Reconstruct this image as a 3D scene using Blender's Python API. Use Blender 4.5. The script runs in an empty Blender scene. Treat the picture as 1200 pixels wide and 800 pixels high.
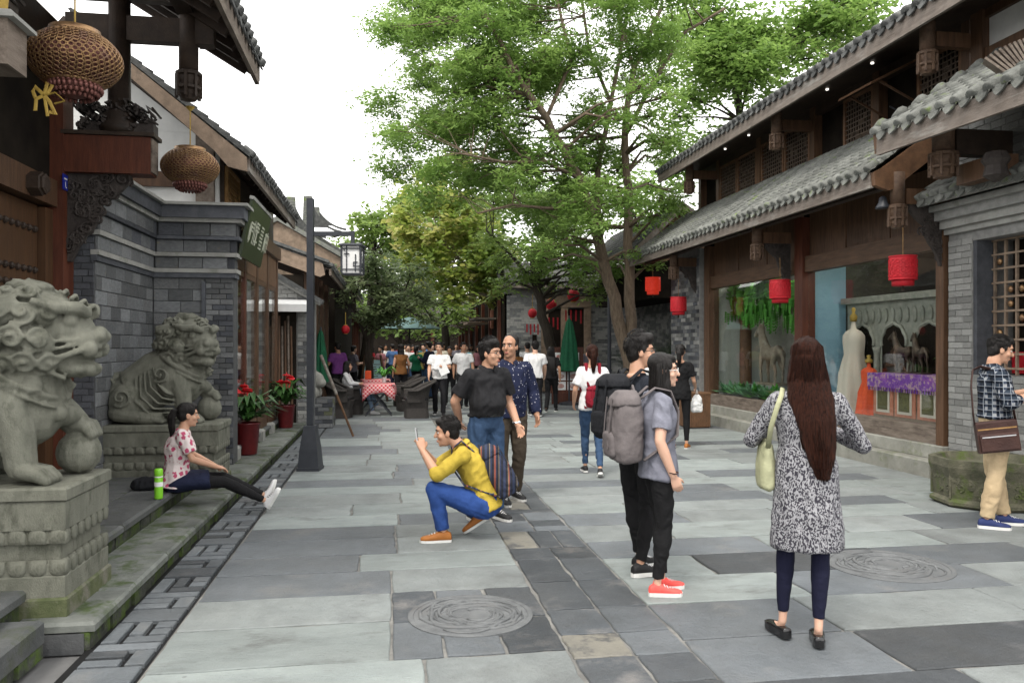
import bpy, math, random
import numpy as np
from mathutils import Vector, Matrix

# ------------------------------------------------------------ camera, sky, sun, exposure
S = bpy.context.scene
COL = S.collection
EYE, FPX, HOR = 1.62, 933.0, 405.0          # eye height, focal length and horizon in photo pixels (1200 wide)
YAW = math.atan(145 / FPX)                   # the street runs along +Y, its vanishing point left of centre
CA, SA = math.cos(YAW), math.sin(YAW)
cam = bpy.data.cameras.new('camera'); cam.lens = 28; cam.sensor_width = 36
cam.shift_y = 5 / 1200; cam.clip_end = 1500; cam.clip_start = 0.05
camo = bpy.data.objects.new('camera', cam); COL.objects.link(camo)
camo.location = (0, 0, EYE); camo.rotation_euler = (math.pi / 2, 0, -YAW)
S.camera = camo
SUN_EL, SUN_AZ = math.radians(58), math.radians(215)   # high sun behind thin cloud, from behind the camera's left
W = bpy.data.worlds.new('World'); S.world = W; W.use_nodes = True
wn = W.node_tree; bg = wn.nodes['Background']
sky = wn.nodes.new('ShaderNodeTexSky'); sky.sky_type = 'NISHITA'; sky.sun_disc = False
sky.sun_elevation = SUN_EL; sky.sun_rotation = SUN_AZ; sky.dust_density = 4; sky.air_density = 1
wm = wn.nodes.new('ShaderNodeMix'); wm.data_type = 'RGBA'; wm.inputs[0].default_value = 0.88   # even white cloud over the sky
wm.inputs[7].default_value = (12.4, 12.2, 11.9, 1)
wn.links.new(sky.outputs[0], wm.inputs[6]); wn.links.new(wm.outputs[2], bg.inputs[0])
bg.inputs[1].default_value = 0.13
sl = bpy.data.lights.new('sun', 'SUN'); sl.energy = 1.5; sl.angle = math.radians(14); sl.color = (1, 0.95, 0.87)
so = bpy.data.objects.new('sun', sl); COL.objects.link(so)
so.rotation_euler = (math.pi / 2 - SUN_EL, 0, math.pi - SUN_AZ)
S.view_settings.view_transform = 'Standard'; S.view_settings.look = 'None'
S.view_settings.exposure = 0.85; S.view_settings.gamma = 1.0
S.render.engine = 'CYCLES'
S.cycles.max_bounces = 7; S.cycles.transparent_max_bounces = 16
R = math.radians
rnd = random.Random(7)

# ------------------------------------------------------------ pixels of the photograph to places
def ray(px, py):
    u = (px - 600) / FPX
    return Vector((CA * u + SA, CA - SA * u, (HOR - py) / FPX))
def atD(px, py, d): return Vector((0, 0, EYE)) + ray(px, py) * d
def atG(px, py, z=0.0): return atD(px, py, (EYE - z) * FPX / (py - HOR))
def atX(px, py, X): r = ray(px, py); return Vector((0, 0, EYE)) + r * (X / r.x)
def atY(px, py, Y): r = ray(px, py); return Vector((0, 0, EYE)) + r * (Y / r.y)

# ------------------------------------------------------------ materials
def mat(name, c1, c2=None, rough=0.7, scale=6.0, bump=0.0, bscale=40.0, stretch=(1, 1, 1), var=0.0,
        third=None, tscale=2.0, tlo=0.55, thi=0.7, metal=0.0, spec=0.3, rand=True, detail=5, coat=0.0, dirt=0.0):
    m = bpy.data.materials.new(name); m.use_nodes = True
    nt = m.node_tree; N = nt.nodes; Lk = nt.links.new
    b = N['Principled BSDF']
    b.inputs['Roughness'].default_value = rough; b.inputs['Metallic'].default_value = metal
    b.inputs['Specular IOR Level'].default_value = spec
    if coat: b.inputs['Coat Weight'].default_value = coat
    tc = N.new('ShaderNodeTexCoord'); mp = N.new('ShaderNodeMapping'); mp.inputs['Scale'].default_value = stretch
    Lk(tc.outputs['Object'], mp.inputs[0]); vec = mp.outputs[0]
    oi = N.new('ShaderNodeObjectInfo')
    if rand:
        ad = N.new('ShaderNodeVectorMath'); ad.operation = 'MULTIPLY_ADD'
        ad.inputs[0].default_value = (37, 53, 71)
        Lk(oi.outputs['Random'], ad.inputs[1]); Lk(vec, ad.inputs[2]); vec = ad.outputs[0]
    c2 = c2 or tuple(x * 0.75 for x in c1)
    nz = N.new('ShaderNodeTexNoise'); nz.inputs['Scale'].default_value = scale; nz.inputs['Detail'].default_value = detail
    nz.inputs['Roughness'].default_value = 0.65
    Lk(vec, nz.inputs['Vector'])
    rp = N.new('ShaderNodeValToRGB'); rp.color_ramp.elements[0].position = 0.32; rp.color_ramp.elements[1].position = 0.68
    rp.color_ramp.elements[0].color = (*c2, 1); rp.color_ramp.elements[1].color = (*c1, 1)
    Lk(nz.outputs['Fac'], rp.inputs[0]); col = rp.outputs[0]
    if third:
        n3 = N.new('ShaderNodeTexNoise'); n3.inputs['Scale'].default_value = tscale; n3.inputs['Detail'].default_value = 6
        n3.inputs['Roughness'].default_value = 0.7; Lk(vec, n3.inputs['Vector'])
        r3 = N.new('ShaderNodeMapRange'); r3.inputs[1].default_value = tlo; r3.inputs[2].default_value = thi
        Lk(n3.outputs['Fac'], r3.inputs[0])
        mx = N.new('ShaderNodeMix'); mx.data_type = 'RGBA'; mx.inputs[7].default_value = (*third, 1)
        Lk(r3.outputs[0], mx.inputs[0]); Lk(col, mx.inputs[6]); col = mx.outputs[2]
    if dirt:          # trodden-in dirt and dark specks that run on over the joints
        ge = N.new('ShaderNodeNewGeometry'); n4 = N.new('ShaderNodeTexNoise'); n4.inputs['Scale'].default_value = 1.1; n4.inputs['Detail'].default_value = 9; n4.inputs['Roughness'].default_value = .72
        Lk(ge.outputs['Position'], n4.inputs['Vector']); r4 = N.new('ShaderNodeMapRange'); r4.inputs[1].default_value = .42; r4.inputs[2].default_value = .72; r4.inputs[4].default_value = dirt; Lk(n4.outputs['Fac'], r4.inputs[0])
        vs_ = N.new('ShaderNodeTexVoronoi'); vs_.inputs['Scale'].default_value = 5.5; Lk(ge.outputs['Position'], vs_.inputs['Vector']); r5 = N.new('ShaderNodeMapRange'); r5.inputs[1].default_value = .075; r5.inputs[2].default_value = .05; r5.inputs[4].default_value = .45; Lk(vs_.outputs['Distance'], r5.inputs[0])
        mxm = N.new('ShaderNodeMath'); mxm.operation = 'MAXIMUM'; Lk(r4.outputs[0], mxm.inputs[0]); Lk(r5.outputs[0], mxm.inputs[1])
        m4 = N.new('ShaderNodeMix'); m4.data_type = 'RGBA'; m4.inputs[7].default_value = (.085, .082, .074, 1); Lk(mxm.outputs[0], m4.inputs[0]); Lk(col, m4.inputs[6]); col = m4.outputs[2]
    if var:
        hs = N.new('ShaderNodeHueSaturation'); mr = N.new('ShaderNodeMapRange')
        mr.inputs[3].default_value = 1 - var; mr.inputs[4].default_value = 1 + var
        Lk(oi.outputs['Random'], mr.inputs[0]); Lk(mr.outputs[0], hs.inputs['Value']); Lk(col, hs.inputs['Color'])
        col = hs.outputs[0]
    Lk(col, b.inputs['Base Color'])
    if bump:
        bp = N.new('ShaderNodeBump'); bp.inputs['Strength'].default_value = bump; bp.inputs['Distance'].default_value = 0.02
        nb = N.new('ShaderNodeTexNoise'); nb.inputs['Scale'].default_value = bscale; nb.inputs['Detail'].default_value = 6
        nb.inputs['Roughness'].default_value = 0.7
        Lk(vec, nb.inputs['Vector']); Lk(nb.outputs['Fac'], bp.inputs['Height']); Lk(bp.outputs[0], b.inputs['Normal'])
    m['nodes_out'] = 1
    return m
def nodes(m): return m.node_tree.nodes, m.node_tree.links.new, m.node_tree.nodes['Principled BSDF']
def emis(m, c, s):
    b = m.node_tree.nodes['Principled BSDF']
    b.inputs['Emission Color'].default_value = (*c, 1); b.inputs['Emission Strength'].default_value = s; return m

M = {}
M['slab_light'] = mat('slab_light', (.238, .260, .256), (.175, .193, .192), .62, 3.2, .85, 26, var=.12, third=(.130, .138, .138), dirt=.32, tscale=1.3, tlo=.52, thi=.75)
M['slab_pale'] = mat('slab_pale', (.285, .318, .310), (.215, .243, .238), .6, 2.5, .85, 28, var=.11, third=(.165, .178, .174), dirt=.32, tscale=2.2, tlo=.55, thi=.7, stretch=(1, 2.2, 1))
M['slab_mid'] = mat('slab_mid', (.145, .160, .173), (.102, .114, .124), .55, 3.0, .9, 28, var=.22, third=(.17, .175, .175), dirt=.32, tscale=1.6)
M['slab_dark'] = mat('slab_dark', (.078, .086, .094), (.054, .060, .066), .5, 4, .8, 34, dirt=.4, var=.22, third=(.15, .15, .155), tscale=2)
M['slab_brown'] = mat('slab_brown', (.20, .19, .158), (.135, .13, .115), .6, 7, .45, 30, var=.15, third=(.08, .08, .078), tscale=4, tlo=.5, thi=.6)
M['slab_band'] = mat('slab_band', (.078, .087, .096), (.054, .061, .068), .5, 4, .8, 34, dirt=.35, var=.28, third=(.16, .155, .15), tscale=2)
M['joint'] = mat('joint', (.24, .235, .22), (.10, .10, .095), .9, 5, .4, 60)
M['ground'] = mat('ground', (.15, .15, .15), (.10, .10, .10), .85, 2, .2, 10)
M['step'] = mat('step', (.17, .18, .165), (.09, .098, .09), .65, 4, .35, 25, var=.2, third=(.045, .065, .022), tscale=3.5, tlo=.5, thi=.62)
M['riser'] = mat('riser', (.07, .073, .062), (.022, .026, .020), .8, 9, .9, 28, var=.2, third=(.055, .085, .018), tscale=5, tlo=.45, thi=.58)
M['plat'] = mat('plat', (.115, .12, .12), (.065, .07, .072), .65, 5, .5, 25, var=.3, third=(.06, .072, .038), tscale=2.6, tlo=.52, thi=.66, dirt=.4)
M['statue'] = mat('statue', (.185, .187, .152), (.105, .108, .086), .8, 5, .55, 90, third=(.065, .068, .05), tscale=4, tlo=.53, thi=.68, rand=False, stretch=(1.6, 1.6, .8))
M['moss_stone'] = mat('moss_stone', (.105, .115, .06), (.055, .07, .028), .85, 8, .5, 50, third=(.15, .145, .115), tscale=5, tlo=.46, thi=.6)
M['planter'] = mat('planter', (.135, .128, .09), (.06, .062, .04), .85, 8, .8, 45, third=(.075, .10, .028), tscale=5, tlo=.50, thi=.64)
M['brick'] = mat('brick', (.165, .170, .172), (.09, .094, .097), .75, 9, .5, 60, var=.45, third=(.19, .17, .13), tscale=2.3, tlo=.62, thi=.75)
M['brick_dark'] = mat('brick_dark', (.085, .090, .102), (.048, .052, .06), .75, 9, .4, 60, var=.35)
M['block'] = mat('block', (.17, .178, .182), (.10, .106, .112), .6, 5, .4, 40, var=.42, third=(.19, .165, .115), tscale=1.6, tlo=.62, thi=.72)
M['brick_light'] = mat('brick_light', (.29, .29, .275), (.19, .192, .185), .8, 9, .4, 60, var=.28)
M['mortar'] = mat('mortar', (.085, .088, .09), (.055, .057, .06), .9, 10, .4, 60)
M['mortar_l'] = mat('mortar_l', (.25, .25, .24), (.16, .16, .155), .9, 10, .4, 60)
M['wood'] = mat('wood', (.115, .062, .034), (.055, .029, .016), .55, 7, .25, 30, stretch=(3, 3, .35), var=.18)
M['wood_h'] = mat('wood_h', (.125, .070, .039), (.060, .032, .018), .55, 7, .25, 30, stretch=(3, .35, 3), var=.18)
M['wood_dark'] = mat('wood_dark', (.046, .030, .021), (.022, .015, .011), .6, 7, .3, 30, var=.2)
M['wood_red'] = mat('wood_red', (.105, .032, .016), (.055, .016, .009), .5, 8, .2, 30, stretch=(3, 3, .35), var=.1)
M['wood_grey'] = mat('wood_grey', (.20, .165, .135), (.10, .078, .062), .75, 9, .4, 40, stretch=(2, .4, 2), var=.12, third=(.06, .045, .035), tscale=5)
M['fascia'] = mat('fascia', (.21, .18, .155), (.12, .097, .080), .75, 7, .4, 30, stretch=(2, .3, 2), third=(.28, .265, .24), tscale=3)
M['barge'] = mat('barge', (.16, .085, .045), (.09, .048, .027), .6, 8, .25, 30, third=(.05, .035, .025), tscale=4, tlo=.6)
M['barge_pale'] = mat('barge_pale', (.27, .20, .145), (.17, .125, .09), .7, 8, .25, 30, third=(.10, .08, .06), tscale=3)
M['carve'] = mat('carve', (.06, .050, .045), (.028, .023, .021), .65, 14, .5, 60, var=.1)
M['carve_l'] = mat('carve_l', (.135, .085, .055), (.07, .042, .028), .6, 14, .4, 60)
M['lattice'] = mat('lattice', (.115, .085, .062), (.055, .040, .030), .65, 12, .2, 60)
M['tile'] = mat('tile', (.105, .108, .105), (.045, .047, .047), .8, 10, .6, 50, var=.25, third=(.17, .17, .16), tscale=6, tlo=.58)
M['tile_moss'] = mat('tile_moss', (.19, .195, .18), (.10, .105, .095), .85, 8, .6, 45, var=.25, third=(.11, .15, .045), tscale=4, tlo=.58, thi=.68)
M['plaster'] = mat('plaster', (.72, .73, .71), (.60, .61, .60), .9, 4, .15, 30)
M['cement'] = mat('cement', (.33, .33, .31), (.22, .22, .205), .85, 4, .3, 30, third=(.14, .15, .12), tscale=3)
M['plinth'] = mat('plinth', (.30, .30, .265), (.19, .19, .165), .8, 4, .35, 30, var=.1, third=(.13, .155, .07), tscale=3.2, tlo=.56, thi=.72)
M['door'] = mat('door', (.082, .040, .018), (.045, .022, .011), .5, 6, .15, 30, stretch=(3, 3, .3))
M['black'] = mat('black', (.008, .008, .009), (.005, .005, .005), .6, 8)
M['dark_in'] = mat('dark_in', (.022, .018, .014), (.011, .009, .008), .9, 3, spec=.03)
M['iron'] = mat('iron', (.032, .036, .045), (.020, .023, .03), .45, 12, .15, 80, spec=.5)
M['paper'] = mat('paper', (.80, .80, .78), (.68, .68, .67), .7, 5)
M['brass'] = mat('brass', (.34, .21, .10), (.20, .115, .06), .4, 14, .2, 60, metal=.75, spec=.5, third=(.17, .10, .085), tscale=9, tlo=.5)
M['copper_red'] = mat('copper_red', (.20, .085, .07), (.11, .045, .04), .45, 14, .2, 60, metal=.55)
M['gold'] = mat('gold', (.42, .29, .06), (.25, .16, .03), .6, 14, .2, 60)
M['red'] = mat('red', (.47, .014, .024), (.34, .010, .017), .6, 12, .25, 40)
M['red_lit'] = emis(mat('red_lit', (.55, .035, .02), (.42, .02, .015), .6, 12), (1, .06, .02), .13)
M['lacquer'] = mat('lacquer', (.135, .014, .017), (.085, .009, .011), .3, 12, .1, 60, spec=.5)
M['leafg'] = mat('leafg', (.045, .12, .025), (.022, .065, .014), .45, 12, .1, 50, var=.2)
M['fern'] = mat('fern', (.10, .34, .04), (.045, .19, .02), .5, 12, .1, 50, var=.2)
M['succ'] = mat('succ', (.15, .34, .16), (.07, .20, .09), .5, 12, .1, 50, var=.2)
M['cycad'] = mat('cycad', (.028, .060, .016), (.014, .032, .010), .5, 12, .1, 50)
M['flower'] = mat('flower', (.60, .012, .02), (.40, .01, .015), .4, 20)
M['wicker'] = mat('wicker', (.062, .055, .050), (.028, .025, .024), .55, 40, .9, 130, stretch=(1, 1, 3))
M['umb_green'] = mat('umb_green', (.010, .10, .045), (.006, .06, .028), .8, 5)
M['umb_teal'] = mat('umb_teal', (.13, .22, .22), (.10, .17, .17), .8, 3)
M['white'] = mat('white', (.78, .78, .77), (.70, .70, .70), .6, 5)
M['blue_plate'] = mat('blue_plate', (.015, .03, .30), (.012, .02, .22), .35, 8)
M['signgreen'] = mat('signgreen', (.035, .05, .022), (.022, .032, .015), .35, 4, spec=.5)
M['char'] = mat('char', (.50, .52, .42), (.40, .42, .33), .6, 8)
M['bark'] = mat('bark', (.165, .125, .088), (.075, .055, .038), .85, 12, .9, 25, stretch=(2, 2, .4))
M['bark_dark'] = mat('bark_dark', (.050, .040, .030), (.022, .018, .014), .85, 12, .9, 25, stretch=(2, 2, .4))
M['bark_pale'] = mat('bark_pale', (.34, .30, .22), (.19, .165, .12), .8, 5, .4, 15, third=(.13, .11, .075), tscale=3)
M['straw'] = mat('straw', (.32, .19, .075), (.2, .11, .04), .7, 10)

def glass(name, tint, refl, alpha):
    m = bpy.data.materials.new(name); m.use_nodes = True; nt = m.node_tree; N = nt.nodes; Lk = nt.links.new
    N.remove(N['Principled BSDF']); out = N['Material Output']
    t = N.new('ShaderNodeBsdfTransparent'); t.inputs[0].default_value = (*tint, 1)
    g = N.new('ShaderNodeBsdfGlossy'); g.inputs['Roughness'].default_value = .015
    lw = N.new('ShaderNodeLayerWeight'); lw.inputs[0].default_value = .5; pw = N.new('ShaderNodeMath'); pw.operation = 'POWER'; pw.inputs[1].default_value = 4
    f = N.new('ShaderNodeMath'); f.operation = 'MULTIPLY_ADD'; f.inputs[1].default_value = .5; f.inputs[2].default_value = refl
    Lk(lw.outputs['Facing'], pw.inputs[0]); Lk(pw.outputs[0], f.inputs[0])
    nz = N.new('ShaderNodeTexNoise'); nz.inputs['Scale'].default_value = .9; bp = N.new('ShaderNodeBump'); bp.inputs['Strength'].default_value = .02
    Lk(nz.outputs['Fac'], bp.inputs['Height']); Lk(bp.outputs[0], g.inputs['Normal'])
    mx = N.new('ShaderNodeMixShader'); Lk(f.outputs[0], mx.inputs[0]); Lk(t.outputs[0], mx.inputs[1]); Lk(g.outputs[0], mx.inputs[2])
    Lk(mx.outputs[0], out.inputs[0]); return m
M['glass'] = glass('glass', (.96, .98, .975), .045, 1)
M['lampglow'] = emis(mat('lampglow', (.9, .88, .8)), (1, .92, .8), 40)
M['spotglow'] = emis(mat('spotglow', (.9, .88, .8)), (1, .95, .85), 1.5)

def leafmat(name, stops, trans=.35, rough=.5):
    m = bpy.data.materials.new(name); m.use_nodes = True; N, Lk, b = nodes(m)
    at = N.new('ShaderNodeAttribute'); at.attribute_name = 'v'
    rp = N.new('ShaderNodeValToRGB'); cr = rp.color_ramp
    cr.elements[0].color = (*stops[0], 1); cr.elements[1].color = (*stops[-1], 1)
    for i, s in enumerate(stops[1:-1]):
        e = cr.elements.new((i + 1) / (len(stops) - 1)); e.color = (*s, 1)
    Lk(at.outputs['Fac'], rp.inputs[0]); Lk(rp.outputs[0], b.inputs['Base Color'])
    b.inputs['Roughness'].default_value = rough; b.inputs['Specular IOR Level'].default_value = .3
    tr = N.new('ShaderNodeBsdfTranslucent'); hs = N.new('ShaderNodeHueSaturation'); hs.inputs['Value'].default_value = 1.5
    hs.inputs['Hue'].default_value = .49
    Lk(rp.outputs[0], hs.inputs['Color']); Lk(hs.outputs[0], tr.inputs[0])
    mx = N.new('ShaderNodeMixShader'); mx.inputs[0].default_value = trans
    Lk(b.outputs[0], mx.inputs[1]); Lk(tr.outputs[0], mx.inputs[2]); Lk(mx.outputs[0], N['Material Output'].inputs[0])
    return m
M['leaf_main'] = leafmat('leaf_main', [(.085, .155, .034), (.125, .22, .05), (.17, .275, .07), (.22, .33, .095)], .5)
M['leaf_dark'] = leafmat('leaf_dark', [(.070, .105, .045), (.105, .145, .065), (.17, .21, .11)], .45, .42)
M['leaf_yellow'] = leafmat('leaf_yellow', [(.09, .15, .03), (.15, .22, .04), (.26, .30, .07), (.40, .38, .14)], .42)
M['leaf_light'] = leafmat('leaf_light', [(.10, .165, .038), (.145, .225, .055), (.21, .30, .085)], .42)

# ------------------------------------------------------------ mesh building
class MB:
    """Collects vertices and faces; build() links them as one mesh object."""
    def __init__(s): s.v = []; s.f = []; s.mi = []; s.cur = 0
    def add(s, vs, fs):
        o = len(s.v); s.v.extend([tuple(p) for p in vs]); s.f.extend([tuple(i + o for i in f) for f in fs])
        s.mi.extend([s.cur] * len(fs)); return s
    def box(s, a, b, M4=None):
        x0, y0, z0 = a; x1, y1, z1 = b
        vs = [Vector(p) for p in ((x0, y0, z0), (x1, y0, z0), (x1, y1, z0), (x0, y1, z0), (x0, y0, z1), (x1, y0, z1), (x1, y1, z1), (x0, y1, z1))]
        if M4 is not None: vs = [M4 @ p for p in vs]
        return s.add(vs, [(3, 2, 1, 0), (4, 5, 6, 7), (0, 1, 5, 4), (1, 2, 6, 5), (2, 3, 7, 6), (3, 0, 4, 7)])
    def bbox(s, a, b, bev=.008, M4=None):
        """box with its upper edges chamfered"""
        x0, y0, z0 = a; x1, y1, z1 = b; e = bev
        vs = [(x0, y0, z0), (x1, y0, z0), (x1, y1, z0), (x0, y1, z0), (x0, y0, z1 - e), (x1, y0, z1 - e), (x1, y1, z1 - e), (x0, y1, z1 - e),
              (x0 + e, y0 + e, z1), (x1 - e, y0 + e, z1), (x1 - e, y1 - e, z1), (x0 + e, y1 - e, z1)]
        vs = [Vector(p) for p in vs]
        if M4 is not None: vs = [M4 @ p for p in vs]
        return s.add(vs, [(3, 2, 1, 0)] + [(i, (i + 1) % 4, 4 + (i + 1) % 4, 4 + i) for i in range(4)] + [(4 + i, 4 + (i + 1) % 4, 8 + (i + 1) % 4, 8 + i) for i in range(4)] + [(8, 9, 10, 11)])
    def beam(s, p, q, w, h, up=(0, 0, 1)):
        p, q = Vector(p), Vector(q); t = (q - p).normalized(); up = Vector(up)
        sd = t.cross(up).normalized(); u = sd.cross(t)
        vs = [c + sd * (i * w / 2) + u * (j * h / 2) for c in (p, q) for i, j in ((-1, -1), (1, -1), (1, 1), (-1, 1))]
        return s.add(vs, [(0, 1, 2, 3), (7, 6, 5, 4)] + [(i, 4 + i, 4 + (i + 1) % 4, (i + 1) % 4) for i in range(4)])
    def tube(s, pts, rad, n=8, cap=True, flat=1.0, side=None):
        pts = [Vector(p) for p in pts]; k = len(pts)
        if not hasattr(rad, '__len__'): rad = [rad] * k
        prev = None; vs = []
        for i, p in enumerate(pts):
            t = (pts[min(i + 1, k - 1)] - pts[max(i - 1, 0)])
            t = t.normalized() if t.length > 1e-9 else Vector((0, 0, 1))
            if side is not None: a = Vector(side)
            elif prev is None: a = Vector((1, 0, 0)) if abs(t.x) < .9 else Vector((0, 1, 0))
            else: a = prev
            a = (a - t * a.dot(t))
            a = a.normalized() if a.length > 1e-6 else t.orthogonal().normalized()
            prev = a; b = t.cross(a)
            for j in range(n):
                th = 2 * math.pi * j / n
                vs.append(p + a * (math.cos(th) * rad[i]) + b * (math.sin(th) * rad[i] * flat))
        fs = [(i * n + j, i * n + (j + 1) % n, (i + 1) * n + (j + 1) % n, (i + 1) * n + j) for i in range(k - 1) for j in range(n)]
        if cap: fs += [tuple(reversed(range(n))), tuple((k - 1) * n + j for j in range(n))]
        return s.add(vs, fs)
    def lathe(s, prof, n=20, c=(0, 0, 0), cap=True, M4=None):
        vs = [Vector((c[0] + r * math.cos(2 * math.pi * j / n), c[1] + r * math.sin(2 * math.pi * j / n), c[2] + z)) for r, z in prof for j in range(n)]
        if M4 is not None: vs = [M4 @ p for p in vs]
        k = len(prof)
        fs = [(i * n + j, i * n + (j + 1) % n, (i + 1) * n + (j + 1) % n, (i + 1) * n + j) for i in range(k - 1) for j in range(n)]
        if cap: fs += [tuple(reversed(range(n))), tuple((k - 1) * n + j for j in range(n))]
        return s.add(vs, fs)
    def prism(s, poly, ext):
        """polygon (3D points) extruded by a vector"""
        poly = [Vector(p) for p in poly]; e = Vector(ext); n = len(poly)
        return s.add(poly + [p + e for p in poly], [tuple(reversed(range(n))), tuple(n + i for i in range(n))] + [(i, (i + 1) % n, n + (i + 1) % n, n + i) for i in range(n)])
    def ell(s, c, r, n=12, m=8, M3=None):
        c = Vector(c); vs = [Vector((0, 0, -r[2]))]
        for i in range(1, m):
            a = -math.pi / 2 + math.pi * i / m
            for j in range(n):
                th = 2 * math.pi * j / n
                vs.append(Vector((r[0] * math.cos(a) * math.cos(th), r[1] * math.cos(a) * math.sin(th), r[2] * math.sin(a))))
        vs.append(Vector((0, 0, r[2])))
        if M3 is not None: vs = [M3 @ p for p in vs]
        fs = [(0, 1 + (j + 1) % n, 1 + j) for j in range(n)]
        for i in range(m - 2):
            o = 1 + i * n
            fs += [(o + j, o + (j + 1) % n, o + n + (j + 1) % n, o + n + j) for j in range(n)]
        o = 1 + (m - 2) * n; L = len(vs) - 1
        fs += [(o + j, o + (j + 1) % n, L) for j in range(n)]
        return s.add([c + p for p in vs], fs)
    def loft(s, rings, n=14, pw=2.0):
        """rings: (centre, side vector, front vector), closed ends rounded by a centre fan"""
        vs = []; k = len(rings)
        for c, a, b in rings:
            c, a, b = Vector(c), Vector(a), Vector(b)
            for j in range(n):
                th = 2 * math.pi * j / n; ct, st = math.cos(th), math.sin(th)
                vs.append(c + a * (math.copysign(abs(ct) ** (2 / pw), ct)) + b * (math.copysign(abs(st) ** (2 / pw), st)))
        fs = [(i * n + j, i * n + (j + 1) % n, (i + 1) * n + (j + 1) % n, (i + 1) * n + j) for i in range(k - 1) for j in range(n)]
        fs += [tuple(reversed(range(n))), tuple((k - 1) * n + j for j in range(n))]
        return s.add(vs, fs)
    def limb(s, pts, rad, n=12):
        """tapered limb with round ends"""
        pts = [Vector(p) for p in pts]
        t0 = (pts[0] - pts[1]).normalized(); t1 = (pts[-1] - pts[-2]).normalized()
        P = [pts[0] + t0 * rad[0] * .95, pts[0] + t0 * rad[0] * .6] + pts + [pts[-1] + t1 * rad[-1] * .6, pts[-1] + t1 * rad[-1] * .95]
        Q = [rad[0] * .3, rad[0] * .8] + list(rad) + [rad[-1] * .8, rad[-1] * .3]
        return s.tube(P, Q, n)
    def mesh(s, name):
        me = bpy.data.meshes.new(name); me.from_pydata(s.v, [], s.f); me.update(); return me
    def build(s, name, m, parent=None, smooth=False, mats=None):
        me = s.mesh(name)
        for x in (mats or [m]): me.materials.append(M[x] if isinstance(x, str) else x)
        if mats: me.polygons.foreach_set('material_index', s.mi)
        if smooth: me.polygons.foreach_set('use_smooth', [True] * len(me.polygons))
        return link(name, me, parent)

WORLD = {}     # world matrix of each parented-to object (all matrices set by this script)
def wmat(o): return WORLD.get(o.name, Matrix.Identity(4))
def link(name, me, parent=None, local=None, at=None):
    o = bpy.data.objects.new(name, me); COL.objects.link(o)
    if local is None: local = parent is not None and parent.get('_local', 0)
    mw = Matrix.Identity(4)
    if parent is not None:
        o.parent = parent
        if parent.get('_local', 0): o['_local'] = 1; mw = wmat(parent)
        else: o.matrix_parent_inverse = wmat(parent).inverted()
    if at is not None:
        o.matrix_basis = at
        mw = mw @ at
    WORLD[o.name] = mw
    return o
def tag(o, label, cat, group=None):
    o['label'] = label; o['category'] = cat
    if group: o['group'] = group
    return o
def thing(name, label, cat, loc=(0, 0, 0), rz=0.0, group=None, local=False, M4=None):
    """Empty at the base of a thing. Parts are given in world coordinates, or in the thing's own when local."""
    o = bpy.data.objects.new(name, None); COL.objects.link(o); o.empty_display_size = .1
    m = M4 if M4 is not None else Matrix.Translation(Vector(loc)) @ Matrix.Rotation(rz, 4, 'Z')
    o.matrix_basis = m; WORLD[o.name] = m
    if local: o['_local'] = 1
    return tag(o, label, cat, group)
def struct(o): o['kind'] = 'structure'; return o
def stuff(o): o['kind'] = 'stuff'; return o
def children_of(): 
    d = {}
    for o in COL.objects:
        if o.parent: d.setdefault(o.parent.name, []).append(o)
    return d
def copy_tree(o, loc, rz=0.0, label=None, group=None, scale=1.0):
    """copy a local-mode thing with its parts and sub-parts"""
    kids = children_of()
    def rec(src, par):
        c = src.copy(); COL.objects.link(c)
        if par is not None: c.parent = par; WORLD[c.name] = wmat(par)
        for k in kids.get(src.name, []): rec(k, c)
        return c
    c = rec(o, None)
    m = Matrix.Translation(Vector(loc)) @ Matrix.Rotation(rz, 4, 'Z') @ Matrix.Scale(scale, 4)
    c.matrix_basis = m; WORLD[c.name] = m
    if label: c['label'] = label
    if group: c['group'] = group
    return c

# soup of closed pieces that is fused into one continuous surface at the end (one evaluation for all of them)
BAKE = []
def fuse(mb, name, m, parent, voxel=.01, smooth=4, post=None):
    o = mb.build(name, m, parent, True)
    r = o.modifiers.new('fuse', 'REMESH'); r.mode = 'VOXEL'; r.voxel_size = voxel; r.use_smooth_shade = True
    if smooth:
        k = o.modifiers.new('soften', 'SMOOTH'); k.factor = .5; k.iterations = smooth
    BAKE.append((o, post)); return o
def bake_all():
    dg = bpy.context.evaluated_depsgraph_get()
    for o, post in BAKE:
        me = bpy.data.meshes.new_from_object(o.evaluated_get(dg), depsgraph=dg)
        if post:
            n = len(me.vertices); co = np.empty(n * 3, np.float32); no = np.empty(n * 3, np.float32)
            me.vertices.foreach_get('co', co); me.vertices.foreach_get('normal', no)
            co = co.reshape(-1, 3); no = no.reshape(-1, 3)
            me.vertices.foreach_set('co', (co + no * post(co, no)[:, None]).astype(np.float32).ravel()); me.update()
        old = o.data; nm = old.name; o.modifiers.clear(); o.data = me
        bpy.data.meshes.remove(old); me.name = nm
    BAKE.clear()
def hash_noise(co, f, seed=0):
    """cheap smooth noise from summed sines"""
    r = np.random.RandomState(seed); a = np.zeros(len(co))
    for i in range(7):
        k = r.normal(size=3) * f; a += np.sin(co @ k + r.rand() * 6.28)
    return a / 7

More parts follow.
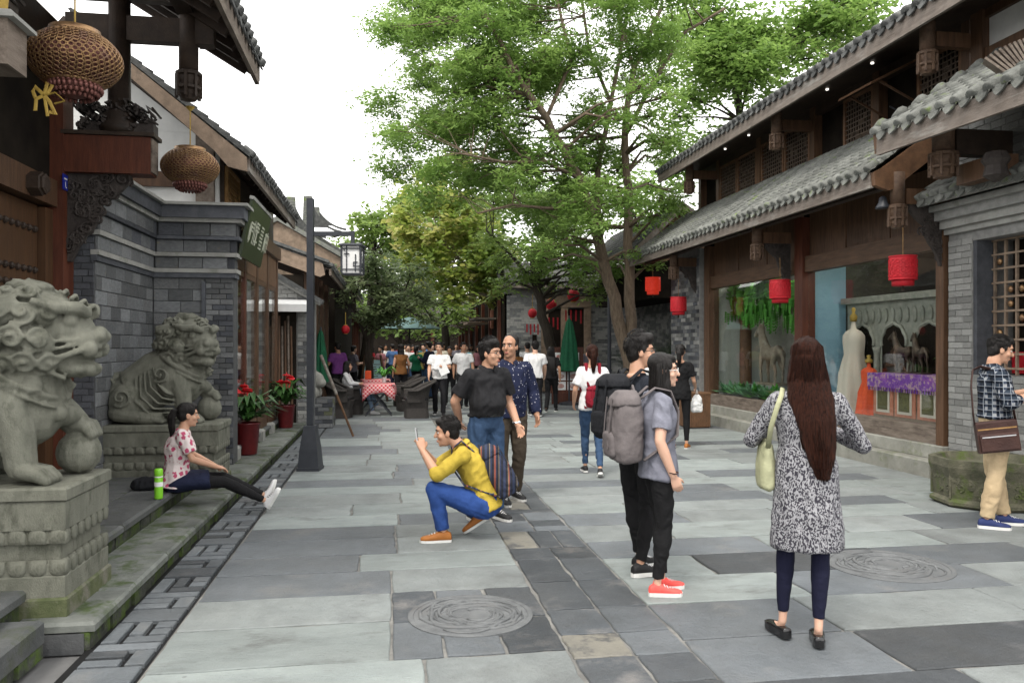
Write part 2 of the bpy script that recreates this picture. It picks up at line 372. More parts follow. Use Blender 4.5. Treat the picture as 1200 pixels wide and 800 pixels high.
# ============================================================ GROUND AND PAVING
g = MB(); g.box((-300, -40, -.30), (300, 600, -.062)); struct(g.build('ground', 'ground'))
pav = MB(); pav.box((-1.204, -2, -.06), (6.62, 70, -.012)); pav = struct(pav.build('pavement', 'joint'))
PAL = ['slab_pale', 'slab_light', 'slab_light', 'slab_mid', 'slab_mid', 'slab_light', 'slab_dark', 'slab_brown']
farslab = MB(); FARM = ['slab_pale', 'slab_light', 'slab_mid', 'slab_dark', 'slab_brown', 'slab_band']
nslab = [0]
def slab(x0, x1, y0, y1, m, gap=.007):
    e = gap * rnd.uniform(.6, 1.3); z = rnd.uniform(-.003, .002)
    if y0 < 12.5:
        b = MB(); cx, cy = (x0 + x1) / 2, (y0 + y1) / 2
        j = lambda: rnd.uniform(-.004, .004)
        a0, a1, b0, b1 = x0 + e - cx, x1 - e - cx, y0 + e - cy, y1 - e - cy; c = .006
        K = [(a0 + j(), b0 + j()), (a1 + j(), b0 + j()), (a1 + j(), b1 + j()), (a0 + j(), b1 + j())]; q = []
        for k in range(4):            # worn, slightly wavering edges with the odd chip
            (xa, ya), (xb, yb) = K[k], K[(k + 1) % 4]
            for f in (0, .2, .42, .63, .84):
                ch = rnd.choice((0, 0, 0, 0, .012)) if 0 < f else .004
                px_, py_ = xa + (xb - xa) * f + j() * .8, ya + (yb - ya) * f + j() * .8
                q.append((px_ * (1 - ch / max(.2, abs(px_))) if abs(px_) > .1 else px_, py_ * (1 - ch / max(.2, abs(py_))) if abs(py_) > .1 else py_))
        n = len(q); sx, sy = 1 - c / max(.05, a1), 1 - c / max(.05, b1)
        vs = [(x, y, -.05) for x, y in q] + [(x, y, z - c) for x, y in q] + [(x * sx, y * sy, z) for x, y in q]
        b.add(vs, [(i, (i + 1) % n, n + (i + 1) % n, n + i) for i in range(n)] + [(n + i, n + (i + 1) % n, 2 * n + (i + 1) % n, 2 * n + i) for i in range(n)] + [tuple(range(2 * n, 3 * n)), tuple(reversed(range(n)))])
        me = b.mesh('slab'); me.materials.append(M[m]); nslab[0] += 1
        link('slab', me, pav, at=Matrix.Translation((cx, cy, 0)))
    else:
        farslab.cur = FARM.index(m); farslab.bbox((x0 + e, y0 + e, -.04), (x1 - e, y1 - e, z), .006)
def rows(x0, x1, ys, lmin, lmax, pal, holes=()):
    last = None
    for a, b in zip(ys[:-1], ys[1:]):
        hs = [h for h in holes if h[2] <= a + 1e-6 and h[3] >= b - 1e-6]
        segs = [(x0, x1)]
        for h in hs: segs = [s for u, v in segs for s in ((u, min(v, h[0])), (max(u, h[1]), v)) if s[1] - s[0] > .05]
        for u, v in segs:
            x = u
            while x < v - .02:
                w = rnd.uniform(lmin, lmax)
                if v - x - w < lmin * .6: w = v - x
                m = rnd.choice(pal)
                if m == last: m = rnd.choice(pal)
                last = m
                slab(x, x + w, a, b, m); x += w
def rowlines(y0, y1, lo, hi, fixed=()):
    ys = [y0]
    for f in list(fixed) + [y1]:
        span = f - ys[-1]; n = max(1, round(span / ((lo + hi) / 2))); p = ys[-1]
        cuts = [rnd.uniform(.85, 1.15) for _ in range(n)]; t = sum(cuts)
        for c in cuts: p += span * c / t; ys.append(p)
        ys[-1] = f
    return ys
# left field, round manhole in its own dark frame
LP = ['slab_pale', 'slab_light', 'slab_light', 'slab_mid', 'slab_pale', 'slab_light', 'slab_mid']
rows(-1.20, .95, rowlines(1.6, 60, .44, .62, (4.16, 5.30)), .8, 1.65, LP, [(.02, .95, 4.16, 5.30)])
for a in [(.02, .30, 4.16, 4.72), (.30, .62, 4.16, 4.52), (.62, .95, 4.16, 4.72), (.02, .30, 4.72, 5.30), (.30, .62, 4.98, 5.30), (.62, .95, 4.72, 5.30), (.30, .62, 4.52, 4.98)]:
    slab(*a, 'slab_band' if rnd.random() < .8 else 'slab_mid')
# central band of small dark slabs
y = 1.8
while y < 60:
    h = rnd.choice([.34, .42, .5, .58]); k = rnd.random(); mm = lambda: rnd.choice(['slab_band'] * 7 + ['slab_mid', 'slab_brown'])
    if k < .18: slab(.95, 1.6, y, y + h * .45, rnd.choice(['slab_brown', 'slab_band', 'slab_mid'])); h *= .45
    elif k < .6: slab(.95, 1.28, y, y + h, mm()); slab(1.28, 1.6, y, y + h, mm())
    elif k < .8: slab(.95, 1.28, y, y + h, mm()); slab(1.28, 1.6, y, y + h * .4, mm()); slab(1.28, 1.6, y + h * .4, y + h, mm())
    else: slab(.95, 1.2, y, y + h, mm()); slab(1.2, 1.4, y, y + h, mm()); slab(1.4, 1.6, y, y + h, mm())
    y += h
# right field
RP = ['slab_pale', 'slab_light', 'slab_light', 'slab_light', 'slab_pale', 'slab_mid', 'slab_mid']
NP = ['slab_mid', 'slab_mid', 'slab_light', 'slab_light', 'slab_pale', 'slab_mid', 'slab_mid', 'slab_dark']
rl = rowlines(1.6, 60, .40, .62, (3.62, 4.2, 5.9))
kk = rl.index(5.9)
rows(1.6, 6.55, rl[:kk + 1], .62, 1.5, NP)
rows(1.6, 6.55, rl[kk:], .75, 1.7, RP)
# strip of narrow stones in a meander pattern with dark open gaps along the left step
gut = MB(); gut.box((-1.62, 0, -.06), (-1.206, 60, -.030)); gut = struct(gut.build('gutter', 'black'))
y = 1.8; k = 0
gm = ['slab_mid', 'slab_mid', 'slab_dark', 'slab_mid']
fargut = MB()
while y < 24:
    mod = [(-.36, -.02, 0, .10), (-.36, -.26, .115, .44), (-.245, -.02, .115, .21), (-.245, -.155, .225, .44), (-.14, -.02, .225, .32), (-.14, -.02, .335, .44)] if k % 2 == 0 else \
          [(-.36, -.02, 0, .22), (-.36, -.15, .235, .33), (-.36, -.15, .345, .44), (-.135, -.02, .235, .44)]
    for a, b, c, d in mod:
        if y < 11.5:
            e = MB(); e.bbox((a + .009, c + .009, -.04), (b - .009, d - .009, -.001 + rnd.uniform(-.004, .002)), .005)
            me = e.mesh('stone'); me.materials.append(M[rnd.choice(gm)]); link('stone', me, gut, at=Matrix.Translation((-1.205, y, 0)))
        else: fargut.bbox((-1.205 + a + .006, y + c + .006, -.04), (-1.205 + b - .006, y + d - .006, 0), .005)
    y += .455; k += 1
stuff(fargut.build('distant_stones', 'slab_mid', gut))
stuff(farslab.build('distant_slabs', None, pav, mats=FARM))
# manhole covers carved with rings and a scroll pattern
M['manhole'] = mat('manhole', (.15, .157, .16), (.085, .09, .094), .55, 8, .25, 60, third=(.10, .10, .10), tscale=4)
def manhole(x, y, r, label, turn):
    t = thing('manhole_cover', label, 'manhole', (x, y, 0), turn, 'carved manhole covers', local=True)
    b = MB(); b.lathe([(r, -.03), (r, .006), (r - .012, .009), (r - .03, .009), (r - .034, .004), (.001, .004)], 56, cap=True); d = b.build('plate', 'manhole', t)
    b = MB()
    for k in range(5):
        a0 = k * 2 * math.pi / 5
        pts = []
        for i in range(22):
            f = i / 21; a = a0 + f * 3.6; rr = r * (.82 - .42 * f) if k % 2 == 0 else r * (.80 - .25 * f + .08 * math.sin(f * 12))
            pts.append((rr * math.cos(a), rr * math.sin(a), .004))
        b.tube([(p[0], p[1], .006) for p in pts], [.005 + .010 * math.sin(math.pi * i / 21) for i in range(22)], 6, flat=.8)
    for k in range(26):
        a = k * 2.4; rr = r * (.25 + .55 * ((k * 37) % 26) / 26)
        b.tube([(rr * math.cos(a + i * .35) + .03 * math.cos(i * 1.2 + k), rr * math.sin(a + i * .35) + .03 * math.sin(i * 1.2 + k), .004) for i in range(6)], [.003, .010, .013, .012, .008, .003], 5, flat=.8)
    for rr in (.93, .34): b.tube([(r * rr * math.cos(i * .1571), r * rr * math.sin(i * .1571), .004) for i in range(41)], .006, 5)
    b.build('relief', 'manhole', t, True)
manhole(.49, 4.78, .375, 'round carved stone manhole cover framed by dark slabs beside the central band', .3)
manhole(3.65, 5.38, .44, 'larger round carved manhole cover among slabs near the woman in leopard print dress', 1.3)

# ============================================================ LEFT STEPS AND PLATFORM
plat = MB(); plat.box((-9, 2.0, -.05), (-2.03, 26, .22)); plat = struct(plat.build('platform', 'mortar'))
y = 2.0
def piece(parent, name, a, b, m, bev=.01):
    e = MB(); c = [(a[i] + b[i]) / 2 for i in range(3)]
    e.bbox([a[i] - c[i] for i in range(3)], [b[i] - c[i] for i in range(3)], bev)
    me = e.mesh(name); me.materials.append(M[m]); return link(name, me, parent, at=Matrix.Translation(c))
while y < 22:
    L = rnd.uniform(.9, 1.5)
    piece(plat, 'edge_stone', (-2.38, y + .004, .215), (-1.975, y + L - .004, .272 + rnd.uniform(-.004, .004)), 'plat', .018)
    x = -2.38
    for w in (.62, .7, .6):
        if x - w > -4.4: piece(plat, 'paving_stone', (x - w + .004, y + .004, .15), (x - .004, y + L - .004, .268 + rnd.uniform(-.003, .003)), 'plat', .006)
        x -= w
    y += L
# rough split-faced riser stones of the upper step
y = 4.4
while y < 22:
    L = rnd.uniform(.18, .42)
    piece(plat, 'riser_stone', (-2.05, y + .006, .10), (-2.012 + rnd.uniform(-.014, .012), y + L - .006, .212), 'riser', .014); y += L
low = MB(); low.box((-2.05, 4.62, -.05), (-1.63, 26, .06)); low = struct(low.build('lower_step', 'mortar'))
y = 4.62
while y < 22:
    L = rnd.uniform(.45, .95)
    piece(low, 'tread_stone', (-2.0, y + .004, .07), (-1.575, y + L - .004, .122 + rnd.uniform(-.003, .003)), 'step', .016); y += L
y = 4.62
while y < 22:
    L = rnd.uniform(.16, .38)
    piece(low, 'riser_stone', (-1.66, y + .005, -.03), (-1.602 + rnd.uniform(-.014, .012), y + L - .005, .068), 'riser', .012); y += L
# the ledge in front of the near lion
led = MB(); led.box((-9, -1, -.05), (-1.86, 4.55, .08)); led = struct(led.build('ledge', 'mortar'))
y = .6
while y < 4.5:
    L = min(rnd.uniform(.8, 1.2), 4.55 - y)
    piece(led, 'edge_stone', (-2.15, y + .004, .05), (-1.80, y + L - .004, .17 + rnd.uniform(-.004, .004)), 'plat', .018)
    piece(led, 'paving_stone', (-2.9, y + .004, .03), (-2.15, y + L - .004, .135), 'moss_stone', .01)
    y += L
y = .6
while y < 4.5:
    L = rnd.uniform(.16, .34); piece(led, 'riser_stone', (-1.9, y + .005, -.03), (-1.815 + rnd.uniform(-.012, .012), min(y + L, 4.55) - .005, .05), 'riser', .012); y += L

# ============================================================ GUARDIAN LIONS
def spiral(mb, c, r, nrm, turns=2.1, w=.014, hand=1):
    turns *= .8; w *= .86
    c = Vector(c); n = Vector(nrm).normalized(); a = n.orthogonal().normalized(); b = n.cross(a)
    K = 26; pts = []; rad = []
    for i in range(K):
        f = i / (K - 1); th = hand * f * turns * 2 * math.pi; rr = r * (1 - .86 * f)
        pts.append(c + a * rr * math.cos(th) + b * rr * math.sin(th) + n * (r * .55 * (f - .1) + .008)); rad.append(w)
    mb.tube(pts, rad, 6)
def pedestal(root, x0, x1, y0, y1, z0, z1):
    H = z1 - z0
    def tier(nm, f0, f1, ins, m='statue', bev=.012):
        e = MB(); e.bbox((x0 + ins, y0 + ins, z0 + H * f0), (x1 - ins, y1 - ins, z0 + H * f1), bev); return e.build(nm, m, root)
    tier('foot_slab', 0, .17, 0, 'moss_stone'); tier('lower_tier', .17, .34, .015)
    tier('waist', .44, .58, .05); tier('upper_tier', .68, .90, .012); tier('top_slab', .905, 1.0, .0)
    def petals(f0, f1, nm, up, amp):
        e = MB(); a, b = z0 + H * f0, z0 + H * f1
        core = MB(); core.bbox((x0 + .022, y0 + .022, a + .001), (x1 - .022, y1 - .022, b - .001), .02); o = core.build(nm, 'statue', root)
        for side in range(3):
            L = (x1 - x0) if side == 0 else (y1 - y0); n = round(L / .105)
            for i in range(n):
                s = (i + .5) * L / n
                c = (x0 + s, y0 + .028, (a + b) / 2) if side == 0 else ((x1 - .028, y0 + s, (a + b) / 2) if side == 1 else (x0 + .028, y0 + s, (a + b) / 2))
                rr = (L / n * .47, .020, (b - a) * .56) if side == 0 else (.020, L / n * .47, (b - a) * .56)
                p = MB(); ax_, bx_ = Vector((rr[0], 0, 0)), Vector((0, rr[1], 0))
                p.loft([((0, 0, rr[2] * z_ * up), ax_ * k_, bx_ * q_) for z_, k_, q_ in ((-1, .45, .35), (-.8, .72, .75), (-.3, .98, 1), (.4, 1, .95), (.9, .96, .6), (1, .9, .3))], 10, 3.0); me = p.mesh('petal'); me.materials.append(M['statue'])
                me.polygons.foreach_set('use_smooth', [True] * len(me.polygons)); link('petal', me, o, at=Matrix.Translation(c))
    petals(.335, .445, 'lower_petal_band', 1, .03); petals(.575, .685, 'upper_petal_band', -1, .03)
def lion(label, origin, head_yaw, ped, mirror=1):
    """seated lion facing +X, local origin at the middle of the pedestal top"""
    root = thing('guardian_lion', label, 'statue', (ped[1], ped[2], ped[4]))
    pedestal(root, *ped)
    O = Vector(origin); T = lambda p: O + Vector((p[0], p[1] * mirror, p[2]))
    b = MB(); E = lambda c, r, n=14, m=10, M3=None: b.ell(T(c), r, n, m, M3)
    Lm = lambda pts, rad: b.limb([T(p) for p in pts], rad, 12)
    # haunches, back, chest
    E((-.34, 0, .26), (.27, .25, .26)); E((-.30, -.20, .22), (.22, .11, .21)); E((-.30, .20, .22), (.22, .11, .21))
    b.loft([(T((-.45, 0, .2)), (0, .2, 0), (.10, 0, .10)), (T((-.3, 0, .32)), (0, .24, 0), (-.15, 0, .22)), (T((-.05, 0, .48)), (0, .25, 0), (-.16, 0, .25)),
            (T((.16, 0, .58)), (0, .25, 0), (-.16, 0, .24)), (T((.26, 0, .7)), (0, .2, 0), (-.12, 0, .12))], 16)
    E((.20, 0, .46), (.20, .24, .27)); E((.12, -.19, .45), (.17, .11, .20)); E((.12, .19, .45), (.17, .11, .20))
    # hind feet
    for s in (-1, 1):
        Lm([(-.42, .2 * s, .12), (-.16, .25 * s, .07), (-.02, .25 * s, .06)], [.10, .075, .07])
        for k in range(4): Lm([(-.03, (.20 + .033 * k) * s, .05), (.04, (.20 + .033 * k) * s, .03)], [.03, .026])
    # front legs: one straight, one raised on the ball
    Lm([(.16, -.19, .46), (.22, -.20, .28), (.24, -.20, .10)], [.12, .095, .085])
    Lm([(.20, .17, .46), (.34, .18, .36), (.40, .18, .30)], [.12, .09, .08])
    for k in range(4):
        Lm([(.27, -.265 + .045 * k, .075), (.36, -.275 + .048 * k, .055), (.40, -.275 + .048 * k, .025)], [.043, .042, .032])
        Lm([(.40, .12 + .042 * k, .31), (.47, .12 + .042 * k, .29), (.50, .12 + .042 * k, .24)], [.038, .038, .028])
    E((.41, .18, .13), (.13, .13, .13))
    for a in range(5):
        th = a * 1.2566; b.tube([T((.41 + .125 * math.cos(th) * math.sin(i * .52), .18 + .125 * math.sin(th) * math.sin(i * .52), .13 + .13 * math.cos(i * .52))) for i in range(7)], .012, 5)
    # tail curls up behind
    Lm([(-.55, 0, .10), (-.63, 0, .26), (-.58, 0, .44), (-.46, 0, .50)], [.07, .075, .08, .05])
    for k in (-1, 1): spiral(b, T((-.56, .10 * k, .42)), .09, (0, k * mirror, .1), 1.6, .022)
    for i in range(5): b.tube([T((-.62 + i * .03, -.06, .14 + .02 * i)), T((-.66 + i * .035, -.075, .3)), T((-.58 + i * .03, -.06, .47))], .012, 5)
    # collar, tassel and bell on the chest
    ring = []
    for i in range(25):
        th = math.pi * 2 * i / 24; ring.append(T((.17 + .215 * math.cos(th), .275 * math.sin(th), .60 - .13 * math.cos(th))))
    b.tube(ring, .030, 8, flat=.7)
    ring2 = [p + Vector((.02, 0, -.055)) for p in ring]; b.tube(ring2, .013, 6)
    E((.385, -.06, .395), (.05, .05, .055)); E((.375, -.06, .455), (.035, .035, .03)); E((.36, .08, .37), (.10, .09, .07))
    # cloth folds across the near shoulder
    for i in range(5):
        b.tube([T((-.06 - .045 * i, -.265 + .01 * i, .60 - .03 * i)), T((-.02 - .05 * i, -.30, .44 - .05 * i)), T((.08 - .04 * i, -.295, .33 - .055 * i)), T((.20 - .02 * i, -.25, .28 - .04 * i))], .014, 5)
    # shoulder whorls and leg flames
    spiral(b, T((.02, -.295, .52)), .085, (0, -mirror, .1), 1.8, .016); spiral(b, T((-.36, -.30, .28)), .10, (0, -mirror, .1), 1.9, .018)
    spiral(b, T((.02, .295, .52)), .085, (0, mirror, .1), 1.8, .016)
    # head, turned on the neck
    hc = Vector((.245, 0, .84)); Rz = Matrix.Rotation(head_yaw * mirror, 3, 'Z')
    def HT(p): q = Rz @ Vector((p[0], p[1] * mirror, p[2])); return O + Vector((hc.x, hc.y, hc.z)) + q
    def HE(c, r, n=14, m=10): b.ell(HT(c), r, n, m, Rz)
    HE((-.06, 0, 0), (.25, .25, .27)); HE((.02, 0, .10), (.22, .21, .17)); HE((-.08, 0, -.2), (.22, .25, .18))
    HE((.16, 0, .03), (.16, .17, .13)); HE((.27, 0, -.02), (.11, .145, .085)); HE((.34, 0, .01), (.05, .085, .055))      # muzzle and nose
    HE((.21, 0, -.19), (.15, .125, .055)); HE((.15, 0, -.14), (.13, .14, .10)); HE((.30, 0, -.20), (.05, .09, .04))       # jaw
    HE((.24, 0, -.115), (.10, .10, .03))
    for s in (-1, 1):
        HE((.36, .05 * s, 0), (.035, .04, .035), 10, 8); HE((.32, .10 * s, -.075), (.05, .045, .05), 10, 8)
        HE((.22, .115 * s, .085), (.05, .052, .045), 10, 8)                                                              # eyes
        b.tube([HT((.30, .045 * s, .13)), HT((.27, .12 * s, .165)), HT((.17, .20 * s, .165)), HT((.06, .25 * s, .20))], [.03, .042, .04, .02], 8)   # brows
        b.tube([HT((.36, .03 * s, -.06)), HT((.32, .13 * s, -.07)), HT((.20, .17 * s, -.12)), HT((.12, .18 * s, -.2)), HT((.20, .12 * s, -.245))], .018, 6)  # lips
        for k in range(3): b.tube([HT((.28 + .02 * k, .135 * s - .01 * k * s, -.02 - .02 * k)), HT((.14 + .02 * k, .19 * s, -.03 - .045 * k))], .013, 5)
        b.tube([HT((-.02, .22 * s, .16)), HT((-.12, .29 * s, .15)), HT((-.17, .27 * s, .07))], [.06, .05, .02], 8)       # ears
        for k in range(2): HE((.33 - .03 * k, (.04 + .05 * k) * s, -.105), (.018, .016, .03), 8, 6)                      # teeth
        HE((.10, .20 * s, -.04), (.07, .05, .07)); spiral(b, HT((.10, .245 * s, -.03)), .07, Rz @ Vector((.25, s * mirror, .05)), 1.6, .014, s)
    for k in range(4): b.tube([HT((.30 - .05 * k, -.07 + .01 * k, .16 + .03 * k)), HT((.31 - .05 * k, 0, .185 + .03 * k)), HT((.30 - .05 * k, .07 - .01 * k, .16 + .03 * k))], .016, 6)
    # mane of spiral curls in rows round the back of the head
    R0 = random.Random(3)
    for row, (el, n, rr) in enumerate([(-50, 10, .072), (-26, 12, .08), (0, 12, .08), (26, 11, .078), (52, 8, .075), (78, 4, .06)]):
        for i in range(n):
            az = math.radians(46 + (i + .5 * (row % 2)) * (268 / max(1, n - .5)))
            e = math.radians(el); d = Vector((math.cos(az) * math.cos(e), math.sin(az) * math.cos(e), math.sin(e)))
            p = Vector((-.06 + d.x * .27, d.y * .285, -.01 + d.z * .30)) if el > -40 else Vector((-.06 + d.x * .32, d.y * .34, -.04 + d.z * .34))
            nr = Rz @ Vector((d.x, d.y * mirror, d.z))
            b.ell(HT(p * .93), (rr * .82,) * 3, 10, 8); spiral(b, HT(p * 1.04), rr, nr, 1.9, .0155, 1 if i % 2 else -1)
    HE((-.04, 0, .285), (.13, .12, .05))
    fuse(b, 'figure', 'statue', root, .009, 1)
    return root
lion('large grey stone guardian lion in profile on carved pedestal, close to the wooden door', (-2.30, 5.10, .835), R(0), (-3.25, -1.76, 4.74, 5.46, .10, .835))
lion('grey stone guardian lion with turned head on pedestal before the brick niche wall', (-2.37, 9.06, .80), R(-42), (-3.22, -1.76, 8.70, 9.42, .10, .80))

# ============================================================ SHARED BUILDING PIECES
UNIT = {}
def unit_brick(m):
    if m not in UNIT:
        e = MB(); e.bbox((-.5, -.5, -.5), (.5, .5, .5), .0)
        e = MB(); q = [(-.5, -.5), (.5, -.5), (.5, .5), (-.5, .5)]; c = .03
        vs = [(x, .5, z) for x, z in q] + [(x, -.38, z) for x, z in q] + [(x * .965, -.5, z * .93) for x, z in q]   # front face at -Y
        e.add(vs, [(3, 2, 1, 0)] + [(i, 4 + i, 4 + (i + 1) % 4, (i + 1) % 4)[::-1] for i in range(4)] + [(4 + i, 8 + i, 8 + (i + 1) % 4, 4 + (i + 1) % 4)[::-1] for i in range(4)] + [(8, 9, 10, 11)])
        me = e.mesh('brick'); me.materials.append(M[m]); UNIT[m] = me
    return UNIT[m]
def bricks(parent, P0, U, L, H, bl, bh, mats, proud=.012, joint=.006, name='brick', maxn=300, keep=None, bond=.5):
    """courses of bricks on a wall face starting at P0 along unit vector U; outward side is to the right of U"""
    U = Vector(U).normalized(); Z = Vector((0, 0, 1)); Nn = U.cross(Z); P0 = Vector(P0)
    n = round(H / bh); bh = H / n; cnt = 0; rest = MB(); RM = list(dict.fromkeys(mats))
    for r in range(n):
        x = -bl * bond * (r % 2)
        while x < L - .01:
            w = bl * rnd.uniform(.92, 1.08); a, b = max(x, 0), min(x + w, L); x += w
            if b - a < .03: continue
            c = P0 + U * ((a + b) / 2) + Z * (bh * (r + .5))
            if keep and not keep((a + b) / 2, bh * (r + .5)): continue
            m = rnd.choice(mats); th = .05; pr = proud + rnd.uniform(-.003, .003)
            R3 = Matrix((U, -Nn, Z)).transposed(); cc = c + Nn * (pr - th / 2)
            sc = ((b - a) - joint, th, bh - joint)
            if cnt < maxn:
                cnt += 1; link(name, unit_brick(m), parent, at=Matrix.Translation(cc) @ R3.to_4x4() @ Matrix.Diagonal((*sc, 1)))
            else:
                rest.cur = RM.index(m)
                rest.box((-sc[0] / 2, -sc[1] / 2, -sc[2] / 2), (sc[0] / 2, sc[1] / 2, sc[2] / 2), Matrix.Translation(cc) @ R3.to_4x4())
    if rest.v: stuff(rest.build('remaining_bricks', None, parent, mats=RM))

def tile_row_mesh(L, m, r=.062, key={}):
    k = (round(L, 2), m, r)
    if k in key: return key[k]
    e = MB(); n = max(2, int(L / .16)); s = L / n
    for i in range(n):       # overlapping cover tiles, each lifted a little over the one below
        y0, y1 = i * s - .012, (i + 1) * s; l0, l1 = .016, .0
        vs = []
        for (y, l, rr) in ((y0, l0, r * 1.05), (y1, l1, r * .93)):
            for j in range(7):
                th = math.pi * j / 6; vs.append((rr * math.cos(th), y, l + rr * .85 * math.sin(th)))
        o = len(vs)
        e.add(vs + [(0, y0, l0 - .01)], [(j, j + 1, 8 + j, 7 + j) for j in range(6)] + [(j + 1, j, 14) for j in range(6)])
    me = e.mesh('tile_row'); me.materials.append(M[m]); me.polygons.foreach_set('use_smooth', [True] * len(me.polygons)); key[k] = me
    return me
def pan_row_mesh(L, m, key={}):
    k = (round(L, 2), m)
    if k in key: return key[k]
    e = MB(); n = max(2, int(L / .11)); s = L / n; r = .085
    for i in range(n):
        y0, y1 = i * s - .02, (i + 1) * s
        vs = []
        for (y, l) in ((y0, .014), (y1, 0.0)):
            for j in range(5):
                th = math.pi * (1.2 + .6 * j / 4); vs.append((r * math.cos(th), y, l + .06 + r * .75 * math.sin(th)))
        e.add(vs, [(j, j + 1, 6 + j, 5 + j) for j in range(4)])
    me = e.mesh('pan_row'); me.materials.append(M[m]); key[k] = me; return me
def drip_mesh(m, key={}):
    if m in key: return key[m]
    e = MB(); # pointed leaf-shaped end plate, curved forward
    pr = [(-.075, 0), (-.078, -.03), (-.06, -.065), (-.03, -.088), (0, -.108), (.03, -.088), (.06, -.065), (.078, -.03), (.075, 0)]
    f = [(x, -.03 - .02 * (1 - abs(x) / .08), z) for x, z in pr]; bk = [(x, y + .02, z) for x, y, z in f]; n = len(pr)
    e.add(f + bk, [tuple(range(n))[::-1], tuple(range(n, 2 * n))] + [(i, i + 1, n + i + 1, n + i) for i in range(n - 1)])
    me = e.mesh('drip_tile'); me.materials.append(M[m]); key[m] = me; return me
def cap_mesh(m, key={}):
    if m in key: return key[m]
    e = MB(); n = 10    # rounded cover-tile end with a thick lip
    def ring(y, r, z): return [(r * math.cos(math.pi * j / (n - 1)), y, z + r * math.sin(math.pi * j / (n - 1))) for j in range(n)]
    vs = ring(.10, .062, .005) + ring(-.03, .072, .012) + ring(-.055, .068, .010) + ring(-.055, .03, .012)
    fs = [(k * n + j, k * n + j + 1, (k + 1) * n + j + 1, (k + 1) * n + j) for k in range(3) for j in range(n - 1)] + [tuple(3 * n + j for j in range(n))]
    e.add(vs, fs); me = e.mesh('end_tile'); me.materials.append(M[m]); me.polygons.foreach_set('use_smooth', [True] * len(me.polygons)); key[m] = me; return me
def roof(parent, e0, e1, run, L, pitch=.21, m='tile', fas='fascia', fh=.17, deck='wood_dark', rafters=True, rows=True, fins=0.0):
    """tiled slope: eave from e0 to e1 (world), run = unit vector up the slope, L = slope length"""
    e0, e1, run = Vector(e0), Vector(e1), Vector(run).normalized(); A = (e1 - e0); n = max(2, round(A.length / pitch)); A.normalize()
    nz = A.cross(run).normalized()
    if nz.z < 0: nz = -nz
    X = run.cross(nz)                                        # local x with y = up the slope, z = out of the roof
    R4 = Matrix((X, run, nz)).transposed().to_4x4()
    out = run.copy(); out.z = 0; out.normalize(); out = -out  # outward, horizontal
    d = MB(); t = nz * -.05
    d.prism([e0 + t, e1 + t, e1 + run * L + t, e0 + run * L + t], nz * .03); d.build('roof_deck', deck, parent)
    f = MB(); f.beam(e0 + Vector((0, 0, -fh / 2 - .02)) + out * .02, e1 + Vector((0, 0, -fh / 2 - .02)) + out * .02, .045, fh); f.build('fascia_board', fas, parent)
    if rafters:
        k = round((e1 - e0).length / .34); rm = MB(); rm.box((-.03, .05, -.15), (.03, L, -.055)); rme = rm.mesh('rafter'); rme.materials.append(M['wood_dark'])
        for i in range(k + 1):
            p = e0 + (e1 - e0) * (i / k); link('rafter', rme, parent, at=Matrix.Translation(p) @ R4)
    if rows:
        tm, dm, cm, pm = tile_row_mesh(L, m), drip_mesh(m), cap_mesh(m), pan_row_mesh(L, m)
        for i in range(n + 1):
            p = e0 + (e1 - e0) * (i / n); J = lambda s: Matrix.Rotation(rnd.uniform(-s, s), 4, 'Z')
            link('tile_row', tm, parent, at=Matrix.Translation(p + nz * .03) @ R4)
            ed = Matrix.Translation(p + nz * .028 + out * .012)
            link('end_tile', cm, parent, at=ed @ R4 @ Matrix.Rotation(R(rnd.uniform(-6, 12)), 4, 'X') @ J(.08))
            if i < n:
                q = e0 + (e1 - e0) * ((i + .5) / n); link('pan_row', pm, parent, at=Matrix.Translation(q - nz * .012) @ R4)
                B = Matrix((X, -out, Vector((0, 0, 1)))).transposed().to_4x4()
                link('drip_tile', dm, parent, at=Matrix.Translation(q + nz * .018 + out * .03) @ B @ Matrix.Rotation(R(rnd.uniform(-14, 4)), 4, 'X') @ J(.06))
def pendant(parent, x, y, z0, z1, r=.075, m='carve_l', side=10):
    """hanging post that ends in a carved lantern-shaped bud"""
    b = MB(); b.lathe([(r, z0 + .30), (r * 1.02, z1)], 14, (x, y, 0)); o = b.build('hanging_post', m, parent, True)
    c = MB(); c.lathe([(.02, z0), (r * .75, z0 + .01), (r * 1.05, z0 + .06), (r * .95, z0 + .10), (r * 1.3, z0 + .115), (r * 1.3, z0 + .14), (r * .98, z0 + .15), (r * 1.12, z0 + .2), (r * 1.12, z0 + .24), (r * 1.35, z0 + .25), (r * 1.35, z0 + .28), (r * .95, z0 + .30)], 14, (x, y, 0))
    for k in range(8):
        a = k * math.pi / 4; c.box((-.014, -.012, z0 + .03), (.014, .012, z0 + .27), Matrix.Translation((x + r * 1.22 * math.cos(a), y + r * 1.22 * math.sin(a), 0)) @ Matrix.Rotation(a, 4, 'Z'))
    c.build('carved_bud', m, o, False); return o
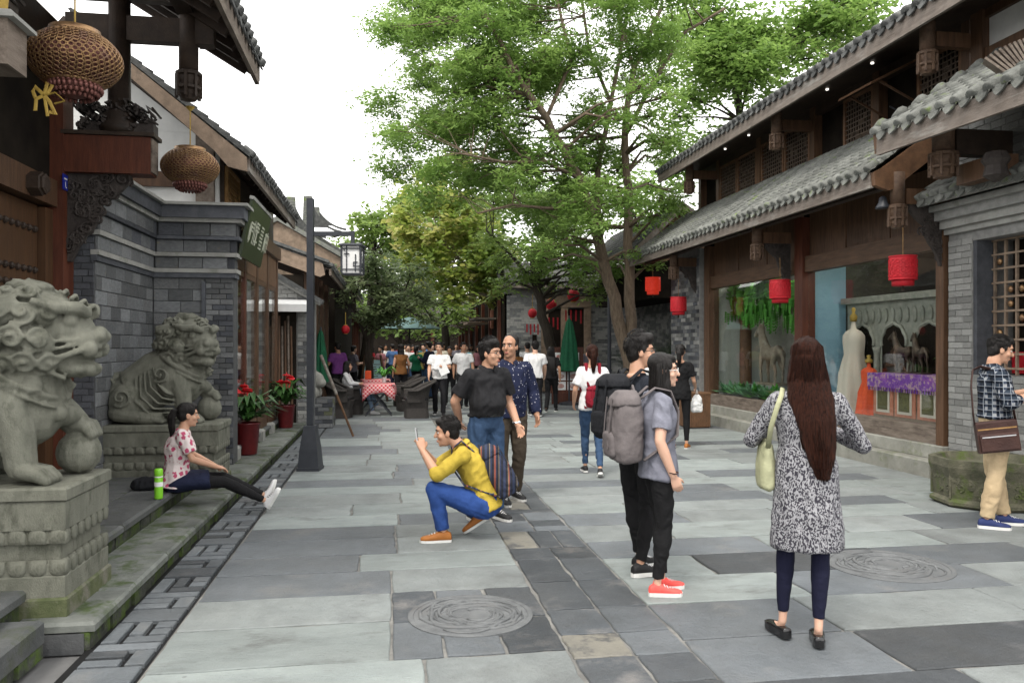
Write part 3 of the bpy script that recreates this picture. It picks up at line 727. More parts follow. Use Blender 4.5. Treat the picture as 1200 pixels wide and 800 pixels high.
def scroll_bracket(parent, p, dirv, w, h, t=.06, m='carve', dens=16, seed=1):
    """triangular openwork bracket: top edge along dirv from p, hanging down h at the post"""
    rr = random.Random(seed); p = Vector(p); D = Vector(dirv).normalized(); Z = Vector((0, 0, 1)); Nn = D.cross(Z)
    b = MB(); prof = [(0, 0), (w, 0), (w, -.06), (w * .8, -h * .22), (w * .55, -h * .34), (w * .42, -h * .6), (w * .2, -h * .78), (w * .06, -h), (0, -h)]
    b.prism([p + D * x + Z * z - Nn * t * .3 for x, z in prof], Nn * t * .6)
    for i in range(dens):
        for _ in range(30):
            x, z = rr.uniform(.02, w), -rr.uniform(.02, h)
            if -z < h * (1 - x / w) * .95: break
        r = rr.uniform(.035, .065) * (w / .5); pts = []
        for k in range(14):
            th = k * .62 + i; q = r * (1 - k / 16); pts.append(p + D * (x + q * math.cos(th)) + Z * (z + q * math.sin(th)) + Nn * (t * .42))
        b.tube(pts, .012 * (w / .5), 5)
        b.tube([q - Nn * t * .84 for q in pts], .012 * (w / .5), 5)
    return b.build('carved_bracket', m, parent)
def lattice(parent, P0, U, w, h, nx, nz, m='lattice', fr=.05, t=.04, seed=0, name='lattice_panel', fm=None):
    """framed lattice panel of crossing bars with small key patterns; P0 lower corner, outward to the right of U"""
    rr = random.Random(seed); U = Vector(U).normalized(); Z = Vector((0, 0, 1)); Nn = U.cross(Z); P0 = Vector(P0)
    f = MB(); c = lambda x, z: P0 + U * x + Z * z
    f.beam(c(fr / 2, 0), c(fr / 2, h), fr, t, Nn); f.beam(c(w - fr / 2, 0), c(w - fr / 2, h), fr, t, Nn)
    f.beam(c(fr, fr / 2), c(w - fr, fr / 2), fr, t, Nn); f.beam(c(fr, h - fr / 2), c(w - fr, h - fr / 2), fr, t, Nn)
    o = f.build(name, fm or m, parent)
    b = MB(); bw = .014
    for i in range(1, nx):
        x = fr + (w - 2 * fr) * i / nx
        b.beam(c(x, fr), c(x, h - fr), bw, .016, Nn)
    for i in range(1, nz):
        z = fr + (h - 2 * fr) * i / nz
        b.beam(c(fr, z) + Nn * .004, c(w - fr, z) + Nn * .004, bw, .016, Nn)
    for k in range(nx * nz // 4):
        x = fr + (w - 2 * fr) * (rr.randrange(nx) + .5) / nx; z = fr + (h - 2 * fr) * (rr.randrange(nz) + .5) / nz
        b.beam(c(x, z - h * .5 / nz), c(x, z + h * .5 / nz), bw, .016, Nn)
    b.build('lattice_bars', m, o); return o

# ============================================================ LEFT: GATE HALL
gate = thing('gate_hall', 'dark timber gate hall with double door, carved brackets and overhanging tiled eave', 'building', (-3.2, 6.9, .25))
def part(parent, name, a, b, m): e = MB(); e.box(a, b); return e.build(name, m, parent)
GX = -3.16
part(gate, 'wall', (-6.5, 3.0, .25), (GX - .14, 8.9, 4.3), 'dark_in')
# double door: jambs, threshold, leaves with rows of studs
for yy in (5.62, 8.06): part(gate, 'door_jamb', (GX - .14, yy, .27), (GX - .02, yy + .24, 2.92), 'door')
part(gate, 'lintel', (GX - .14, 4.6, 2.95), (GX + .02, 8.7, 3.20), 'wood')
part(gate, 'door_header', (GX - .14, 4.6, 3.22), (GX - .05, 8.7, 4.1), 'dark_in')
part(gate, 'threshold', (GX - .12, 5.86, .27), (GX + .04, 8.06, .46), 'wood_dark')
STUD = MB(); STUD.lathe([(.034, 0), (.030, .02), (.014, .034), (.001, .036)], 8, M4=Matrix.Rotation(math.pi / 2, 4, 'Y')); STUD = STUD.mesh('stud'); STUD.materials.append(M['wood_dark'])
for k in range(2):
    y0 = 5.88 + k * 1.09; lf = part(gate, 'door_leaf', (GX - .13, y0, .48), (GX - .085, y0 + 1.075, 2.93), 'door')
    for zz in (.7, .85, 1.4, 1.55, 2.18, 2.32, 2.7):
        for i in range(9): link('stud', STUD, lf, at=Matrix.Translation((GX - .084, y0 + .08 + i * .115, zz)))
for zz, yy in ((3.06, 6.3), (3.06, 7.65)):
    b = MB(); b.lathe([(.11, 0), (.11, .10), (.095, .11), (.095, .13), (.07, .14)], 6, (0, 0, 0), M4=Matrix.Translation((GX + .02, yy, zz)) @ Matrix.Rotation(math.pi / 2, 4, 'Y')); b.build('door_peg', 'wood_dark', gate)
# posts on both sides of the door and the projecting beam ends that carry the eave
for yy in (5.20, 8.36):
    part(gate, 'column', (GX - .14, yy - .13, .27), (GX + .07, yy + .13, 4.6), 'wood_red')
    part(gate, 'beam_end', (GX + .07, yy - .11, 3.30), (-2.30, yy + .11, 3.66), 'wood_red')
    part(gate, 'beam_cap', (GX + .05, yy - .14, 3.663), (-2.26, yy + .14, 3.70), 'wood_dark')
    part(gate, 'beam_edge', (-2.299, yy - .10, 3.32), (-2.285, yy + .10, 3.65), 'wood_grey')
    scroll_bracket(gate, (GX + .07, yy, 3.30), (1, 0, 0), .58, .86, .10, 'carve', 34, int(yy))
    b = MB(); b.lathe([(.17, 3.70), (.19, 3.76), (.14, 3.82), (.16, 3.88), (.105, 3.93), (.10, 5.6)], 16, (-2.62, yy, 0)); b.build('upper_post', 'wood_dark', gate, True)
    c = MB(); rr = random.Random(int(yy))
    for i in range(40):
        x, z = -2.62 + rr.uniform(-.36, .36), 3.72 + rr.uniform(0, .26); r = rr.uniform(.03, .06)
        c.tube([(x + r * (1 - k / 14) * math.cos(k * .6), yy + rr.choice((-.13, .13)), z + r * (1 - k / 14) * math.sin(k * .6)) for k in range(13)], .012, 5)
    c.box((-2.98, yy - .08, 3.70), (-2.28, yy + .08, 3.80)); c.build('openwork_block', 'carve', gate)
    pendant(gate, -1.97, yy, 4.06, 5.25, .095, 'wood_dark')
    part(gate, 'tie_beam', (-3.1, yy - .06, 4.62), (-1.72, yy + .06, 4.86), 'wood_dark')
    part(gate, 'tie_beam', (-3.1, yy - .05, 5.02), (-1.85, yy + .05, 5.18), 'wood_dark')
part(gate, 'eave_beam', (-2.06, 3.0, 4.90), (-1.90, 9.25, 5.05), 'wood_dark')
part(gate, 'transom_beam', (-3.3, 3.0, 4.35), (-3.1, 8.9, 4.7), 'wood_dark')
sl_ = Vector((-1, 0, .60)).normalized()
roof(gate, (-1.48, 3.4, 4.86), (-1.48, 9.32, 4.78), sl_, 3.4, .2, 'tile', 'wood_grey', .2)
b = MB(); e0 = Vector((-1.44, 9.33, 4.62))
prof = [(0, 0), (0, .20)] + [(-i * .4, .2 + i * .24) for i in range(1, 8)] + [(-2.8, 1.46)] + [(-i * .4, -.02 + i * .235 + (.05 if i % 2 else 0)) for i in range(7, 0, -1)]
b.prism([e0 + Vector((x, 0, z)) for x, z in prof], (0, .05, 0)); b.build('gable_board', 'wood_grey', gate)
b = MB(); b.box((GX + .075, 8.20, 3.12), (GX + .082, 8.32, 3.27)); pl = tag(b.build('house_number_plate', 'blue_plate'), 'small blue enamel house number plate on red gate column', 'sign')
b = MB(); b.box((GX + .083, 8.225, 3.22), (GX + .084, 8.295, 3.235)); b.box((GX + .083, 8.25, 3.15), (GX + .084, 8.262, 3.20)); b.box((GX + .083, 8.265, 3.14), (GX + .084, 8.285, 3.152)); b.build('digits', 'white', pl)

# pierced metal lanterns hung from the gate's posts
def brass_lantern(x, y, ztop, s, label, cord):
    t = thing('pierced_lantern', label, 'lantern', (x, y, ztop - .43 * s), local=True, group='pierced metal lanterns of the gate', M4=Matrix.Translation((x, y, ztop - .43 * s)) @ Matrix.Scale(s, 4))
    prof = lambda f: .28 * (abs(math.sin(math.pi * (.14 + .72 * f)))) ** .62
    nA, nZ = 44, 14; b = MB()
    P = [(prof(i / nZ) if 0 < i < nZ else prof(i / nZ) * .98, .08 + .315 * i / nZ) for i in range(nZ + 1)]
    b.lathe([(r * .93, z) for r, z in P], 44, cap=False); b.build('inner_shade', 'copper_red', t, True)
    b = MB()
    for i in range(nZ):           # pattern of small rings standing proud of the shade
        r, z = P[i][0] * .5 + P[i + 1][0] * .5, (P[i][1] + P[i + 1][1]) / 2
        n = int(2 * math.pi * r / .042)
        dr = P[i + 1][0] - P[i][0]; dz = P[i + 1][1] - P[i][1]; k = math.hypot(dr, dz)
        for j in range(n):
            a = 2 * math.pi * (j + .5 * (i % 2)) / n; c = Vector((math.cos(a), math.sin(a), 0)); ta = Vector((-math.sin(a), math.cos(a), 0)); up = c * (dr / k) + Vector((0, 0, dz / k))
            ce = c * (r * 1.005) + Vector((0, 0, z))
            b.tube([ce + ta * (.0185 * math.cos(q * .8976)) + up * (.0165 * math.sin(q * .8976)) for q in range(8)], .0052, 4, cap=False)
    b.build('pierced_shell', 'brass', t, True)
    b = MB(); b.lathe([(.150, .390), (.158, .40), (.150, .412), (.152, .43), (.135, .435)], 32); b.build('top_rim', 'brass', t, True); b = MB(); b.lathe([(.165, .075), (.175, .085), (.165, .095)], 32); b.build('lower_rim', 'brass', t, True)
    b = MB()
    for k, (r, z) in enumerate([(.15, .075), (.155, .05), (.135, .025), (.10, .005)]):
        for j in range(int(r * 200)):
            a = 2 * math.pi * j / int(r * 200); b.ell((r * math.cos(a), r * math.sin(a), z), (.015, .015, .022), 6, 4)
    b.lathe([(.05, 0), (.14, .03), (.15, .09)], 24); b.build('beaded_skirt', 'copper_red', t, True)
    b = MB(); b.tube([(0, 0, .43), (0, 0, .43 + cord / s)], .006, 6); b.tube([(0, 0, .39 + cord / s), (0, 0, .43 + cord / s)], [.012, .05], 8); b.build('cord', 'gold', t)
    return t
L1 = atD(88, 36, 5.15); brass_lantern(L1.x, L1.y, L1.z, 1.0, 'pierced brass lantern with ribbon bow hanging beside the near lion', .6)
L2 = atD(223, 174, 8.15); brass_lantern(L2.x, L2.y, L2.z, 1.0, 'pierced brass lantern with reddish beaded skirt before white gable wall', 4.06 - L2.z)
c = atD(52, 112, 5.0); b = MB()
for k in range(5):
    a = k * 1.3; q = c + Vector((.05 * math.cos(a), 0, .05 * math.sin(a)))
    b.tube([c, c + (q - c) * 1.3 + Vector((0, 0, .02)), c + (q - c) * 2.0 + Vector((.02, 0, -.03)), c + (q - c) * 1.2 + Vector((0, 0, -.05))], .012, 6, flat=.4)
b.tube([c, c + Vector((.02, 0, -.13))], .01, 6, flat=.4); b.tube([c, L1 + Vector((-.17, 0, -.3))], .006, 5)
tag(b.build('ribbon', 'gold'), 'yellow ribbon bow dangling under the big brass lantern', 'ribbon')
c = atD(2, 50, 4.6); t = thing('wooden_lantern', 'wooden box lantern with grey cap, partly out of frame by the door', 'lantern', c)
b = MB(); b.box((c.x - .16, c.y - .12, c.z - .16), (c.x + .085, c.y + .12, c.z + .10)); b.build('body', 'wood_grey', t)
b = MB(); b.bbox((c.x - .2, c.y - .15, c.z + .10), (c.x + .13, c.y + .15, c.z + .15), .03); b.build('cap', 'cement', t); b = MB(); b.tube([(c.x, c.y, c.z + .15), (c.x + .02, c.y, c.z + .4)], .03, 8); b.build('hanger', 'gold', t)

# ============================================================ LEFT: BRICK NICHE WALL AND FIRST SHOP
niche = thing('brick_screen_wall', 'grey brick and stone block screen wall with stepped cornice behind the lion', 'wall', (-2.9, 9.6, .25))
WX, WY = -2.88, 10.45
part(niche, 'core', (-3.4, 8.58, .25), (WX - .02, WY + .3, 3.30), 'mortar')
part(niche, 'return_core', (WX - .02, WY + .02, .1), (-1.93, WY + .3, 3.30), 'mortar')
part(niche, 'end_core', (-3.4, 8.5, .25), (WX - .02, 8.575, 3.30), 'mortar')
bricks(niche, (-3.16, 8.5, .27), (1, 0, 0), .26, 2.9, .15, .066, ['brick_dark'])
bricks(niche, (WX - .02, 8.52, .27), (0, 1, 0), 1.93, 2.2, .30, .145, ['block', 'block', 'block', 'brick'], name='stone_block')
bricks(niche, (WX, WY + .02, .27), (1, 0, 0), .60, 2.2, .30, .145, ['block', 'block', 'brick'], name='stone_block')
bricks(niche, (WX + .62, WY + .01, .13), (1, 0, 0), .33, 2.34, .165, .066, ['brick', 'brick_dark', 'brick'])
part(niche, 'raised_frame', (WX + .575, WY - .02, .27), (WX + .62, WY + .02, 2.42), 'brick_dark')
zc = 2.47
for k, (h, o, m) in enumerate([(.06, .03, 'brick_dark'), (.05, .05, 'cement'), (.15, .02, 'block'), (.05, .06, 'cement'), (.16, .04, 'block'), (.04, .09, 'brick_dark'), (.17, .07, 'block'), (.05, .12, 'cement'), (.15, .16, 'brick_dark'), (.035, .21, 'cement')]):
    if m == 'block':
        bricks(niche, (WX - .02 + o, 8.52, zc + .002), (0, 1, 0), WY - 8.52 - o, h - .004, .34, h - .004, ['block', 'block', 'brick_dark', 'brick'], name='cornice_block')
        bricks(niche, (WX + o, WY - o + .02, zc + .002), (1, 0, 0), -1.93 - WX, h - .004, .30, h - .004, ['block', 'block', 'brick_dark', 'brick'], name='cornice_block')
        part(niche, 'cornice_course', (WX - .05, 8.5, zc), (WX - .03 + o, WY, zc + h), 'mortar'); part(niche, 'cornice_course', (WX - .05, WY - o + .035, zc), (-1.94 + o * .9, WY + .25, zc + h), 'mortar')
    else:
        part(niche, 'cornice_moulding', (WX - .05, 8.48, zc), (WX - .02 + o, WY - o - .004, zc + h), m); part(niche, 'cornice_moulding', (WX - .05, WY - o, zc), (-1.93 + o, WY + .25, zc + h), m)
    zc += h
# shop house: white gable, timber front, roof
shop = thing('timber_shop', 'old timber shop with white gable, grey tiled roof and brown bargeboard beside the gate', 'building', (-2.4, 12.5, .12))
part(shop, 'gable_wall', (-4.6, 10.72, .3), (-2.16, 10.80, 4.35), 'plaster')
b = MB(); b.prism([(-4.6, 10.72, 4.352), (-2.20, 10.72, 4.352), (-3.65, 10.72, 5.5)], (0, .08, 0)); b.build('gable_peak', 'plaster', shop)
part(shop, 'gable_beam', (-3.2, 10.66, 3.64), (-2.35, 10.715, 3.83), 'wood'); part(shop, 'gable_post', (-2.42, 10.62, 3.35), (-2.20, 10.715, 4.4), 'wood_grey')
part(shop, 'side_wall', (-2.3, 10.85, 3.1), (-2.12, 15.4, 4.1), 'wood_dark')
lattice(shop, (-2.10, 10.9, 3.36), (0, 1, 0), .9, .62, 7, 6, 'straw', .05)
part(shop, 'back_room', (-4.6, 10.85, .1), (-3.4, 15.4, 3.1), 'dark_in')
part(shop, 'floor', (-3.4, 10.85, .1), (-2.05, 15.4, .25), 'wood_dark')
for yy in (10.86, 11.9, 13.0, 14.1, 15.25):
    part(shop, 'column', (-2.13, yy, .12), (-2.035, yy + .14, 3.2), 'wood_red' if yy < 12 else 'wood')
    b = MB(); b.bbox((-2.18, yy - .05, .12), (-1.94, yy + .19, .30), .03); b.build('column_base', 'cement', shop)
part(shop, 'head_beam', (-2.14, 10.86, 3.202), (-1.98, 15.39, 3.42), 'wood')
for yy in (11.0, 12.04, 13.14, 14.24):
    w = part(shop, 'window_sill', (-2.12, yy + .003, .27), (-2.04, yy + .898, .55), 'wood'); g_ = MB(); g_.box((-2.07, yy + .003, .551), (-2.06, yy + .898, 2.6)); g_.build('glass_pane', 'glass', shop)
    part(shop, 'transom', (-2.11, yy + .003, 2.603), (-2.045, yy + .898, 2.68), 'wood'); part(shop, 'transom_panel', (-2.1, yy + .003, 2.683), (-2.04, yy + .898, 3.199), 'barge')
    m_ = rnd.choice(['gold', 'red', 'white', 'straw']); part(shop, 'shelf', (-3.2, yy + .1, 1.0), (-2.5, yy + .8, 1.04), 'barge')
    for z_ in (1.05, 1.45, 1.85):
        for k in range(3): part(shop, 'goods', (-3.0, yy + .15 + k * .22, z_), (-2.8, yy + .29 + k * .22, z_ + rnd.uniform(.12, .3)), rnd.choice(['gold', 'red', 'white', 'straw', 'leafg', 'barge_pale']))
sl2 = Vector((-1, 0, .80)).normalized()
roof(shop, (-1.72, 10.12, 3.93), (-1.72, 15.0, 3.93), sl2, 2.6, .21, 'tile', 'fascia', .16)
b = MB(); e0 = Vector((-1.70, 10.06, 3.74))
b.prism([e0 + Vector(p) for p in ((0, 0, 0), (0, 0, .17), (-.9, 0, .90), (-2.0, 0, 1.78), (-2.0, 0, 1.64), (-.95, 0, .74), (-.38, 0, .24), (-.22, 0, .05))], (0, .05, 0)); b.build('bargeboard', 'barge_pale', shop)
b = MB(); b.prism([e0 + Vector(p) for p in ((.04, -.01, .17), (.04, -.01, .23), (-2.0, -.01, 1.86), (-2.0, -.01, 1.79))], (0, .12, 0)); b.build('verge_tiles', 'tile', shop)
# upturned ridge ends
def ridge_horn(parent, x, y, z, h, w=.2, d=1):
    b = MB(); n = 12
    for i in range(n):
        f = i / n; b.box((x - w / 2 * (1 - .2 * f), y - .10 - .0 * f, z + h * f), (x + w / 2 * (1 - .2 * f), y + .10, z + h * (f + .82 / n)))
    b.box((x - w * .35, y - .08, z), (x + w * .35, y + .08, z + h))
    b.build('ridge_horn', 'tile_moss', parent)
    b = MB(); cv = [(x + w * .3 + .09 * i, y - .07, z + h * .8 * (1 - i / 10) ** 2.6 - .015 * i) for i in range(11)]
    b.prism(cv + [(p[0], p[1], min(p[2] - .06, z - .05 + .0 * p[0])) for p in cv[::-1]], (0, .14, 0)); b.build('ridge_curve', 'tile', parent)
# signboard under the eave with pale characters
sg = thing('shop_signboard', 'dark green hanging signboard with pale characters under the left shop eave', 'sign', (-1.86, 11.6, 2.75))
T4 = Matrix.Translation((-1.80, 11.35, 3.12)) @ Matrix.Rotation(R(12), 4, 'Y')
b = MB(); b.box((-.02, -.78, -.36), (.02, .78, .38), T4); b.build('board', 'signgreen', sg)
b = MB(); b.box((-.028, -.81, .38), (.028, .81, .42), T4); b.build('top_trim', 'cement', sg)
b = MB(); rr = random.Random(5)
for k in range(4):
    oy = -.62 + k * .40
    for i in range(7):
        if i % 2: a, c_ = (.024, oy + rr.uniform(-.02, .12), -.12 + rr.uniform(0, .12)), (.026, oy + .30, -.12)
        if rr.random() < .55: y_, z_ = oy + rr.uniform(0, .05), -.14 + .29 * i / 6; b.box((.021, y_, z_), (.024, oy + .30 - rr.uniform(0, .06), z_ + .024), T4)
        else: y_ = oy + .30 * i / 6; b.box((.021, y_, -.15 + rr.uniform(0, .05)), (.0245, y_ + .022, .17 - rr.uniform(0, .1)), T4)
b.build('characters', 'char', sg)

# ============================================================ LEFT: SECOND SHOP WITH AWNING, ROOFS BEYOND
sh2 = thing('brick_shop', 'grey brick shop with pale canvas awning and low tiled gable facing the lamp post', 'building', (-2, 16.2, .1))
b = MB(); b.prism([(-4.5, 16.02, .1), (-1.42, 16.02, .1), (-1.42, 16.02, 2.55), (-2.5, 16.02, 3.2), (-4.5, 16.02, 3.6)], (0, .3, 0)); b.build('gable_core', 'mortar_l', sh2)
bricks(sh2, (-2.5, 16.015, .12), (1, 0, 0), .22, 2.9, .24, .08, ['brick_light', 'brick'], maxn=120)
bricks(sh2, (-1.75, 16.015, .12), (1, 0, 0), .32, 2.45, .24, .08, ['brick_light', 'brick'], maxn=120)
bricks(sh2, (-2.28, 16.015, 2.30), (1, 0, 0), .53, .5, .24, .08, ['brick_light', 'brick'], maxn=60)
part(sh2, 'doorway', (-2.26, 15.985, .12), (-1.77, 16.01, 2.28), 'dark_in')
for i in range(7): b = MB(); b.beam((-2.2 + i * .06, 15.93, .12), (-2.2 + i * .055, 15.97, 2.0 + .1 * (i % 3)), .035, .03); b.build('leaning_plank', 'wood_grey' if i % 2 else 'wood', sh2)
b = MB(); b.prism([(-2.42, 15.98, 2.36), (-2.42, 15.98, 2.52), (-2.42, 15.40, 2.40), (-2.42, 15.40, 2.26)], (.96, 0, 0)); b.build('awning', 'paper', sh2)
b = MB(); b.prism([(-2.45, 15.85, 3.12), (-1.28, 15.85, 2.42), (-1.24, 15.85, 2.50), (-2.45, 15.85, 3.24)], (0, .25, 0)); b.build('verge_tiles', 'tile', sh2)
b = MB(); b.prism([(-2.45, 15.9, 3.06), (-1.32, 15.9, 2.40), (-1.30, 15.9, 2.44), (-2.45, 15.9, 3.12)], (0, .16, 0)); b.build('verge_trim', 'cement', sh2)
sh3 = thing('timber_gable_house', 'timber house with broad pale bargeboard and tiled roof behind the lamp post', 'building', (-2, 18, .1))
b = MB(); b.prism([(-4.6, 17.0, 4.50), (-1.35, 17.0, 3.34), (-1.30, 17.0, 3.10), (-1.40, 17.0, 3.05), (-4.6, 17.0, 4.20)], (0, .06, 0)); b.build('bargeboard', 'barge_pale', sh3)
b = MB(); b.prism([(-4.6, 16.95, 4.60), (-1.22, 16.95, 3.40), (-1.22, 16.95, 3.34), (-4.6, 16.95, 4.52)], (0, .25, 0)); b.build('verge_tiles', 'tile', sh3)
part(sh3, 'wall', (-4.6, 17.1, .1), (-1.75, 22.5, 3.1), 'dark_in')
roof(sh3, (-1.22, 17.05, 3.25), (-1.22, 22.5, 3.25), Vector((-1, 0, .36)).normalized(), 3.5, .22, 'tile', 'wood_grey', .14)
for yy in (17.2, 18.8, 20.4, 22.0): part(sh3, 'column', (-1.75, yy, .1), (-1.6, yy + .16, 3.4), 'wood')
for yy in (17.4, 19.0, 20.6): lattice(sh3, (-1.70, yy, .5), (0, 1, 0), 1.3, 2.2, 6, 10, 'lattice', .07)
h3 = thing('gable_house', 'further timber gable with upturned stacked tile ridge ends above the lamp arm', 'building', (-2.4, 23, .1))
for k, (y_, x_, dz) in enumerate([(23.0, -1.65, 0), (25.2, -1.2, .05)]):
    b = MB(); b.prism([(x_ - 3.2, y_, 4.0), (x_ - 1.4, y_, 5.1 + dz), (x_ + .9, y_, 3.75), (x_ + .9, y_, 3.55), (x_ + .6, y_, 3.5), (x_ - 3.2, y_, 3.5)], (0, .1, 0)); b.build('gable_board', 'barge_pale' if k == 0 else 'wood_grey', h3)
    b = MB(); b.prism([(x_ - 1.4, y_ - .1, 5.1 + dz), (x_ - 1.4, y_ - .1, 5.24 + dz), (x_ + 1.0, y_ - .1, 3.86), (x_ + 1.0, y_ - .1, 3.74)], (0, .4, 0)); b.prism([(x_ - 1.4, y_ - .1, 5.1 + dz), (x_ - 1.4, y_ - .1, 5.24 + dz), (x_ - 3.4, y_ - .1, 4.1), (x_ - 3.4, y_ - .1, 3.95)], (0, .4, 0)); b.build('verge_tiles', 'tile_moss', h3)
part(h3, 'wall', (-5.5, 23.1, .1), (-1.5, 34, 3.5), 'dark_in')
for px, py0, py1, dd in ((341, 270, 231, 23.0), (361, 264, 230, 24.0), (371, 262, 243, 26.5)):
    p0, p1 = atD(px, py0, dd), atD(px, py1, dd); ridge_horn(h3, p0.x, p0.y, p0.z, p1.z - p0.z, .30 if dd < 26 else .24)
roof(h3, (-1.1, 23.2, 3.5), (-1.1, 34, 3.5), Vector((-1, 0, .5)).normalized(), 2.4, .3, 'tile', 'wood_grey', .14, rafters=False)

# ============================================================ RIGHT: LONG SHOP HOUSE
RX = 6.90
rs = thing('two_storey_shop_house', 'two storey timber shop house with double tiled eaves and large display windows', 'building', (RX, 13, 0))
# stone plinth in blocks, timber sill
y = 8.9
while y < 18.2:
    L = min(rnd.uniform(1.2, 1.9), 18.35 - y)
    piece(rs, 'plinth_stone', (6.58, y + .003, -.05), (7.1, y + L - .003, .20 + rnd.uniform(-.003, .003)), 'plinth', .015)
    piece(rs, 'plinth_stone', (6.76, y + .003, .203), (7.1, y + L - .003, .375), 'plinth', .015); y += L
for a, b_ in ((9.06, 12.30), (12.60, 16.20)):
    part(rs, 'sill_beam', (6.80, a, .378), (6.98, b_, .60), 'wood_grey')
COLS = [(8.92, 'wood'), (12.32, 'wood_red'), (16.22, 'wood')]
for yy, m in COLS:
    part(rs, 'column', (6.79, yy, .376), (7.02, yy + .26 if yy > 9 else yy + .14, 3.75), m)
# lintel, fascia panels above windows
part(rs, 'lintel_beam', (6.83, 9.07, 2.84), (6.99, 12.315, 3.10), 'wood_h'); part(rs, 'lintel_beam', (6.83, 12.585, 2.84), (6.99, 16.215, 3.10), 'wood_h')
y = 9.07
for k in range(12):
    if k == 6: y = 12.59
    wv = 3.24 / 6 if k < 6 else 3.62 / 6
    part(rs, 'frieze_panel', (6.90 + .012 * (k % 2), y + .004, 3.103), (6.97, y + wv - .004, 3.9), 'wood'); y += wv
# display rooms behind the glass
part(rs, 'room_floor', (7.0, 9.06, .40), (9.8, 16.3, .58), 'cement'); part(rs, 'room_ceiling', (7.0, 9.06, 3.12), (9.8, 16.3, 3.2), 'dark_in')
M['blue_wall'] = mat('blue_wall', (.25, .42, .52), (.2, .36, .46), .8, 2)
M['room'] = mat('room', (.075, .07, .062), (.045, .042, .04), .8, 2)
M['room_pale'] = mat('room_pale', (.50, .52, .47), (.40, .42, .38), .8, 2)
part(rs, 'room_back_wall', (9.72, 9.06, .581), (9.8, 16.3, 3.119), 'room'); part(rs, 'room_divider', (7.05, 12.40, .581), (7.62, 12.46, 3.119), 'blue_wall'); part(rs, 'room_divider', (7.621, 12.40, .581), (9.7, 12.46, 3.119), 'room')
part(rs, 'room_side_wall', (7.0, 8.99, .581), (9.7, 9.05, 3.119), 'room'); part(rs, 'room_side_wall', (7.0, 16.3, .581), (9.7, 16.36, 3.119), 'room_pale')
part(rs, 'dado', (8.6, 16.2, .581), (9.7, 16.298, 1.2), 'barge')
part(rs, 'display_backdrop', (8.45, 12.9, .581), (8.5, 16.19, 3.118), 'cement')
for (a, b_) in ((9.07, 10.68), (10.69, 12.315)): gp = MB(); gp.box((6.895, a, .602), (6.905, b_, 2.838)); gp.build('glass_pane', 'glass', rs)
gp = MB(); gp.box((6.895, 12.59, .602), (6.905, 16.215, 2.838)); gp.build('glass_pane', 'glass', rs)
for (x, y_) in ((7.4, 9.8), (7.4, 11.3), (7.4, 13.4), (7.4, 15.2), (8.4, 10.5)):
    b = MB(); b.lathe([(.10, 3.085), (.10, 3.118)], 16, (x, y_, 0)); b.build('ceiling_light', 'lampglow', rs)
# upper storey: wall strip, lattice windows, one propped open
UX = 7.28
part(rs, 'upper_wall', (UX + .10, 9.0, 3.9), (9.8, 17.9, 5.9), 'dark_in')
for yy in (9.02, 10.9, 12.72, 14.75, 16.72, 17.75): part(rs, 'upper_column', (UX - .05, yy, 4.3), (UX + .099, yy + .15, 5.95), 'wood')
part(rs, 'upper_rail', (UX - .03, 9.0, 4.62), (UX + .09, 17.9, 4.76), 'wood_h'); part(rs, 'upper_head', (UX - .03, 9.0, 5.58), (UX + .09, 17.9, 5.74), 'wood_dark')
for i, (a, b_) in enumerate([(9.18, 10.05), (11.06, 11.86), (12.90, 13.8), (13.83, 14.73), (14.92, 15.8), (15.83, 16.70)]):
    lattice(rs, (UX - .02, b_, 4.78), (0, -1, 0), b_ - a, .78, 10, 9, 'lattice', .055, .04, i, fm='barge')
# awning window pushed outwards
ow = MB(); ow.prism([(UX - .02, 10.08, 5.58), (UX - .02, 10.88, 5.58), (UX - .72, 10.88, 5.22), (UX - .72, 10.08, 5.22)], (.02, 0, .04)); ow.build('propped_window', 'barge', rs)
for yy in (10.12, 10.84): b = MB(); b.beam((UX, yy, 5.02), (UX - .55, yy, 5.28), .025, .025); b.build('window_prop', 'wood', rs)
b = MB(); b.tube([(UX - .06, 10.45, 4.8), (UX - .07, 10.45, 5.0), (UX - .16, 10.48, 5.06)], .012, 6); b.build('tap_handle', 'iron', rs)
EM = MB(); EM.lathe([(.022, 0), (.022, .02)], 10); EM = EM.mesh('downlight'); EM.materials.append(M['spotglow'])
for yy in (9.4, 10.6, 11.8, 13.6, 14.6, 15.7): link('downlight', EM, rs, at=Matrix.Translation((UX - .35, yy, 5.70)))
part(rs, 'soffit', (6.45, 8.2, 5.725), (UX + .1, 17.8, 5.76), 'wood_dark')
# roofs
up = Vector((1, 0, .72)).normalized()
roof(rs, (5.90, 9.0, 3.77), (5.90, 18.9, 3.77), up, 1.78, .2, 'tile_moss', 'fascia', .19)
uq = Vector((1, 0, .52)).normalized()
roof(rs, (6.28, 5.2, 5.66), (6.28, 17.9, 5.66), uq, 3.8, .2, 'tile', 'fascia', .22)
b = MB(); b.beam((7.22, 9.05, 4.69), (7.22, 17.9, 4.69), .05, .05); b.build('flashing_strip', 'plaster', rs)
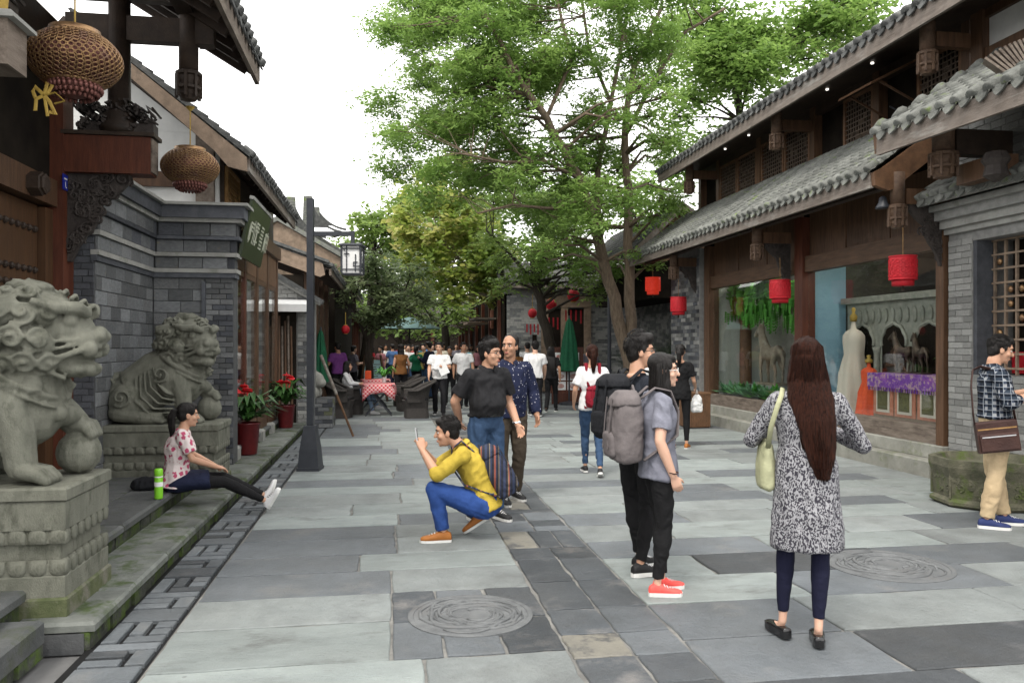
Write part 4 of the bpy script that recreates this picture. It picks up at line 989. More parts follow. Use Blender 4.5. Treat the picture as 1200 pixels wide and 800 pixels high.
# end board of the lower roof, rounded nose
b = MB(); q = [(5.88, 3.58), (5.86, 3.74), (5.98, 3.80), (7.15, 4.62), (7.15, 4.32), (6.28, 3.66), (6.18, 3.56), (6.06, 3.52), (5.96, 3.55)]
b.prism([(x, 8.93, z) for x, z in q], (0, .07, 0)); b.build('end_board', 'barge', rs)
for yy in (8.97, 12.75, 16.75):
    pendant(rs, 6.20, yy, 3.06, 3.75, .085, 'carve_l')
    part(rs, 'tie_beam', (6.29, yy - .05, 3.36), (6.80, yy + .05, 3.55), 'wood')
    scroll_bracket(rs, (6.80, yy, 3.36), (-1, 0, 0), .46, .75, .07, 'carve', 26, int(yy * 10))
for yy in (8.96, 12.84, 16.85):
    pendant(rs, 6.60, yy, 4.97, 5.80, .09, 'carve_l'); part(rs, 'tie_beam', (6.69, yy - .05, 5.32), (UX, yy + .05, 5.5), 'wood')
part(rs, 'purlin', (6.14, 9.02, 3.60), (6.26, 18.6, 3.70), 'wood_dark'); part(rs, 'purlin', (6.53, 5.3, 5.62), (6.67, 17.8, 5.72), 'wood_dark')
b = MB(); b.tube([(6.28, 9.0, 3.56), (6.42, 8.99, 3.47), (6.62, 8.98, 3.50), (6.76, 8.95, 3.62)], .03, 7); b.build('cable_bundle', 'iron', rs)
b = MB(); b.lathe([(.09, 0), (.085, .02), (.055, .07), (.045, .13), (.02, .15)], 12, (6.06, 9.05, 3.32)); b.build('bell', 'iron', rs, True)
# brick end pier towards the alley, on the far side
bp_ = thing('far_brick_pier', 'tall grey brick pier between the display window and the cycad plants', 'pillar', (6.8, 17.3, 0))
part(bp_, 'core', (6.72, 16.55, 0), (8.5, 18.3, 3.75), 'mortar_l')
bricks(bp_, (6.72, 18.3, .02), (0, -1, 0), 1.72, 3.6, .25, .085, ['brick', 'brick_light', 'brick', 'brick_dark'], maxn=300)
# projecting front pier at the right with grille window
fp = thing('near_brick_pier', 'pale grey brick wall with moulded tiled cornice and timber grille window', 'wall', (6.8, 8, 0))
part(fp, 'core', (6.82, 8.46, 0), (8.5, 8.86, 3.5), 'mortar_l'); part(fp, 'sill_core', (6.82, 3.5, 0), (8.5, 8.459, 1.28), 'mortar_l'); part(fp, 'head_core', (6.82, 3.5, 2.86), (8.5, 8.459, 3.5), 'mortar_l')
bricks(fp, (6.82, 8.86, .20), (0, -1, 0), .40, 2.7, .24, .078, ['brick_light'], maxn=140); bricks(fp, (6.82, 8.455, .2), (0, -1, 0), 2.4, 1.08, .24, .078, ['brick_light'], maxn=130)
part(fp, 'plinth', (6.70, 3.5, -.04), (6.815, 8.86, .19), 'plinth'); part(fp, 'reveal', (6.83, 8.40, 1.281), (7.1, 8.459, 2.859), 'brick_dark')
part(fp, 'dark_room', (7.3, 3.5, 1.281), (8.4, 8.39, 2.859), 'dark_in')
gr = MB()
for i in range(16): y_ = 8.36 - i * .165; gr.box((7.02, y_ - .012, 1.283), (7.05, y_ + .012, 2.857))
for i in range(10): z_ = 1.36 + i * .165; gr.box((7.012, 5.5, z_ - .012), (7.019, 8.39, z_ + .012))
gr.build('timber_grille', 'barge_pale', fp)
for i, (k, j) in enumerate([(0, 7), (1, 5), (2, 5), (3, 6), (1, 4), (0, 2), (2, 3), (3, 4)]):
    b = MB(); b.lathe([(.045, 0), (.03, .02), (.001, .026)], 12, M4=Matrix.Translation((7.03, 8.28 - k * .165, 1.44 + j * .165)) @ Matrix.Rotation(-math.pi / 2, 4, 'Y')); b.build('rosette', 'brass', fp, True)
b = MB(); b.box((7.2, 7.0, 1.3), (7.25, 8.3, 1.55)); b.build('red_banner', 'red', fp)
zc = 2.98
for h, o, m in ((.07, .05, 'cement'), (.10, .10, 'cement'), (.11, .16, 'brick_light'), (.07, .22, 'cement')):
    part(fp, 'cornice_moulding', (6.82 - o, 4.0, zc), (6.9, 8.87 + o * .3, zc + h), m); zc += h
roof(fp, (6.50, 4.0, 3.40), (6.50, 8.95, 3.40), Vector((1, 0, .75)).normalized(), .36, .17, 'tile_moss', 'cement', .05, rafters=False)
bricks(fp, (6.86, 8.80, 3.52), (0, -1, 0), 1.4, 1.0, .24, .08, ['brick_light'], maxn=80); part(fp, 'upper_core', (6.86, 5, 3.505), (7.2, 8.8, 4.5), 'mortar_l')
# gate pavilion eave on the right edge
pv = thing('gate_pavilion', 'projecting tiled gate roof with curled eave and hanging post above the brick wall', 'building', (6.2, 7, 0))
roof(pv, (5.60, 4.2, 3.95), (5.60, 8.42, 4.05), Vector((1, 0, .62)).normalized(), 1.9, .22, 'tile_moss', 'fascia', .22)
b = MB(); q = [(5.58, 3.84), (5.56, 4.06), (7.2, 5.02), (7.2, 4.82)]; b.prism([(x, 8.43, z) for x, z in q], (0, .06, 0)); b.build('verge_board', 'barge', pv)
for k in range(7):
    b = MB(); f = k / 6; b.tube([(5.6 + 1.5 * f, 8.36, 4.16 + .9 * f), (5.66 + 1.5 * f, 8.56, 4.13 + .92 * f)], .07, 8); b.build('verge_tile', 'tile_moss', pv, True)
pendant(pv, 6.05, 7.95, 3.46, 4.3, .115, 'carve_l'); part(pv, 'cross_beam', (6.16, 7.88, 3.72), (7.0, 8.02, 4.0), 'wood_dark'); part(pv, 'long_beam', (5.98, 4.0, 4.02), (6.12, 7.84, 4.18), 'wood_dark')
part(pv, 'bracket_block', (6.25, 7.4, 3.40), (6.5, 8.0, 3.62), 'wood'); b = MB(); b.lathe([(.03, 3.3), (.12, 3.36), (.10, 3.46), (.14, 3.52), (.1, 3.6)], 10, (6.15, 7.3, 0)); b.build('carved_bud', 'carve', pv)
part(pv, 'white_panel', (7.26, 6.0, 4.5), (7.3, 8.85, 6.2), 'plaster')
for z_ in (5.05, 5.62): part(pv, 'timber_rail', (7.20, 6.0, z_), (7.259, 8.85, z_ + .2), 'wood')
part(pv, 'timber_post', (7.16, 8.72, 4.3), (7.258, 8.92, 6.1), 'wood'); part(pv, 'timber_post', (7.22, 8.05, 4.5), (7.258, 8.10, 6.1), 'wood_dark')
# fan of stacked tiles at the end of the pavilion ridge
b = MB(); c0 = atD(1206, 96, 7.6)
for k in range(13):
    L = .56 - .012 * k
    b.box((-.011, -.09, .05), (.011, .09, L), Matrix.Translation(c0 + Vector((.010 * k, -.05, -.14 + .012 * k))) @ Matrix.Rotation(R(-35), 4, 'Z') @ Matrix.Rotation(R(-46 + k * 3.4), 4, 'Y'))
b.build('tile_fan', 'wood_grey', pv)

# ------------------------------------------------------------ red cylinder lanterns
def red_lantern(x, y, zt, d, h, label, cord, m='red'):
    t = thing('red_lantern', label, 'lantern', (x, y, zt - h), local=True, group='red cylinder lanterns of the shop house')
    r = d / 2
    b = MB(); b.lathe([(r * .99, h * .22), (r, h * .3), (r, h * .97), (r * .92, h)], 24); b.build('shade', m, t, True)
    b = MB(); b.lathe([(r * .80, .0), (r * .82, h * .22)], 24); b.build('lower_drum', m, t, True)
    b = MB(); b.lathe([(r * 1.04, h * .2), (r * 1.04, h * .26)], 24); b.lathe([(r * 1.04, h * .955), (r * 1.04, h)], 24)
    if h > .2:
        for j in range(16):
            for k in range(4):
                a = j * math.pi / 8 + (k % 2) * .196; z = h * (.36 + .15 * k); q = []
                for i in range(7): th = i * 1.0472; q.append((r * 1.012 * math.cos(a + .16 * math.cos(th)), r * 1.012 * math.sin(a + .16 * math.cos(th)), z + h * .07 * math.sin(th)))
                b.tube(q, .005, 4, cap=False)
    b.build('trim', m, t)
    b = MB(); b.tube([(0, 0, h), (0, 0, h + cord)], .004, 5); b.build('cord', 'straw', t)
    b = MB(); b.lathe([(.02, -.06), (.012, 0)], 8); b.build('tassel', 'wood_dark', t)
for px, py0, py1, X, lab, m in ((1058, 300, 335, 6.20, 'red cylinder lantern hanging by the grille window end of the shop', 'red'), (914, 328, 355, 6.35, 'red cylinder lantern hanging over the middle column of the shop', 'red'),
                                (795, 348, 369, 6.25, 'red cylinder lantern hanging before the far brick pier', 'red'), (765, 325, 345, 6.3, 'glowing orange red lantern hanging above the cycad plants', 'red_lit')):
    p, q = atX(px, py0, X), atX(px, py1, X); red_lantern(p.x, p.y, p.z, (p.z - q.z) * .86, p.z - q.z, lab, max(.2, 3.06 - p.z), m)

# ------------------------------------------------------------ goods in the display windows
# right window: carved cabinet, robes on stands, chest with purple cloth, little horses
M['cab'] = mat('cab', (.34, .34, .29), (.20, .205, .175), .7, 8, .3, 40)
cb = thing('carved_cabinet', 'tall weathered pale cabinet with scalloped arches inside the display window', 'cabinet', (8.6, 10.8, .58))
part(cb, 'body', (7.56, 9.75, .582), (7.95, 12.25, 2.30), 'cab'); part(cb, 'cornice', (7.48, 9.68, 2.303), (7.97, 12.32, 2.40), 'cab')
for k in range(3):
    yc = 10.2 + k * .8; b = MB(); pts = []
    for i in range(25):
        th = math.pi * i / 24; r = .29 * (1 + .07 * abs(math.sin(th * 5))); pts.append((7.554, yc + r * math.cos(th), 1.62 + r * 1.1 * math.sin(th)))
    b.prism([(7.554, yc + .29, .9)] + pts + [(7.554, yc - .29, .9)], (-.008, 0, 0)); b.build('arch_recess', 'dark_in', cb)
    b = MB(); b.tube([(7.545, p[1], p[2]) for p in pts], .03, 6); b.build('arch_moulding', 'cab', cb)
for k in range(4): b = MB(); b.lathe([(.06, .9), (.05, 1.0), (.045, 1.5), (.07, 1.6)], 10, (7.53, 9.8 + k * .8, 0)); b.build('colonnette', 'cab', cb, True)
for i in range(14): b = MB(); b.ell((7.55, 9.85 + i * .17, 2.08), (.02, .06, .12), 8, 6); b.build('frieze_rosette', 'cab', cb, True)
M['robe'] = mat('robe', (.56, .50, .42), (.55, .50, .42), .85, 5, .2, 30, third=(.45, .2, .15), tscale=9, tlo=.68, thi=.72)
M['orange'] = mat('orange', (.70, .10, .03), (.5, .06, .02), .7, 6)
def robe(x, y, z0, h, r, m, label, cat):
    t = thing('robe_on_stand', label, cat, (x, y, z0), local=True); b = MB(); n = 28; prof = [(1, 0), (.95, .1), (.82, .4), (.66, .60), (.74, .74), (.72, .80), (.5, .845), (.2, .87), (.13, .95)]
    vs = []
    for f, zz in prof:
        for j in range(n): a = 2 * math.pi * j / n; rr = r * f * (1 + .16 * math.sin(a * 7 + zz * 2) * (1 - zz)) * (1 if zz < .5 else .62 + .38 * abs(math.sin(a))); vs.append((rr * math.cos(a), rr * math.sin(a), h * zz))
    b.add(vs, [(i * n + j, i * n + (j + 1) % n, (i + 1) * n + (j + 1) % n, (i + 1) * n + j) for i in range(len(prof) - 1) for j in range(n)] + [tuple((len(prof) - 1) * n + j for j in range(n))]); b.build('robe', m, t, True)
    b = MB(); b.lathe([(.05, h * .95), (.06, h * 1.0), (.02, h * 1.04), (.035, h * 1.08), (.005, h * 1.1)], 12); b.build('stand_finial', 'gold', t, True); return t
p = atX(1000, 470, 7.32); robe(7.32, p.y, .582, 1.5, .26, 'robe', 'long cream robe on a stand inside the display window', 'robe')
p = atX(1018, 480, 7.2); robe(7.2, p.y, .582, .82, .18, 'orange', 'short orange embroidered costume on a stand beside the painted chest', 'costume')
ch = thing('painted_chest', 'old painted chest with framed panels under purple cloth in the window', 'chest', (7.4, 9.9, .58))
part(ch, 'body', (7.12, 9.35, .582), (7.62, 10.86, 1.20), 'barge_pale'); M['sal'] = mat('sal', (.52, .22, .14), (.36, .14, .09), .7, 9); M['olv'] = mat('olv', (.13, .12, .05), (.07, .07, .03), .7, 14)
for k in range(3):
    y0 = 9.40 + k * .49; part(ch, 'panel_border', (7.105, y0, .62), (7.118, y0 + .45, 1.16), 'sal'); part(ch, 'panel_frame', (7.095, y0 + .07, .66), (7.104, y0 + .38, 1.13), 'robe'); part(ch, 'panel', (7.088, y0 + .11, .70), (7.094, y0 + .34, 1.09), 'olv')
M['purple'] = mat('purple', (.20, .06, .36), (.13, .035, .25), .6, 14, third=(.42, .28, .30), tscale=16, tlo=.5, thi=.56)
b = MB(); b.box((7.06, 9.28, 1.203), (7.66, 10.9, 1.225)); b.box((7.045, 9.28, 1.02), (7.06, 10.9, 1.222)); 
for i in range(30): b.box((7.047, 9.29 + i * .054, .97), (7.058, 9.31 + i * .054, 1.02))
tag(b.build('purple_cloth', 'purple'), 'purple patterned cloth with fringe laid over the painted chest', 'cloth')
def horse_figure(x, y, z, s, rz, m, label, name='horse_figure'):
    t = thing(name, label, 'figurine', (x, y, z), rz, local=True, M4=Matrix.Translation((x, y, z)) @ Matrix.Rotation(rz, 4, 'Z') @ Matrix.Scale(s, 4)); b = MB()
    b.loft([((-.30, 0, .62), (0, .07, 0), (0, 0, .08)), ((-.24, 0, .64), (0, .13, 0), (0, 0, .15)), ((0, 0, .60), (0, .12, 0), (0, 0, .13)), ((.2, 0, .65), (0, .13, 0), (0, 0, .17)), ((.3, 0, .72), (0, .08, 0), (0, 0, .1))], 12)
    b.limb([(.24, 0, .74), (.34, 0, .98), (.38, 0, 1.10)], [.11, .075, .07], 10); b.limb([(.36, 0, 1.12), (.50, 0, 1.02), (.56, 0, .97)], [.075, .055, .042], 10)
    for s_ in (-1, 1):
        b.limb([(.22, .08 * s_, .6), (.26, .08 * s_, .33), (.23, .08 * s_, .05)], [.06, .035, .03], 8); b.limb([(-.24, .08 * s_, .6), (-.18, .08 * s_, .42), (-.28, .08 * s_, .27), (-.25, .08 * s_, .05)], [.085, .055, .035, .03], 8)
        b.limb([(.36, .04 * s_, 1.16), (.35, .05 * s_, 1.25)], [.025, .01], 6)
    b.limb([(-.32, 0, .68), (-.42, 0, .5), (-.40, 0, .25)], [.035, .045, .015], 8)
    for i in range(6): b.ell((.33 - .04 * i * .6 + .02, 0, 1.14 - .07 * i), (.05, .025, .05), 8, 6)
    fuse(b, 'figure', m, t, .022, 2); b = MB(); b.bbox((-.38, -.16, -.0), (.36, .16, .045), .01); b.build('base', m, t); return t
M['bronze'] = mat('bronze', (.10, .075, .055), (.05, .035, .028), .4, 9, .2, 50, metal=.5); M['claystat'] = mat('claystat', (.30, .25, .19), (.17, .14, .105), .8, 9, .4, 40, third=(.4, .38, .32), tscale=4)
p = atX(1062, 425, 7.4); horse_figure(7.36, p.y, 1.226, .50, R(100), 'bronze', 'dark bronze horse figurine on purple cloth, beside its twin', 'bronze_horse'); horse_figure(7.36, p.y - .36, 1.226, .48, R(80), 'bronze', 'dark bronze horse figurine on purple cloth, beside the small potted plant', 'bronze_horse')
def pot_plant(x, y, z, r, h, pm, lm, n, label, name='potted_plant', spread=1.0, flower=False, leaf=.16, group=None):
    t = thing(name, label, 'plant', (x, y, z), local=True, group=group); rr = random.Random(int(x * 100 + y * 10)); b = MB(); b.lathe([(r * .72, 0), (r * .78, .02), (r, h - .03), (r * 1.08, h - .02), (r * 1.08, h), (r * .9, h), (r * .85, h - .05)], 20); b.build('pot', pm, t, True)
    f = MB()
    for i in range(n):
        a = rr.uniform(0, 6.28); L = leaf * rr.uniform(.7, 1.5) * 2; ct, st = math.cos(a), math.sin(a); e = rr.uniform(.35, 1.25)
        P = [Vector((0, 0, h)), Vector((ct * L * .35 * spread, st * L * .35 * spread, h + L * e * .6)), Vector((ct * L * .75 * spread, st * L * .75 * spread, h + L * e * .75)), Vector((ct * L * 1.1 * spread, st * L * 1.1 * spread, h + L * e * .5))]
        sd = Vector((-st, ct, 0)); W_ = (0.008, leaf * .16, leaf * .24, .002)
        vs = []
        for pnt, w in zip(P, W_): vs += [pnt - sd * w + Vector((0, 0, .25 * w)), pnt, pnt + sd * w + Vector((0, 0, .25 * w))]
        f.add(vs, [(k * 3 + j, k * 3 + j + 1, k * 3 + j + 4, k * 3 + j + 3) for k in range(3) for j in range(2)])
    f.build('foliage', lm, t, True)
    if flower:
        for i in range(6):
            a = rr.uniform(0, 6.28); q = rr.uniform(.02, .16); c = Vector((q * math.cos(a), q * math.sin(a), h + rr.uniform(.36, .56)))
            f = MB(); f.tube([(0, 0, h), c], .005, 5)
            f.ell(c, (.06, .075, .014), 9, 5, Matrix.Rotation(rr.uniform(-.7, .7), 3, 'X') @ Matrix.Rotation(a, 3, 'Z')); f.tube([c, c + Vector((.01, .02, .05))], [.008, .004], 6); f.build('flower', 'flower', t, True)
    return t
pot_plant(7.4, 9.55, 1.226, .085, .12, 'lacquer', 'fern', 40, 'small leafy plant in red pot on the chest in the window', leaf=.09)
# left window: hanging ferns, stone horse, column, succulents, rock slabs
b = MB(); b.lathe([(.20, 0), (.20, .08), (.13, .14), (.12, 1.5), (.16, 1.6), (.22, 1.72), (.22, 1.8)], 20, (7.5, 15.95, .582)); tag(b.build('wooden_column_stand', 'barge', None, True), 'turned wooden column standing among the ferns in the window', 'column')
horse_figure(7.45, 14.7, .85, 1.0, R(95), 'claystat', 'weathered stone horse statue behind the planted window', 'stone_horse')
b = MB(); b.box((7.2, 14.2, .582), (7.8, 15.3, .85)); tag(b.build('statue_block', 'cement'), 'low grey block carrying the stone horse', 'block')
for k, (px, py, L) in enumerate([(855, 345, .9), (880, 342, 1.0), (893, 345, .85), (905, 338, 1.1), (868, 350, .7), (930, 345, .95), (920, 350, .6)]):
    p = atX(px, py - 10, 7.35); t = thing('hanging_fern', ['trailing green fern hanging at the window top by the brick pier', 'long green fern hanging next to the wooden column stand', 'bushy hanging fern over the stone horse', 'longest hanging fern over the stone horse', 'short hanging fern beside the wooden column stand', 'hanging fern next to the middle column', 'short hanging fern beside the middle column'][k], 'plant', (p.x, p.y, p.z), group='ferns hanging in the window', local=True); f = MB(); rr = random.Random(k)
    for i in range(60):
        a = rr.uniform(0, 6.28); l = L * rr.uniform(.4, 1); q = rr.uniform(.05, .2); P = [Vector((0, 0, .1)), Vector((q * .7 * math.cos(a), q * .7 * math.sin(a), .1)), Vector((q * math.cos(a), q * math.sin(a), .1 - l * .5)), Vector((q * 1.05 * math.cos(a), q * 1.05 * math.sin(a), .1 - l))]
        for j in range(10):
            c = P[2].lerp(P[3], j / 9) if j > 4 else P[1].lerp(P[2], j / 5); w = .075 * (1.1 - j / 12); d = Vector((math.cos(a + 1.57), math.sin(a + 1.57), 0))
            f.add([c, c + d * w + Vector((0, 0, -.03)), c + Vector((0, 0, -.055)), c - d * w + Vector((0, 0, -.03))], [(0, 1, 2, 3)])
    f.build('fronds', 'fern', t)
rr = random.Random(11)
for k in range(12):
    y_ = 12.9 + k * .28; t = thing('succulent', ['pale rosette plant along the window sill beside the middle column', 'broad leaved plant along the window sill before the stone horse', 'low green plant along the window sill by the brick pier'][min(2, k // 4)], 'plant', (7.1, y_, .585), group='low plants along the sill' + str(k // 4), local=True); f = MB()
    for i in range(26):
        a = rr.uniform(0, 6.28); e = rr.uniform(.2, 1.3); L = rr.uniform(.2, .34); d = Vector((math.cos(a) * math.cos(e), math.sin(a) * math.cos(e), math.sin(e))); s_ = Vector((-math.sin(a), math.cos(a), 0))
        f.add([(0, 0, .03), tuple(d * L * .6 + s_ * .075), tuple(d * L * 1.1), tuple(d * L * .6 - s_ * .075)], [(0, 1, 2, 3)])
    f.build('leaves', 'succ' if k % 3 else 'fern', t)
b = MB(); b.box((7.0, 12.7, .581), (7.25, 16.1, .60)); b.build('planting_bed', 'wood_dark', rs)
for k, (px, py) in enumerate([(863, 352), (922, 352)]):
    p = atX(px, py, 7.9); b = MB(); b.prism([(p.x, p.y + .35, p.z - .18), (p.x, p.y + .25, p.z - .25), (p.x, p.y - .35, p.z + .15), (p.x, p.y - .15, p.z + .28)], (.3, 0, 0)); tag(b.build('rock_slab', 'claystat'), ['tilted pale rock slab on the column stand behind ferns', 'tilted pale rock slab above the stone horse'][k], 'rock')

# ============================================================ CARVED STONE PLANTER, WOODEN BIN, CYCADS
pl = thing('stone_planter', 'mossy carved stone trough on the pavement behind the man in plaid shirt', 'planter', (6.06, 7.32, 0), R(12), local=True)
b = MB(); n = 8; prof = [(.47, 0), (.52, .03), (.52, .06), (.48, .09), (.50, .30), (.53, .40), (.53, .48), (.47, .48), (.43, .40)]
b.lathe(prof, n); b.build('trough', 'planter', pl)
b = MB(); rr = random.Random(4)
for k in range(8):
    a = (k + .5) * math.pi / 4; ca, sa = math.cos(a), math.sin(a)
    for i in range(16):
        s0, z0 = rr.uniform(-.17, .17), rr.uniform(.13, .38); r = rr.uniform(.02, .045)
        b.tube([(ca * .452 - sa * (s0 + r * (1 - q / 14) * math.cos(q * .6 + i)), sa * .452 + ca * (s0 + r * (1 - q / 14) * math.cos(q * .6 + i)), z0 + r * (1 - q / 14) * math.sin(q * .6 + i)) for q in range(11)], .013, 5)
    b.box((-.02, -.205, .09), (.012, -.185, .42), Matrix.Translation((ca * .455, sa * .455, 0)) @ Matrix.Rotation(a, 4, 'Z'))
b.build('relief', 'planter', pl); b = MB(); b.lathe([(.47, .38), (.2, .41), (.01, .42)], 16); b.build('soil', 'moss_stone', pl)
p = atG(814, 500); bn = thing('slatted_bin', 'reddish wooden slatted box beside the plinth corner', 'bin', (p.x, p.y, 0), R(4), local=True)
b = MB(); b.box((-.21, -.21, 0), (.21, .21, .60)); b.build('box', 'wood_dark', bn); SLT = MB(); SLT.box((-.019, -.012, .02), (.019, .012, .66)); SLT = SLT.mesh('slat'); SLT.materials.append(M['barge'])
for sd in range(4):
    for i in range(10): link('slat', SLT, bn, at=Matrix.Rotation(sd * math.pi / 2, 4, 'Z') @ Matrix.Translation((-.2 + i * .0444, -.222, 0)))
b = MB(); b.bbox((-.24, -.24, .66), (.24, .24, .70), .01); b.build('lid', 'barge', bn)
def cycad(x, y, z, n, L, label):
    t = thing('cycad', label, 'plant', (x, y, 0), local=True, group='cycads in the corner'); rr = random.Random(int(x * 91 + y)); f = MB()
    for i in range(n):
        a = rr.uniform(0, 6.28); l = L * rr.uniform(.75, 1.1); e = rr.uniform(.5, 1.3); ct, st = math.cos(a), math.sin(a); s_ = Vector((-st, ct, 0)); pts = []
        for k in range(15):
            q = k / 14; pts.append(Vector((ct * l * q * (.5 + .4 * q), st * l * q * (.5 + .4 * q), z + l * e * q * (1 - .52 * q))))
        for k in range(1, 15):
            c = pts[k]; d = (pts[k] - pts[k - 1]).normalized(); w = .24 * math.sin(math.pi * (k + 1) / 17)
            for sg_ in (-1, 1):
                for h in (0, .5):
                    c2 = c - (pts[k] - pts[k - 1]) * h; tip = c2 + (s_ * sg_ + d * .8).normalized() * w + Vector((0, 0, .03)); f.add([c2 - d * .007, tip, c2 + d * .007], [(0, 1, 2)])
    f.build('fronds', 'cycad', t); b = MB(); b.lathe([(.13, 0), (.15, z * .5), (.12, z)], 12); b.build('trunk', 'bark_dark', t)
cycad(7.2, 19.6, .9, 46, 1.5, 'tall dark cycad with arching fronds beside the far brick pier'); cycad(6.9, 21.6, .7, 44, 1.5, 'dark cycad growing between brick wall and tree trunk'); cycad(7.9, 20.6, 1.2, 40, 1.5, 'cycad rising behind the other two against brick wall')

# ============================================================ RIGHT SIDE BEYOND THE SHOP HOUSE
aw = thing('alley_brick_wall', 'grey brick wall with tiled coping behind the cycads', 'wall', (8.4, 20.5, 0))
part(aw, 'core', (8.3, 18.35, 0), (8.6, 26, 3.0), 'mortar_l'); bricks(aw, (8.3, 25.9, .02), (0, -1, 0), 7.4, 2.9, .26, .10, ['brick', 'brick_light'], maxn=200)
roof(aw, (8.15, 18.4, 3.02), (8.15, 26, 3.02), Vector((1, 0, .5)).normalized(), .6, .24, 'tile', 'cement', .06, rafters=False)
gh = thing('small_gabled_roof', 'small brown pediment roof with square vent beyond the long eave', 'building', (7.5, 20, 0))
def atYv(px, py, Y): return atY(px, py, Y)
Yg = 20.2
P_ = lambda px, py: atY(px, py, Yg)
b = MB(); b.prism([P_(738, 300), P_(797, 246), P_(826, 268), P_(826, 292), P_(760, 312)], (0, .2, 0)); b.build('pediment', 'barge', gh)
b = MB(); b.prism([P_(732, 298), P_(796, 238), P_(830, 262), P_(830, 269), P_(797, 247), P_(738, 303)], (0, -.25, 0)); b.build('verge_board', 'fascia', gh)
a_, c_ = P_(782, 278), P_(791, 264); b = MB(); b.box((a_.x, Yg - .02, a_.z), (c_.x, Yg - .005, c_.z)); b.build('vent', 'dark_in', gh)
pe = P_(796, 240); roof(gh, (P_(735, 300).x, Yg - .2, P_(735, 300).z + .02), (P_(735, 300).x, Yg + 6, P_(735, 300).z + .02), (pe - P_(735, 298)).normalized(), (pe - P_(735, 298)).length, .22, 'tile', 'fascia', .1, rafters=False)
part(gh, 'body', (7.0, Yg + .25, 2.9), (9.5, 26, 4.0), 'dark_in')
# restaurant with lanterns, its front turned a little to the street
fs = thing('restaurant_front', 'grey brick restaurant with timber door posts and round red lanterns', 'building', (6.5, 27, 0))
FY = 27.0
p0, p1 = atY(592, 405, FY), atY(758, 405, FY)
part(fs, 'wall', (p0.x, FY + .05, 0), (p1.x + 1, FY + .5, 4.4), 'mortar_l')
def FX(px): return atY(px, 405, FY).x
def FZ(py): return atY(660, py, FY).z
bricks(fs, (FX(690), FY + .05, .05), (1, 0, 0), FX(758) - FX(690), 3.3, .24, .075, ['brick', 'brick_light'], maxn=220); bricks(fs, (FX(594), FY + .05, .05), (1, 0, 0), FX(637) - FX(594), 3.3, .24, .075, ['brick', 'brick_light'], maxn=150)
part(fs, 'dark_opening', (FX(638), FY + .0, .05), (FX(689), FY + .04, 2.9), 'dark_in')
for px in (638, 661, 688): part(fs, 'door_post', (FX(px) - .12, FY - .08, .05), (FX(px) + .12, FY - .001, 3.3), 'barge_pale')
part(fs, 'lintel', (FX(634), FY - .10, 2.95), (FX(692), FY - .002, 3.35), 'barge_pale')
part(fs, 'niche', (FX(624), FY + .0, 1.3), (FX(629), FY + .03, 2.0), 'dark_in')
roof(fs, (FX(585), FY - .35, 3.75), (FX(760), FY - .35, 3.75), Vector((0, 1, .5)).normalized(), 2.0, .3, 'tile', 'fascia', .15, rafters=False)
part(fs, 'side_wall', (FX(590), FY + .05, 0), (FX(590) + .3, FY + 12, 3.4), 'dark_in')
for i in range(5):
    part(fs, 'side_post', (FX(590) - .12, FY + .6 + i * 2.4, 0), (FX(590) - .002, FY + .8 + i * 2.4, 3.3), 'wood_red')
    part(fs, 'side_awning', (FX(590) - .9, FY + .9 + i * 2.4, 2.55 - .1 * (i % 2)), (FX(590) - .13, FY + 2.7 + i * 2.4, 2.62 - .1 * (i % 2)), 'barge_pale' if i % 2 else 'wood_grey')
def round_lantern(px, py, w, dd, label, tassels):
    c = atD(px, py, dd); r = w * dd / FPX / 2; t = thing('round_lantern', label, 'lantern', (c.x, c.y, c.z - r), local=True, group='round red lanterns of the restaurant')
    b = MB(); b.lathe([(.4 * r, .02 * r), (.8 * r, .35 * r), (r, .9 * r), (.95 * r, 1.3 * r), (.7 * r, 1.75 * r), (.4 * r, 1.98 * r)], 14); b.build('globe', 'red', t, True); b = MB(); b.lathe([(.42 * r, 1.95 * r), (.42 * r, 2.15 * r)], 12); b.build('top_rim', 'gold', t); b = MB(); b.lathe([(.42 * r, -.1 * r), (.42 * r, .05 * r)], 12); b.build('bottom_rim', 'gold', t); b = MB(); b.tube([(0, 0, 2.1 * r), (0, 0, 5 * r)], .01, 5); b.build('cord', 'gold', t)
    for k in range(tassels):
        b = MB(); x = (k - (tassels - 1) / 2) * r * .8; b.box((x - .022, -.012, -3.0 * r - .08 * (k % 2)), (x + .022, .012, -1.3 * r)); b.build('banner', 'red', t)
round_lantern(624, 367, 11, 25.8, 'round red lantern with paper strips beside the slanting trunk', 4); round_lantern(646, 357, 13, 25.5, 'round red lantern with paper strips over the restaurant door', 4); round_lantern(672, 346, 15, 25.0, 'larger round red lantern with paper strips above the green parasol', 4)
for k, (px, py, h) in enumerate([(579, 385, 22), (612, 380, 26), (585, 378, 30)]):
    c = atD(px, py, 30); b = MB(); b.lathe([(.12, 0), (.15, .05), (.15, h * .03), (.12, h * .03 + .05)], 10, c); tag(b.build('cloth_banner', 'sal'), 'faded red paper lantern hanging at the distant dark shops', 'lantern', 'faded lanterns of the distant shops')
